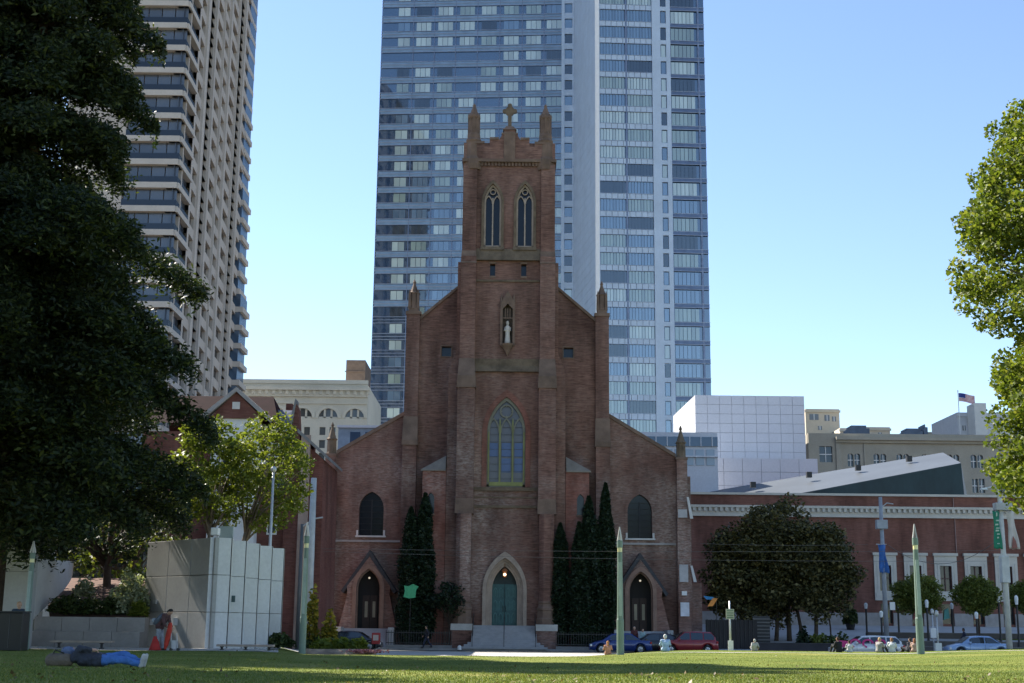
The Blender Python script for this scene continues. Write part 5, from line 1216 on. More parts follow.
# fittings on the wall
q=fm(L*.18,-.35,0); mb=MB(); mb.box(q[0]-.08,q[0]+.08,q[1]-.12,q[1],zb0_+2.1,zb0_+2.4); mb.build('wall_box',mat('green wall box',(.06,.10,.10)),cbld)
fa,La=mapf(*kA,*kB)
mb=MB(fa); s=La*.16; mb.box(s,s+.3,-.1,-.003,zb0_+2.0,zb0_+2.2); mb.box(s-.15,s+.15,-.25,-.004,zb0_+1.0,zb0_+1.3); mb.box(s+2.1,s+2.4,-.25,-.004,zb0_+1.0,zb0_+1.35); mb.build('wall_fitting',mat('pale fitting',(.5,.5,.5)),cbld)
q=(X(215,538,62.5),63.0); fl_=thing('floodlight','white floodlight mounted on the top corner of the concrete pavilion','lamp',(q[0],q[1],zt0_))
mb=MB(); mb.tube([(q[0],q[1],zt0_-.05),(q[0],q[1],zt0_+.45)],.05); mb.build('bracket',SILVER,fl_); mb=MB(); mb.box(q[0]-.2,q[0]+.15,q[1]-.6,q[1]-.1,zt0_+.1,zt0_+.45); mb.build('lamp_head',WHITE,fl_,bevel=.04)
q=(X(226,528,66),66.); sg=thing('small_sign','small grey green box sign on the roof edge of the concrete pavilion','sign',(q[0],q[1],zt0_-.1))
mb=MB(); mb.tube([(q[0],q[1],zt0_-.1),(q[0],q[1],zt0_+.5)],.04); mb.build('post',BLACK,sg); mb=MB(); mb.box(q[0]-.3,q[0]+.35,q[1]-.1,q[1]+.1,zt0_+.15,zt0_+.75); mb.build('panel',mat('sign grey green',(.2,.27,.27)),sg)
# raised planter wall with ledge
x0_,x1_=X(28,630,63.5),X(143.5,630,64)
pw=thing('planter_wall','low two step grey concrete planter wall behind the left bench','wall',((x0_+x1_)/2,64,.88))
mb=MB()
for i in range(4): mb.box(x0_+(x1_-x0_)*i/4+.008,x0_+(x1_-x0_)*(i+1)/4-.008,64.2,64.9,.8,Z(90,617,64.2))
mb.build('back_wall',CONC_D,pw,bevel=.01)
mb=MB()
for i in range(4): mb.box(x0_+(x1_-x0_)*i/4+.008,x0_+(x1_-x0_)*(i+1)/4-.008,63.4,64.19,.8,Z(90,631.5,63.4))
mb.build('ledge',CONC_D,pw,bevel=.01)
# curved white wall
cw_=thing('curved_wall','sunlit white curved concrete wall sloping into the planter','wall',(X(50,590,72),70,.9))
mb=MB(); n=14; top=Z(45,560,68)
prev=None
for i in range(n+1):
    q=i/n; D=64.6+13*q**1.3; u_=31+42*math.sin(q*math.pi*.5); vb=617-52*q**.8; vt_=559+ (3*q)
    p0=P(u_,vb+6,D); p1=P(u_,vt_,D); p1.x=p0.x
    if prev: 
        a,b_=prev; mb.add([a,p0,p1,b_,a+Vector((-.25,.15,0)),p0+Vector((-.25,.15,0)),p1+Vector((-.25,.15,0)),b_+Vector((-.25,.15,0))],[(0,1,2,3),(4,5,6,7),(3,2,6,7),(0,1,5,4)])
    prev=(p0,p1)
mb.build('wall',mat('white rendered wall',(.66,.65,.63),.75,.06),cw_,smooth=False)
# pillar at far left and white post
pp=thing('concrete_pillar','broad grey concrete pillar at the far left behind the black box','pillar',(X(17,600,60),60,.9)); mb=MB()
a,b_=X(4,590,60),X(32,590,60)
for z0_,z1_ in((.8,Z(17,571,60)-.015),(Z(17,571,60)+.0,Z(17,533,60))): mb.box(a,b_,60,60.5,z0_,z1_)
mb.build('shaft',CONC,pp,bevel=.02); mb=MB(); mb.box(a+.1,b_-.1,60.1,60.4,.9,Z(17,534,60)); mb.build('core',MATS['joint dark'],pp)
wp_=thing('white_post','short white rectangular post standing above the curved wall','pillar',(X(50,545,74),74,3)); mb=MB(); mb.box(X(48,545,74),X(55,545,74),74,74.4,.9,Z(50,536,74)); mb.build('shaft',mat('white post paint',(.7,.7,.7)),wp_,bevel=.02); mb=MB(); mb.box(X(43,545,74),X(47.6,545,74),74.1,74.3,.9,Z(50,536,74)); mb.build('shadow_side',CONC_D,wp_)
lw=thing('low_white_wall','low pale wall strip behind the concrete pillar at the left edge','wall',(X(-5,580,75),75,.9)); mb=MB(); mb.box(X(-40,580,75),X(4,580,75),75,75.4,.9,Z(0,565,75)); mb.build('wall',CONC,lw); mb=MB(); mb.box(X(-40,580,75)-.1,X(4,580,75)+.05,74.9,75.5,Z(0,565,75)+.002,Z(0,563,75)); mb.build('coping',WHITE,lw)
bx=thing('black_cabinet','black cabinet standing on the grass at the far left','cabinet',(X(9,630,52),52,H(X(9,630,52),52))); z0_=H(X(9,630,52),52)
mb=MB(); mb.box(X(-6,630,52),X(22,630,52),52,52.8,z0_,Z(10,612.5,52)); mb.build('body',mat('black cabinet paint',(.012,.012,.013),.4),bx,bevel=.03); mb=MB(); mb.box(X(-6.5,630,52),X(22.5,630,52),51.95,52.85,Z(10,612.5,52)+.002,Z(10,611,52)); mb.build('lid',BLACK,bx); mb=MB(); mb.box(X(9,630,52)-.01,X(9,630,52)+.01,51.985,51.999,z0_+.1,Z(10,614,52)); mb.build('door_gap',mat('gap grey',(.08,.08,.08)),bx)
# dark sheltered facade behind the curved wall
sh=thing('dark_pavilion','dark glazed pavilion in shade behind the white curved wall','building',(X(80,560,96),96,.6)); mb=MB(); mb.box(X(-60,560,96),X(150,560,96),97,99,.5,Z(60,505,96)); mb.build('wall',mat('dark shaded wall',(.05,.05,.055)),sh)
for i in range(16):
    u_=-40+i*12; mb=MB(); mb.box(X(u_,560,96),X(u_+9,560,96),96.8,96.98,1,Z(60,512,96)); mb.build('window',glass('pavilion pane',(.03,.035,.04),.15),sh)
# ------------------------------------------------------------------ benches
def bench(label,u0_,u1_,v_,D):
    a,b_=X(u0_,v_,D),X(u1_,v_,D); z=Z((u0_+u1_)/2,v_,D); c=(a+b_)/2; zg=H(c,D); t=thing('park_bench',label,'bench',(c,D,zg),'flat backless park benches')
    mb=MB()
    for q in range(4): mb.box(a,b_,D-.25+q*.13,D-.25+q*.13+.115,z-.09,z)
    mb.build('seat',WOODP,t,bevel=.01)
    for q in(.08,.5,.92) if u0_>100 else (.12,.82):
        x=a+(b_-a)*q; mb=MB(); mb.box(x-.05,x+.05,D-.18,D+.18,z-.13,z-.092); mb.box(x-.04,x+.04,D-.06,D+.06,zg,z-.131); mb.box(x-.05,x+.05,D-.2,D+.2,zg,zg+.04); mb.build('leg',BLACK,t)
bench('long flat wooden bench on the path before the planter wall, behind the lying man',52,113,640.5,59.5)
bench('long flat wooden bench on the path before the ribbed concrete pavilion',217.5,274,644.5,59.)
# ------------------------------------------------------------------ lamps and poles
def pencil(label,u_,vtip,vbase,D,w_=3.6):
    x=X(u_,vbase,D); zg=H(x,D); zt_=Z(u_,vtip,D); h=zt_-zg; r=w_*m2(600,D); t=thing('pencil_lamp',label,'street lamp',(x,D,zg),'tall green pencil shaped park lamps')
    mb=MB(); mb.lathe(x,D,[(r*1.22,zg-.1),(r*1.2,zg+h*.27),(r*1.05,zg+h*.28),(r*.82,zg+h*.80)],14); mb.build('shaft',GREENP,t,smooth=False)
    mb=MB(); mb.lathe(x,D,[(r*.8,zg+h*.801),(r*.8,zg+h*.835)],14); mb.build('lamp_window',mat('warm lens',(.75,.70,.40),.3),t)
    mb=MB(); mb.lathe(x,D,[(r*.98,zg+h*.836),(r*.95,zg+h*.89),(r*.6,zg+h*.895)],14); mb.build('collar',GREENP,t)
    mb=MB()
    for q in range(4):
        a=q*math.pi/2+.4; mb.tube([(x+math.cos(a)*r*.72,D+math.sin(a)*r*.72,zg+h*.89),(x,D,zg+h)],[.05,.03],5)
    mb.build('finial',mat('pale finial metal',(.5,.47,.42),.4,metal=.3),t)
    mb=MB(); mb.box(x-r*.5,x+r*.5,D-r*1.02,D-r*.82,zg+h*.3,zg+h*.72); mb.build('light_strip',mat('pale strip',(.32,.40,.37),.5),t)
pencil('green pencil lamp in the shade beside the concrete pillar at far left',25,541,647,55,2.9)
pencil('green pencil lamp beside the yellow flowering shrubs',302,522,654,64,2.9)
pencil('green pencil lamp in front of the right church porch',620.5,527,656,72,3.0)
pencil('green pencil lamp before the dark clipped round tree on the museum plaza',921,524,656.5,70,3.1)
def pole(name,label,cat,u_,vt,D,r,m_,zb=None,group=None):
    x=X(u_,600,D); zg=H(x,D) if zb is None else zb; zt_=Z(u_,vt,D); t=thing(name,label,cat,(x,D,zg),group); mb=MB(); mb.tube([(x,D,zg-.1),(x,D,(zg+zt_)/2),(x,D,zt_)],[r*1.15,r,r*.8],10); mb.build('pole',m_,t,smooth=True); return t,x,zg,zt_
t,x,zg,zt_=pole('slim_pole','slim grey pole with small cap rising above the concrete pavilion','pole',267.5,471,74,.085,SILVER); mb=MB(); mb.ball((x,74,zt_+.1),.17,8); mb.build('cap',SILVER,t)
t,x,zg,zt_=pole('traffic_pole','tall pale pole beside the left side of the church','pole',309,478,96,.26,mat('pale pole paint',(.42,.44,.45),.5)); mb=MB(); mb.lathe(x,96,[(.32,zg),(.32,zg+.6),(.25,zg+.7)],10); mb.build('base',SILVER,t)
t,x,zg,zt_=pole('utility_pole','dark slim street pole behind the tall pale pole','pole',299,524,99,.13,mat('dark pole paint',(.10,.11,.12),.5)); mb=MB(); mb.tube([(x,99,zt_-.2),(x+.9,99,zt_+.4),(x+1.5,99,zt_+.5)],.06); mb.build('arm',SILVER,t)
# banner poles at right
BN=mat('blue banner cloth',(.04,.14,.42),.7,.25,3); GNB=mat('green banner cloth',(.02,.22,.13),.7,.1); WB_=mat('pale banner cloth',(.62,.56,.52),.7,.12,2)
D=106.; t,x,zg,zt_=pole('banner_pole','grey street pole with a blue banner before the museum windows','street lamp',885,497,D,.17,mat('grey pole paint',(.30,.32,.36),.5),.15,'banner poles along the street')
mb=MB(); mb.box(x-.42,x+.42,D-.3,D+.3,Z(885,529,D),Z(885,520,D)); mb.build('control_box',mat('pole box grey',(.38,.40,.44)),t,bevel=.03)
def hangcloth(xc,w_,z0_,z1_,y,m_,nm,par,amp=.1,tw=.0):
    mb=MB(); nx,nz=6,14; vs=[]
    for j in range(nz+1):
        for i in range(nx+1):
            q=j/nz; vs.append((xc+w_*(i/nx-.5)*(1-.25*math.sin(q*5))+tw*q,y+amp*math.sin(i*1.3+q*4),z1_+(z0_-z1_)*q+.04*math.sin(i*2)))
    mb.add(vs,[(j*(nx+1)+i,j*(nx+1)+i+1,(j+1)*(nx+1)+i+1,(j+1)*(nx+1)+i) for j in range(nz) for i in range(nx)]); o=mb.build(nm,m_,par,smooth=True); s_=o.modifiers.new('thick','SOLIDIFY'); s_.thickness=.02; return o
hangcloth(x-.12,.62,Z(885,573,D),Z(885,545,D),D-.25,BN,'banner',t,.14,.1)
mb=MB(); 
for v_ in(544.5,): mb.tube([(x-.55,D-.22,Z(885,v_,D)),(x+.25,D-.22,Z(885,v_,D))],.03)
mb.tube([(x,D,Z(885,508,D)),(x+.5,D,Z(885,503,D)),(x+1.0,D,Z(885,504,D))],.04); mb.build('arm',SILVER,t)
mb=MB(); mb.box(x+.35,x+.75,D-.05,D+.02,Z(885,610,D),Z(885,602,D)); mb.build('street_sign',WHITE,t)
D=96.; t,x,zg,zt_=pole('banner_pole','white street lamp pole with green and pale banners at the right edge','street lamp',1006.5,498,D,.19,mat('cream pole paint',(.62,.60,.54),.5),.12,'banner poles along the street')
mb=MB(); mb.tube([(x-.1,D,zt_-.3),(x-.12,D,Z(1005,489,D)),(x-.5,D,Z(1005,487.3,D)),(x-1.0,D,Z(1005,488.5,D))],[.09,.08,.07,.06]); mb.build('arm',MATS['cream pole paint'],t,smooth=True)
mb=MB(); mb.frustum(x-1.35,x-.85,D-.15,D+.15,Z(1005,490,D),x-1.3,x-.95,D-.1,D+.1,Z(1005,488,D)); mb.build('lamp_head',mat('pale lamp head',(.7,.7,.68)),t)
mb=MB(); mb.box(x-.45,x+.75,D-.35,D+.35,Z(1005,510.5,D),Z(1005,503,D)); mb.build('control_box',mat('pole box pale',(.5,.5,.5)),t,bevel=.04)
mb=MB(); mb.box(x-.28,x+.28,D-.3,D+.3,Z(1005,583,D),Z(1005,556,D)); mb.build('meter_box',mat('pole box white',(.62,.62,.60)),t,bevel=.05)
bn=hangcloth(x-.42,.5,Z(1005,549,D),Z(1005,511.5,D),D-.2,GNB,'banner',t,.05); hangcloth(x+.58,.62,Z(1005,549,D),Z(1005,511.5,D),D-.2,WB_,'banner',t,.09,.15)
# swirl lettering reading downwards on the green banner
def text_obj(body,size,loc,rot,m_,parent,name='lettering',ext=.004,align='CENTER'):
    cu=bpy.data.curves.new(name,'FONT'); cu.body=body; cu.size=size; cu.align_x=align; cu.align_y='CENTER'; cu.extrude=ext
    tmp=bpy.data.objects.new(name,cu); COL.objects.link(tmp); bpy.context.view_layer.update()
    me=bpy.data.meshes.new_from_object(tmp.evaluated_get(bpy.context.evaluated_depsgraph_get())); bpy.data.objects.remove(tmp)
    me.materials.clear(); me.materials.append(m_); o=bpy.data.objects.new(name,me); COL.objects.link(o)
    M_=Matrix.Translation(loc)@rot.to_4x4(); me.transform(M_); org=ORG.get(parent.name,Vector((0,0,0))) if parent else Vector((0,0,0)); me.transform(Matrix.Translation(-org))
    if parent: o.parent=parent
    return o
from mathutils import Euler
mb=MB()
for k,(dx_,v_,w_,h_) in enumerate(((0,515,.10,.28),(.04,521,.26,.10),(-.04,525,.24,.12),(.02,528.5,.28,.08),(-.03,531,.26,.12),(.03,534.5,.22,.10),(0,538,.14,.12),(0,544,.2,.06))):
    c_=(x-.42+dx_,Z(1005,v_,D)); mb.prism([(c_[0]-w_/2,c_[1]-h_/2),(c_[0]+w_/2,c_[1]-h_/3),(c_[0]+w_/2,c_[1]+h_/2),(c_[0]-w_/3,c_[1]+h_/2)],D-.31,D-.29)
mb.build('lettering',mat('banner lettering',(.50,.60,.48)),bn)
mb=MB(); mb.prism([(x+.5,Z(1005,549,D)),(x+.9,Z(1005,548,D)),(x+.8,Z(1005,541,D)),(x+.62,Z(1005,536,D))],D-.36,D-.33); mb.build('banner_print',mat('banner print brown',(.3,.12,.1)),t)
# bus stop sign pole left of the dark trees
D=84.; t,x,zg,zt_=pole('sign_post','short white sign post with two small sign plates','sign',729.5,601,D,.06,SILVER)
mb=MB(); mb.box(x-.25,x+.25,D-.1,D-.07,Z(729,619,D),Z(729,609,D)); mb.build('sign_plate',mat('dull sign plate',(.40,.42,.34)),t)
for q in range(4): 
    mb=MB(); mb.box(x-.2,x+.2,D-.108,D-.102,Z(729,618-q*2.3,D),Z(729,617.1-q*2.3,D)); mb.build('sign_line',mat('faded green print',(.13,.2,.14)),t)
mb=MB(); mb.box(x-.16,x+.16,D-.1,D-.07,Z(729,651,D),Z(729,640.5,D)); mb.build('lower_plate',WHITE,t)
# parking meters
for (u_,vt,vb,D,lab) in((931.5,611,636,100,'left of two slim parking meters beside the green pencil lamp'),(935.8,613,650,90,'right slim post with a white box at its foot beside the green pencil lamp')):
    t,x,zg,zt_=pole('parking_meter',lab,'parking meter',u_,vt+3,D,.05,SILVER,None if D<95 else .12,'slim meter posts on the verge'); mb=MB(); mb.lathe(x,D,[(.08,zt_),(.13,zt_+.1),(.12,zt_+.3),(.04,zt_+.38)],8); mb.build('meter_head',SILVER,t)
    mb=MB(); v0_,v1_=(643,655) if D<95 else (628,638); mb.box(x-.2,x+.2,D-.12,D+.12,Z(u_,v1_,D),Z(u_,v0_,D)); mb.build('meter_box',WHITE,t)
# plaza lamp posts: one built, others copied
def post_at(u_,D): return X(u_,610,D),D,HP(0,D)
spec=[(866,603,126,'plaza lamp post nearest the dark evergreen clump'),(881,612,115,'plaza lamp post just left of the blue banner pole'),(898,603,126,'plaza lamp post right of the blue banner pole'),(927,601,118,'plaza lamp post right behind the green pencil lamp'),(952,604,126,'plaza lamp post between the two clipped round trees'),(976,613,113,'plaza lamp post before the sunlit clipped round tree'),(999,595,120,'plaza lamp post left of the white banner pole'),(1017,597,116,'plaza lamp post right of the white banner pole')]
u_,v_,D,lab=spec[0]; x,y,z=post_at(u_,D); h0=2.9
pr=thing('plaza_lamp',lab,'street lamp',(x,y,z),'black plaza lamp posts with white heads'); mb=MB(); mb.lathe(x,y,[(.14,z),(.12,z+.3),(.09,z+.4),(.085,z+h0-.45)],8); mb.build('post',BLACK,pr)
mb=MB(); mb.lathe(x,y,[(.12,z+h0-.44),(.17,z+h0-.1),(.16,z+h0),(.06,z+h0+.1)],8); mb.build('lamp_head',LAMPG,pr)
for u_,v_,D,lab in spec[1:]:
    c=copy_tree(pr); x,y,z=post_at(u_,D); c.location=(x,y,z); c['label']=lab; s_=(Z(u_,v_,D)-z)/h0; c.scale=(1,1,max(.7,min(1.6,s_)))
# planters/low plaza walls
for i,(D,ua,ub,h_,lab) in enumerate(((124,868,1060,.45,'long dark low wall across the plaza, farther from the street'),(116,872,1060,.4,'long dark low wall across the plaza, nearer to the street'),(110,830,1060,.45,'dark hedge wall along the street edge of the plaza'))):
    t=thing('low_wall',lab,'wall',(X(960,630,D),D,HP(0,D)),'low dark walls across the plaza'); mb=MB(); mb.box(X(ua,630,D),X(ub,630,D),D,D+.5,HP(0,D)-.2,HP(0,D)+h_); mb.build('wall',mat('dark granite',(.075,.065,.06),.6),t); mb=MB(); mb.box(X(ua,630,D)-.03,X(ub,630,D),D-.04,D+.54,HP(0,D)+h_+.002,HP(0,D)+h_+.07); mb.build('coping',mat('granite coping',(.13,.12,.11)),t)
# plaza tub plants near the museum wall
for i,u_ in enumerate((850,)):
    D=133; x=X(u_,612,D); z=HP(0,D); t=shrub('tub_shrub','dark potted shrub by the museum wall right of the dark trees',x,D,z+.6,.75,.9,SHR,131,700,.2); mb=MB(); mb.lathe(x,D,[(.35,z),(.5,z+.6)],10); mb.build('tub',BLACK,t)
# hedges and shrubs below the dark trees
for i,(u_,rx,h_,m_,lab) in enumerate(((817,1.0,1.4,ROUND,'yellow green round shrub below the right dark evergreen'),(836,1.6,1.5,SHR,'wide dark green shrub below the right dark evergreen'),(803,.7,1.9,CYP,'dark upright shrub beside the yellow green round shrub'))):
    D=110.; x=X(u_,630,D); shrub('plaza_shrub',lab,x,D,.15,rx,h_/2,m_,141+i,700,.2,'shrubs below the dark evergreen trees')
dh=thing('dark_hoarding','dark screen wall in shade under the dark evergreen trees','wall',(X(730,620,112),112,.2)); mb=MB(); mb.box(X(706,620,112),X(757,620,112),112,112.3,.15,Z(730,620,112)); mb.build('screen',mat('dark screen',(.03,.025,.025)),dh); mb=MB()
for i in range(12): x=X(707+i*4.2,620,112); mb.box(x-.03,x+.03,111.93,111.997,.15,Z(730,620,112)+.05)
mb.build('rail',BLACK,dh)
hw_=thing('low_hedge_wall','low dark wall along the pavement under the evergreen trees','wall',(X(800,640,108.5),108.5,.15)); mb=MB(); mb.box(X(756,640,108.5),X(868,640,108.5),108.4,108.9,.1,Z(800,643.5,108.5)); mb.build('wall',mat('dark low wall',(.045,.04,.045)),hw_); mb=MB(); mb.box(X(756,640,108.5),X(868,640,108.5),108.35,108.95,Z(800,643.5,108.5)+.002,Z(800,643,108.5)); mb.build('coping',mat('coping dark',(.09,.085,.09)),hw_)
for (ua,ub,zv,D,lab) in((757,766,616,113,'small louvred grey panel under the dark evergreen trees'),):
    t=thing('louvre_panel',lab,'panel',(X(761,630,D),D,.2)); mb=MB(); mb.box(X(ua-4,630,D),X(ub+4,630,D),D,D+.1,.15,Z(760,616,D)); mb.build('panel',mat('louvre backing',(.05,.05,.05)),t); mb=MB()
    for q in range(9): z=.4+q*.28; mb.box(X(ua-4,630,D),X(ub+4,630,D),D-.08,D-.003,z,z+.1)
    mb.build('louvre',mat('grey louvre',(.16,.15,.14)),t)
# iron fence beside the church steps
for (ua,ub,lab) in((386,452,'black iron fence left of the church steps'),(556,614,'black iron fence right of the church steps'),(668,704,'black iron fence right of the right church porch')):
    D=108.7; a,b_=X(ua,640,D),X(ub,640,D); t=thing('iron_fence',lab,'fence',((a+b_)/2,D,.15),'iron fences in front of the church'); mb=MB(); x=a
    while x<b_: mb.box(x-.02,x+.02,D-.02,D+.02,.35,1.5); x+=.2
    mb.build('picket',BLACK,t); mb=MB(); mb.box(a,b_,D-.03,D-.0205,1.3,1.36); mb.box(a,b_,D-.03,D-.0205,.5,.56); mb.build('rail',BLACK,t); mb=MB(); mb.box(a,b_,D-.15,D+.15,.1,.38); mb.build('kerb_stone',mat('fence kerb',(.22,.21,.20)),t)
# green banner on the left fence, coloured kite shaped banner at right
D=109.4; gbn=thing('green_banner','bright green cloth hanging among the cypresses left of the steps','banner',(X(410,592,D),D,Z(410,598,D))); x=X(410.5,592,D)
mb=MB(); mb.prism([(x-.52,Z(410,585.5,D)),(x-.2,Z(410,586.2,D)),(x+.2,Z(410,584,D)),(x+.65,Z(410,586.5,D)),(x+.45,Z(410,590,D)),(x+.4,Z(410,597.5,D)),(x-.1,Z(410,598.5,D)),(x-.55,Z(410,597,D)),(x-.45,Z(410,591,D))],D-.05,D+.03); mb.build('cloth',mat('bright green cloth',(.08,.42,.20),.7,.2,3),gbn); mb=MB(); mb.tube([(x,D+.08,.15),(x,D+.08,Z(410,586,D))],.03); mb.build('post',BLACK,gbn)
D=110.; kb2=thing('street_flag','small blue and orange flag on the wall left of the dark trees','flag',(X(709,600,D),D,Z(709,610,D))); x=X(709,600,D)
mb=MB(); mb.prism([(x-.45,Z(709,596,D)),(x+.35,Z(709,597,D)),(x+.5,Z(709,599.5,D)),(x-.2,Z(709,599.5,D))],D-.03,D+.02); mb.build('blue_cloth',mat('flag sky blue',(.05,.25,.5)),kb2)
mb=MB(); mb.prism([(x+.3,Z(709,598,D)),(x+.7,Z(709,598.5,D)),(x+.3,Z(709,606,D)),(x-.15,Z(709,606.5,D))],D-.06,D-.032); mb.build('orange_cloth',mat('flag orange',(.75,.28,.06)),kb2); mb=MB(); mb.tube([(x+.6,D+.1,.15),(x+.6,D+.1,Z(709,596,D))],.03); mb.build('pole',BLACK,kb2)
# overhead wires
def wire(label,pa,pb,sag,r=.013,grp='thin overhead wires'):
    pa,pb=Vector(pa),Vector(pb); pts=[]
    for i in range(21):
        q=i/20; p=pa.lerp(pb,q); p.z-=sag*4*q*(1-q); pts.append(p)
    mb=MB(); mb.tube(pts,r,5); o=mb.build('overhead_wire',mat('wire grey',(.14,.13,.12),.6)); own(o,label,'wire',grp); return o
wire('upper of the two long overhead wires crossing the church front',P(310,548.5,100),P(1000,550.5,100),.15)
wire('lower of the two long overhead wires crossing the church front',P(310,551,101),P(1000,561,101),.25)
wire('sagging support wire from the blue banner pole to the white banner pole',P(888,545,105),P(1002,536,97),1.7,.02)
wire('thin wire along the base of the dark evergreen clump',P(700,543.5,100),P(868,544.5,100),.1,.011)
# ------------------------------------------------------------------ vehicles
TYRE=mat('tyre rubber',(.02,.02,.02),.8); RIM=mat('wheel rim',(.45,.46,.48),.35,metal=.7); CG=glass('car glass',(.02,.025,.03),.4,.03); HEAD=mat('headlight lens',(.75,.76,.75),.15); TAIL=mat('tail light red',(.5,.02,.02),.25)
def paint(n_,c):
    m_,t,b=nodes(n_); b.inputs['Base Color'].default_value=(*c,1); b.inputs['Roughness'].default_value=.35; b.inputs['Metallic'].default_value=.25; b.inputs['Coat Weight'].default_value=.8; b.inputs['Coat Roughness'].default_value=.06; return m_
def car(label,x,y,z,L,W,Ht,col,kind='sedan',facing=1,cat='car',group='cars on the street in front of the church'):
    t=thing('parked_car',label,cat,(x,y,z),group); f=facing
    if kind=='sedan': belt=.63*Ht; top=[(-.47,belt),(-.33,belt+.02),(-.17,Ht*.985),(.02,Ht),(.14,Ht*.96),(.30,belt),(.47,belt-.16)]
    elif kind=='suv': belt=.60*Ht; top=[(-.485,belt-.02),(-.45,belt+.22),(-.38,Ht*.97),(-.1,Ht),(.08,Ht*.97),(.24,belt+.02),(.46,belt-.16)]
    else: belt=.62*Ht; top=[(-.48,belt),(-.40,belt+.18),(-.24,Ht*.97),(-.02,Ht),(.12,Ht*.96),(.28,belt),(.47,belt-.16)]
    xs_=np.linspace(-.495,.495,34); gr=.20
    belt_f=lambda q: float(np.interp(q,[-.5,-.46,.3,.42,.5],[belt-.12,belt,belt-.02,belt-.14,belt-.34]))
    top_f=lambda q: float(np.interp(q,[p[0] for p in top],[p[1] for p in top]))
    rings=[]
    for q in xs_:
        ew=1-.22*max(0,(abs(q)-.36)/.14)**2; w_=W/2*ew; bz=belt_f(q); wz=.0
        zb_=gr+.1*max(0,(abs(q)-.42)/.08)
        for cxw in(-.31,.31):
            d_=abs(q-cxw)*L
            if d_<.40: zb_=max(zb_,math.sqrt(.40**2-d_*d_)+.32-.02)
        ring=[(0,zb_),(w_*.92,zb_),(w_,zb_+.08),(w_,(bz+max(zb_,.35))/2),(w_*.985,bz-.04),(w_*.93,bz),(w_*.4,bz+.03),(0,bz+.035)]
        rings.append([(f*q*L+x,y-a,z+b_) for a,b_ in ring]+[(f*q*L+x,y+a,z+b_) for a,b_ in ring[::-1][1:-1]])
    mb=MB(); n=len(rings[0]); vs=[p for r_ in rings for p in r_]; fs=[(i*n+k,i*n+(k+1)%n,(i+1)*n+(k+1)%n,(i+1)*n+k) for i in range(len(rings)-1) for k in range(n)]+[tuple(range(n)),tuple(range((len(rings)-1)*n,len(rings)*n))]
    mb.add(vs,fs); body=mb.build('body',col,t,smooth=True)
    # cabin
    q0=[p for p in top]; cs_=[q for q in np.linspace(top[1][0]-.0,top[-2][0],22)]
    rg=[]
    for q in cs_:
        tz=max(top_f(q),belt_f(q)+.01); bz=belt_f(q)-.02; w0=W/2*.92; w1=W/2*.92-(tz-bz)*.30
        rg.append([(f*q*L+x,y-w0,z+bz),(f*q*L+x,y-w1,z+tz-.05),(f*q*L+x,y-w1+.12,z+tz),(f*q*L+x,y+w1-.12,z+tz),(f*q*L+x,y+w1,z+tz-.05),(f*q*L+x,y+w0,z+bz)])
    mb=MB(); n=6; vs=[p for r_ in rg for p in r_]; mb.add(vs,[(i*n+k,i*n+k+1,(i+1)*n+k+1,(i+1)*n+k) for i in range(len(rg)-1) for k in range(n-1)]+[tuple(range(n)),tuple(range((len(rg)-1)*n,len(rg)*n))]); mb.build('roof',col,t,smooth=True)
    # side windows, proud of the cabin
    for sgn in(-1,1):
        for (qa,qb) in((-.30,-.075),(-.06,.17)) if kind!='suv' else ((-.42,-.25),(-.23,-.03),(-.01,.16)):
            vs=[]; nn=6
            for i in range(nn+1):
                q=qa+(qb-qa)*i/nn; tz=top_f(q); bz=belt_f(q); w0=W/2*.92; sl=.30
                lo=bz+.05; hi=max(lo+.02,tz-.10)
                for zz in(lo,hi): vs.append((f*q*L+x,y+sgn*(w0-(zz-bz+.02)*sl+.012),z+zz))
            mb=MB(); mb.add(vs,[(2*i,2*i+1,2*i+3,2*i+2) for i in range(nn)]); mb.build('side_window',CG,t)
    # windscreen and rear window
    for (i0,i1,nm) in((-3,-2,'windscreen'),(1,2,'rear_window')):
        (qa,za_),(qb,zb_)=top[i0],top[i1]; w0=W/2*.80; wa=w0 if za_<zb_ else w0-.12; wb_=w0 if zb_<za_ else w0-.12
        nx_=.02*(1 if nm=='windscreen' else -1)
        mb=MB(); qa2,qb2=qa*.92+qb*.08,qa*.10+qb*.90; za2,zb2=za_*.92+zb_*.08,za_*.10+zb_*.90
        mb.quad((x+f*(qa2*L+nx_),y-wa,z+za2+.02),(x+f*(qa2*L+nx_),y+wa,z+za2+.02),(x+f*(qb2*L+nx_),y+wb_,z+zb2+.02),(x+f*(qb2*L+nx_),y-wb_,z+zb2+.02)); mb.build(nm,CG,t)
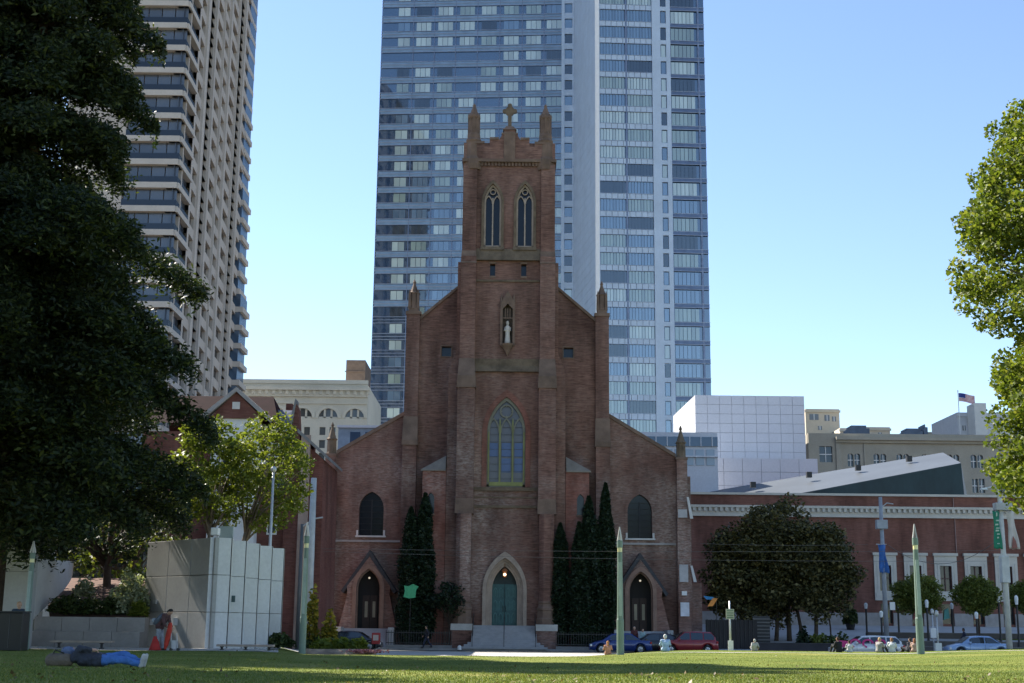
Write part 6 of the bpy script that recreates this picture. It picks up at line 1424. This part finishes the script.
    for q in(-.31,.31):
        for sgn in(-1,1):
            cx,cy=x+f*q*L,y+sgn*(W/2-.13); mb=MB()
            prof=[(.20,-.1),(.30,-.11),(.325,-.07),(.325,.07),(.30,.11),(.20,.1)]
            vs=[];k_=18
            for r_,d_ in prof:
                for k in range(k_): a=k*2*math.pi/k_; vs.append((cx+r_*math.cos(a),cy+d_,z+.325+r_*math.sin(a)))
            mb.add(vs,[(i*k_+k,i*k_+(k+1)%k_,(i+1)*k_+(k+1)%k_,(i+1)*k_+k) for i in range(5) for k in range(k_)]); wh=mb.build('wheel',TYRE,t,smooth=True)
            mb=MB(); vs=[(cx,cy+sgn*.085,z+.325)]+[(cx+.21*math.cos(a*math.pi/10),cy+sgn*.06,z+.325+.21*math.sin(a*math.pi/10)) for a in range(20)]; mb.add(vs,[(0,1+k,1+(k+1)%20) for k in range(20)])
            for k in range(5): a=k*1.2566; mb.tube([(cx,cy+sgn*.1,z+.325),(cx+.2*math.cos(a),cy+sgn*.085,z+.325+.2*math.sin(a))],.025,4)
            mb.build('rim',RIM,wh)
    for sgn in(-1,1):
        bz=belt_f(.44); mb=MB(); mb.box(min(x+f*.455*L,x+f*.487*L),max(x+f*.455*L,x+f*.487*L),y+sgn*(W/2*.80)-.14,y+sgn*(W/2*.80)+.14,z+bz-.24,z+bz-.08); mb.build('headlight',HEAD,t,bevel=.03)
        bz=belt_f(-.47); mb=MB(); mb.box(min(x-f*.465*L,x-f*.492*L),max(x-f*.465*L,x-f*.492*L),y+sgn*(W/2*.80)-.14,y+sgn*(W/2*.80)+.14,z+bz-.2,z+bz-.03); mb.build('tail_light',TAIL,t,bevel=.03)
        mb=MB(); mb.box(x+f*.17*L-.08,x+f*.17*L+.08,y+sgn*(W/2+.02)-.1,y+sgn*(W/2+.02)+.1,z+belt,z+belt+.14); mb.build('wing_mirror',col,t,bevel=.03)
        mb=MB()
        for q in(.17,-.065): mb.box(x+f*q*L-.006,x+f*q*L+.006,y+sgn*(W/2+.002)-.003,y+sgn*(W/2+.002)+.003,z+.38,z+belt-.05)
        mb.build('door_gap',BLACK,t)
        for q in(.08,-.15): mb=MB(); mb.box(x+f*q*L-.1,x+f*q*L+.1,y+sgn*(W/2+.01)-.02,y+sgn*(W/2+.01)+.02,z+belt-.16,z+belt-.12); mb.build('door_handle',col,t)
    for sgn in(-1,1): mb=MB(); xx=x+f*sgn*.488*L; mb.box(xx-.06,xx+.06,y-W*.38,y+W*.38,z+.24,z+.46); mb.build('bumper',col,t,bevel=.04)
    return t
def cu(u_,D): return X(u_,645,D)
car('dark blue sedan at the kerb before the right church porch',cu(620,104.2),104.2,0,4.75,1.8,1.5,paint('blue car paint',(.012,.035,.17)),'sedan',-1)
car('red hatchback parked right of the blue sedan',cu(688,105.4),105.4,0,4.5,1.85,1.68,paint('red car paint',(.26,.02,.025)),'suv',-1)
car('dark grey car half hidden between the blue sedan and the red hatchback',cu(655,106.6),106.6,0,4.4,1.8,1.5,paint('dark grey car paint',(.03,.032,.04)),'hatch',-1)
car('dark saloon car parked by the flower bed left of the church',cu(351,104.5),104.5,0,4.8,1.8,1.45,paint('dark saloon paint',(.02,.025,.035)),'sedan',1)
wc_=car('white car with pink graphics behind the people sitting on the lawn',cu(866,98.2),98.2,.05,5.2,1.85,1.5,paint('white car paint',(.70,.69,.68)),'suv',-1)
mb=MB(); y_=98.2-.935; x_=cu(852,98.2)
for k in range(3): 
    mb.band([(x_+k*.9+.42*math.cos(a*.5),1.0+.32*math.sin(a*.5)) for a in range(10)],[(x_+k*.9+.27*math.cos(a*.5),1.0+.2*math.sin(a*.5)) for a in range(10)],y_-.012,y_-.002)
mb.prism([(x_-1.3,.75),(x_-.4,.7),(x_-.5,1.15),(x_-1.35,1.22)],y_-.012,y_-.002)
mb.build('pink_graphic',mat('pink graphic',(.62,.05,.22)),wc_)
car('light blue car just showing its roof above the lawn near the white banner pole',cu(990,96.5),99.2,.1,4.6,1.8,1.50,paint('light blue car paint',(.28,.40,.60)),'sedan',-1)
# red newspaper box beside the dark saloon
t=thing('newspaper_box','small red street box beside the dark saloon','newspaper box',(X(376,640,101),101,.12)); x=X(376,640,101); mb=MB(); mb.box(x-.3,x+.3,100.8,101.3,.55,1.35); mb.build('body',mat('red box paint',(.35,.03,.03),.5),t,bevel=.03); mb=MB(); mb.box(x-.04,x+.04,101,101.1,.1,.549); mb.box(x-.25,x+.25,100.85,101.25,.1,.16); mb.build('stand',BLACK,t); mb=MB(); mb.box(x-.2,x+.2,100.78,100.797,.8,1.2); mb.build('front_window',mat('box window',(.5,.4,.35)),t)
# ------------------------------------------------------------------ people
def capsule(mb,a,b_,ra,rb,n=10):
    a,b_=Vector(a),Vector(b_); d=b_-a; L=d.length
    if L<1e-5: d=Vector((0,0,1)); L=1e-5
    t=d.normalized(); pts=[];rs=[]
    for i in range(4): q=math.pi/2*i/4; pts.append(a-t*ra*math.cos(q)); rs.append(max(.001,ra*math.sin(q)))
    pts.append(a); rs.append(ra); pts.append(b_); rs.append(rb)
    for i in range(1,5): q=math.pi/2*i/4; pts.append(b_+t*rb*math.sin(q)); rs.append(max(.001,rb*math.cos(q)))
    # tube with constant frame
    u_=t.cross(Vector((0,0,1)) if abs(t.z)<.95 else Vector((1,0,0))).normalized(); w_=t.cross(u_); vs=[]
    for p,r_ in zip(pts,rs):
        for k in range(n): q=2*math.pi*k/n; vs.append(tuple(p+(u_*math.cos(q)+w_*math.sin(q))*r_))
    m_=len(pts); mb.add(vs,[(i*n+k,i*n+(k+1)%n,(i+1)*n+(k+1)%n,(i+1)*n+k) for i in range(m_-1) for k in range(n)]+[tuple(reversed(range(n))),tuple(range((m_-1)*n,m_*n))])
def remeshed(mb,vox):
    me=bpy.data.meshes.new('tmp'); me.from_pydata(mb.v,[],mb.f); me.update(); o=bpy.data.objects.new('tmp',me); COL.objects.link(o)
    r_=o.modifiers.new('r','REMESH'); r_.mode='VOXEL'; r_.voxel_size=vox; s_=o.modifiers.new('s','SMOOTH'); s_.iterations=2; s_.factor=.5
    bpy.context.view_layer.update(); out=bpy.data.meshes.new_from_object(o.evaluated_get(bpy.context.evaluated_depsgraph_get())); bpy.data.objects.remove(o); out.shade_smooth(); return out
def with_fingers(me,mb):
    import bmesh
    bm=bmesh.new(); bm.from_mesh(me); t=bpy.data.meshes.new('f'); t.from_pydata(mb.v,[],mb.f); bm.from_mesh(t); bm.to_mesh(me); bm.free(); me.shade_smooth(); return me
POSES={
 'stand':dict(pel=(0,0,.95),che=(0,0,1.28),nek=(0,0,1.46),hed=(.02,0,1.62),hip=.09,sho=.18,kn=[(.03,.1,.5),(-.02,-.1,.5)],an=[(.05,.11,.08),(-.06,-.11,.08)],el=[(-.04,.25,1.14),(.02,-.25,1.14)],wr=[(.08,.25,.9),(.12,-.22,.9)]),
 'walk':dict(pel=(0,0,.93),che=(.03,0,1.27),nek=(.05,0,1.45),hed=(.08,0,1.6),hip=.09,sho=.18,kn=[(.2,.1,.5),(-.1,-.1,.5)],an=[(.3,.1,.09),(-.38,-.1,.14)],el=[(-.14,.25,1.14),(.16,-.25,1.13)],wr=[(-.1,.24,.9),(.32,-.2,.95)]),
 'sit':dict(pel=(0,0,.13),che=(.02,0,.45),nek=(.06,0,.62),hed=(.1,0,.77),hip=.1,sho=.18,kn=[(.40,.16,.42),(.42,-.12,.40)],an=[(.62,.14,.08),(.66,-.1,.08)],el=[(.12,.27,.36),(.14,-.27,.36)],wr=[(.34,.18,.40),(.36,-.12,.42)]),
 'sitback':dict(pel=(0,0,.13),che=(-.1,0,.43),nek=(-.14,0,.6),hed=(-.12,0,.75),hip=.1,sho=.18,kn=[(.42,.2,.28),(.42,-.2,.28)],an=[(.5,-.05,.08),(.55,.08,.08)],el=[(-.26,.26,.32),(-.24,-.27,.34)],wr=[(-.38,.28,.09),(-.02,-.28,.22)]),
 'bend':dict(pel=(0,0,.9),che=(.14,0,1.22),nek=(.27,0,1.38),hed=(.40,0,1.46),hip=.09,sho=.18,kn=[(.06,.1,.48),(.0,-.1,.48)],an=[(.08,.12,.08),(-.12,-.1,.08)],el=[(.28,.25,1.08),(.26,-.25,1.08)],wr=[(.42,.16,.88),(.40,-.14,.86)]),
 'lie':dict(pel=(0,0,.16),che=(-.32,.0,.18),nek=(-.5,0,.2),hed=(-.64,.02,.22),hip=.1,sho=.18,kn=[(.44,.1,.26),(.42,-.1,.18)],an=[(.84,.12,.1),(.84,-.1,.1)],el=[(-.42,.3,.12),(-.36,-.2,.38)],wr=[(-.55,.2,.30),(-.15,-.12,.36)]),
}
CACHE={}
def pose_mesh(key):
    if key in CACHE: return CACHE[key]
    p={k:(Vector(v) if isinstance(v,tuple) else v) for k,v in POSES[key].items()}
    up=(p['nek']-p['pel']).normalized(); hips=[p['pel']+Vector((0,s*p['hip'],-.0)) for s in(1,-1)]; shs=[p['nek']-up*.06+Vector((0,s*p['sho'],0)) for s in(1,-1)]
    kn=[Vector(q) for q in p['kn']]; an=[Vector(q) for q in p['an']]; el=[Vector(q) for q in p['el']]; wr=[Vector(q) for q in p['wr']]; hd=p['hed']
    fw=Vector((1,0,0)); ha=(hd-p['nek']).normalized(); 
    face=(fw-ha*fw.dot(ha)).normalized() if abs(fw.dot(ha))<.9 else Vector((0,-.3,1)).normalized()
    if key=='lie': face=Vector((0,-.8,.6)).normalized()
    def torso(mb,e):
        capsule(mb,p['pel'],p['che'],.135+e,.125+e); capsule(mb,hips[0],hips[1],.115+e,.115+e); capsule(mb,p['che'],p['nek']-up*.08,.13+e,.085+e)
        for s in(1,-1): capsule(mb,p['pel']+Vector((0,s*.04,0)),p['che']+Vector((0,s*.07,0)),.115+e,.115+e)
        capsule(mb,shs[0],shs[1],.068+e,.068+e)
    def arms(mb,e,full=1.0):
        for i in(0,1):
            capsule(mb,shs[i],el[i],.056+e,.043+e); w_=el[i].lerp(wr[i],full); capsule(mb,el[i],w_,.043+e,.031+e)
    def legs(mb,e,full=1.0):
        for i in(0,1): capsule(mb,hips[i],kn[i],.088+e,.06+e); a_=kn[i].lerp(an[i],full); capsule(mb,kn[i],a_,.06+e,.042+e)
    mb=MB(); torso(mb,0); arms(mb,0); legs(mb,0); capsule(mb,p['nek']-up*.05,hd-ha*.03,.055,.055); capsule(mb,hd-ha*.045+face*.015,hd+ha*.035,.078,.092); capsule(mb,hd-ha*.02+face*.085,hd-ha*.035+face*.102,.012,.015)
    for s in(1,-1):
        e_=face.cross(ha)*s; capsule(mb,hd+e_*.088-ha*.03,hd+e_*.09+ha*.01,.015,.018)
        capsule(mb,an[0 if s>0 else 1]-Vector((0,0,.04)),an[0 if s>0 else 1]+(Vector((.15,0,-.05)) if key!='lie' else Vector((.04,0,.14))),.038,.03)
    hands=MB()
    for i in(0,1):
        d=(wr[i]-el[i]).normalized(); side_=d.cross(Vector((0,0,1)));
        if side_.length<.2: side_=Vector((1,0,0))
        side_.normalize(); nn=d.cross(side_); pc=wr[i]+d*.09; capsule(mb,wr[i],pc,.030,.036)
        for k,(o_,l_) in enumerate(((-.030,.062),(-.010,.075),(.010,.070),(.030,.055))):
            b0=wr[i]+d*.085+side_*o_; b1=b0+d*l_*.55+nn*.008; b2=b1+d*l_*.4+nn*.03; capsule(hands,b0,b1,.0095,.009,6); capsule(hands,b1,b2,.009,.007,6)
        b0=wr[i]+d*.03-side_*.028; b1=b0-side_*.03+d*.03; b2=b1+d*.03+nn*.01; capsule(hands,b0,b1,.012,.010,6); capsule(hands,b1,b2,.010,.008,6)
    body=with_fingers(remeshed(mb,.018),hands)
    mb=MB(); torso(mb,.022); arms(mb,.016,.9); shirt=remeshed(mb,.022)
    mb=MB(); legs(mb,.02,.93); capsule(mb,hips[0],hips[1],.13,.13); capsule(mb,p['pel'],p['pel']+up*.07,.148,.15); tr=remeshed(mb,.022)
    mb=MB(); capsule(mb,hd+ha*.035-face*.022,hd+ha*.04-face*.02,.098,.098); capsule(mb,hd-ha*.04-face*.045,hd+ha*.03-face*.03,.07,.09); hair=remeshed(mb,.015)
    mb=MB(); capsule(mb,hd+ha*.035-face*.022,hd+ha*.04-face*.02,.098,.098); capsule(mb,hd-ha*.16-face*.06,hd+ha*.03-face*.03,.07,.09); hairl=remeshed(mb,.015)
    mb=MB()
    for i in(0,1): capsule(mb,an[i]-Vector((0,0,.035)),an[i]+(Vector((.16,0,-.045)) if key!='lie' else Vector((.05,0,.16))),.05,.04)
    sho=remeshed(mb,.016)
    mb=MB()
    for s in(1,-1): mb.ball(tuple(hd+face*.088+face.cross(ha)*s*.032+ha*.0),.011,6)
    ey=bpy.data.meshes.new('eyes'); ey.from_pydata(mb.v,[],mb.f); ey.update()
    CACHE[key]=dict(body=body,shirt=shirt,trousers=tr,hair=hair,hairl=hairl,shoes=sho,eyes=ey,p=p,shs=shs,hd=hd,wr=wr,an=an,up=up); return CACHE[key]
SK=mat('skin light',(.50,.30,.21),.6,.06); SK2=mat('skin brown',(.24,.13,.08),.6,.06)
def cl(c): return mat('cloth %.2f %.2f %.2f'%c,c,.85,.25,5,bump=.8,bscale=9)
def person(label,x,y,z,pose,rot,shirt,trousers,hair=(.05,.03,.02),skin=SK,long=False,sc=1,group='people sitting along the edge of the lawn'):
    M_=pose_mesh(pose); t=thing('person',label,'person',(x,y,z),group,rotz=rot or 1e-6); t.scale=(sc,sc,sc)
    for nm,me,m_ in(('body',M_['body'],skin),('shirt',M_['shirt'],cl(shirt)),('trousers',M_['trousers'],cl(trousers)),('hair',M_['hairl'] if long else M_['hair'],cl(hair)),('shoes',M_['shoes'],cl((.04,.04,.04))),('eyes',M_['eyes'],BLACK)):
        if len(me.materials)==0: me.materials.append(m_)
        o=bpy.data.objects.new(nm,me); COL.objects.link(o); o.parent=t; o.material_slots[0].link='OBJECT'; o.material_slots[0].material=m_
        if pose in('lie','bend') and nm in('shirt','trousers'):
            tx=bpy.data.textures.get('folds') or bpy.data.textures.new('folds','CLOUDS'); tx.noise_scale=.11; tx.noise_depth=2
            dm=o.modifiers.new('folds','DISPLACE'); dm.texture=tx; dm.strength=.07; dm.mid_level=.45
    return t
def seated(label,u_,D,pose,rot,shirt,trousers,hair,**k):
    x=X(u_,648,D); return person(label,x,D,H(x,D)-.02,pose,rot,shirt,trousers,hair,**k)
HP2=math.pi/2
seated('sitting person with long blond hair in peach top beside the lamp before the porch',608,81.5,'sit',HP2,(.50,.24,.16),(.1,.1,.13),(.45,.20,.07),long=True,sc=.92)
seated('sitting man with white hair in a pale blue shirt in front of the red hatchback',665.5,80.5,'sit',HP2,(.38,.52,.72),(.12,.13,.16),(.6,.6,.58),sc=1.12)
seated('person in pale cap sitting alone right of the white sign post',754.5,81.5,'sitback',HP2,(.45,.43,.40),(.1,.1,.1),(.55,.52,.48),sc=.82)
seated('sitting person in black with dark hair, leftmost of the row before the white car',839,80.5,'sit',HP2+.4,(.015,.015,.018),(.02,.02,.02),(.06,.03,.02),sc=1.0)
seated('small sitting person in white beside the person in black',849.5,80.5,'sit',HP2-.2,(.62,.62,.60),(.3,.3,.32),(.05,.03,.02),sc=.78)
seated('sitting blond person in pale grey top mid row before the white car',879,80.8,'sit',HP2-.9,(.30,.29,.28),(.08,.08,.1),(.42,.28,.14),sc=.98)
seated('sitting person in white shirt with brown hair before the blue banner pole',892,80.5,'sit',HP2-.3,(.62,.63,.64),(.2,.22,.25),(.22,.11,.05),sc=.96)
seated('sitting person in a dark top just left of the lamp on the plaza side',909,81.2,'sitback',HP2+.5,(.04,.045,.06),(.03,.03,.04),(.04,.03,.02),sc=.96)
seated('sitting person with reddish hair and peach top next to the green pencil lamp',914.5,80.3,'sit',HP2-.5,(.45,.30,.24),(.5,.5,.5),(.30,.12,.05),long=True,sc=.9)
D=96.2; person('sitting person in pale blue shirt beyond the light blue car on the plaza lawn',X(992,640,113),113,HP(0,113)+.0,'sit',HP2,(.45,.50,.60),(.1,.1,.1),(.08,.05,.03),sc=1.0,group='people on the plaza and pavement')
person('dark clothed person walking on the plaza between the two low walls',X(965,640,112),112,HP(0,112),'walk',HP2+1.2,(.03,.035,.06),(.025,.025,.035),(.02,.015,.01),skin=SK2,sc=1.08,group='people on the plaza and pavement')
person('dark clothed person walking on the pavement left of the church steps',X(427,640,107.9),108.05,.15,'walk',math.pi,(.03,.03,.035),(.03,.035,.06),(.04,.03,.02),sc=1.0,group='people on the plaza and pavement')
person('person in dark red top standing before the right church porch',X(634.5,640,108.2),108.3,.15,'stand',-HP2,(.10,.03,.03),(.03,.03,.035),(.35,.3,.25),sc=1.05,group='people on the plaza and pavement')
person('person in a pale teal top standing beside the one in dark red before the porch',X(643,640,108),108.2,.15,'stand',-HP2+.5,(.30,.42,.42),(.12,.14,.2),(.15,.1,.07),sc=.95,group='people on the plaza and pavement')
person('person in a dark top standing behind the black cabinet at far left',X(18,620,57.5),57.5,H(X(18,620,57.5),57.5),'stand',-.9,(.04,.06,.09),(.05,.05,.06),(.42,.28,.16),sc=1.0,group='people on the plaza and pavement').scale=(1.15,1.15,1.55*1.15) if False else (1.1,1.1,1.1)
# stand figure instead for the head above the cabinet: person sits on a ledge
# bending person with backpack and red bag
x=X(161,648,57.8); D=57.8; zg=H(x,D)+.012
bp_=person('person bending forward on the path with a grey backpack and dark hair',x-.1,D,zg,'bend',-.25,(.10,.05,.05),(.30,.33,.38),(.02,.018,.018),sc=1.08,group='people in the left part of the park')
mb=MB(); capsule(mb,(0,0,0),(.22,0,.22),.17,.15); capsule(mb,(.0,.1,.02),(.22,.1,.22),.12,.12); capsule(mb,(.0,-.1,.02),(.22,-.1,.22),.12,.12); capsule(mb,(-.1,0,-.02),(-.06,0,.02),.11,.11)
me=remeshed(mb,.02); me.materials.append(cl((.10,.12,.15))); bk=thing('backpack','grey blue patterned backpack worn by the bending person','backpack',(x-.20,D-.02,zg+1.16),rotz=-.25); o=bpy.data.objects.new('bag',me); COL.objects.link(o); o.parent=bk
mb=MB(); mb.box(-.12,.05,-.13,.13,-.02,.16); mb.v=[(a-.1,b_,c_+.0) for a,b_,c_ in mb.v]; fp_=mb.build('front_pocket',cl((.30,.34,.38)),bk,bevel=.03)
mb=MB(); 
for s in(-.1,.1): mb.tube([(.30,s,.33),(.42,s,.22),(.38,s,.02),(.2,s,-.12)],.02,6)
mb.build('strap',cl((.03,.03,.03)),bk)
rb=thing('red_bag','red cloth bag hanging in front of the bending person','bag',(x+.38,D-.2,zg+.35)); mb=MB(); capsule(mb,(0,0,.72),(-.05,0,.3),.09,.12); capsule(mb,(-.05,0,.3),(-.12,0,-.1),.12,.10); capsule(mb,(-.12,.03,-.1),(-.15,0,-.25),.08,.06); me=remeshed(mb,.02); me.materials.append(cl((.50,.05,.03))); o=bpy.data.objects.new('cloth',me); COL.objects.link(o); o.parent=rb
rb2=thing('red_coat','dark red garment trailing to the ground behind the bending person','clothing',(x-.42,D-.1,zg)); mb=MB(); mb.lathe(x-.22,D-.12,[(.27,zg+.01),(.22,zg+.12),(.15,zg+.36),(.09,zg+.58)],12); mb.build('cloth',cl((.42,.035,.03)),rb2,smooth=True)
wt_=thing('white_cart','pale grey folded cart held by the bending person','cart',(x+.62,D-.15,zg)); mb=MB(); 
for q in(-.12,.12): mb.tube([(x+.62+q,D-.2,zg+.05),(x+.55+q,D-.2,zg+.72)],.02)
mb.box(x+.50,x+.68,D-.25,D-.14,zg+.08,zg+.42); mb.build('frame',mat('cart grey',(.5,.5,.5)),wt_); mb=MB(); 
for q in(-.15,.15): mb.tube([(x+.62+q,D-.26,zg+.05),(x+.62+q,D-.1,zg+.05)],.06,10)
mb.build('wheel',BLACK,wt_)
# lying man
D=28.; x=X(101,662,D); zg=H(x,D); ly=person('man in blue jeans and dark jacket lying on the shaded grass, head to the left',x-.03,D,zg-.03,'lie',0,(.035,.04,.06),(.06,.16,.42),(.05,.04,.04),sc=1.03,group='people in the left part of the park')
sk_=thing('canvas_bag','brown stuffed canvas bag under the head of the lying man','bag',(x-.8,D-.2,zg)); mb=MB(); capsule(mb,(-.12,0,.13),(.16,.05,.13),.15,.14); capsule(mb,(0,.1,.12),(.1,.25,.12),.13,.12); me=remeshed(mb,.02); me.materials.append(cl((.14,.11,.08))); o=bpy.data.objects.new('sack',me); COL.objects.link(o); o.parent=sk_; mb=MB(); mb.tube([(x-.95,D-.2,zg+.2),(x-.85,D-.3,zg+.34),(x-.7,D-.2,zg+.27)],.015); mb.build('strap',BLACK,sk_)
hatm=thing('blue_cap','blue grey patterned cap lying over the face of the lying man','cap',(x-.66,D,zg+.3)); mb=MB(); mb.lathe(x-.68,D-.02,[(.14,zg+.24),(.135,zg+.33),(.08,zg+.39),(.01,zg+.4)],12); mb.build('crown',cl((.14,.18,.28)),hatm,smooth=True); mb=MB(); mb.lathe(x-.60,D-.05,[(.13,zg+.25),(.13,zg+.265)],12); mb.build('brim',cl((.10,.12,.18)),hatm)
# shoes of the lying man are pale in the photo
for c in kids(ly):
    if c.name.startswith('shoes'): c.material_slots[0].material=cl((.45,.44,.42))
bn_=thing('bollard','small white bollard near the foot of the church steps','bollard',(X(459.5,646,103),103,.0)); 
x=X(459.5,646,107.6); bn_.location=(x,107.6,.0); ORG[bn_.name]=Vector((x,107.6,0)); mb=MB(); mb.lathe(x,107.6,[(.16,0),(.15,.32),(.06,.4)],10); mb.build('body',WHITE,bn_); mb=MB(); mb.lathe(x,107.6,[(.18,.0),(.18,.06)],10); mb.build('base',BLACK,bn_)
# ------------------------------------------------------------------ trees outside the frame at left that shade the lawn

# ------------------------------------------------------------------ separate lengths of trim become separate parts
def split_loose(o):
    me=o.data; n=len(me.vertices); par=list(range(n))
    def find(a):
        while par[a]!=a: par[a]=par[par[a]]; a=par[a]
        return a
    for e in me.edges: par[find(e.vertices[0])]=find(e.vertices[1])
    grp={}
    for p in me.polygons: grp.setdefault(find(p.vertices[0]),[]).append(list(p.vertices))
    if len(grp)<2 or len(grp)>12: return
    for i,(k,fs) in enumerate(grp.items()):
        ids=sorted({v for f in fs for v in f}); mp={v:j for j,v in enumerate(ids)}
        m2_=bpy.data.meshes.new(o.name); m2_.from_pydata([tuple(me.vertices[v].co) for v in ids],[],[[mp[v] for v in f] for f in fs]); m2_.update()
        if me.materials: m2_.materials.append(me.materials[0])
        if i==0: first=m2_
        else:
            q=o.copy(); q.data=m2_; COL.objects.link(q)
    o.data=first
for o in list(bpy.data.objects):
    if o.type=='MESH' and o.parent is not None and o.name.split('.')[0] in('string_course','buttress_capping','pale_pier','glass_panel'): split_loose(o)
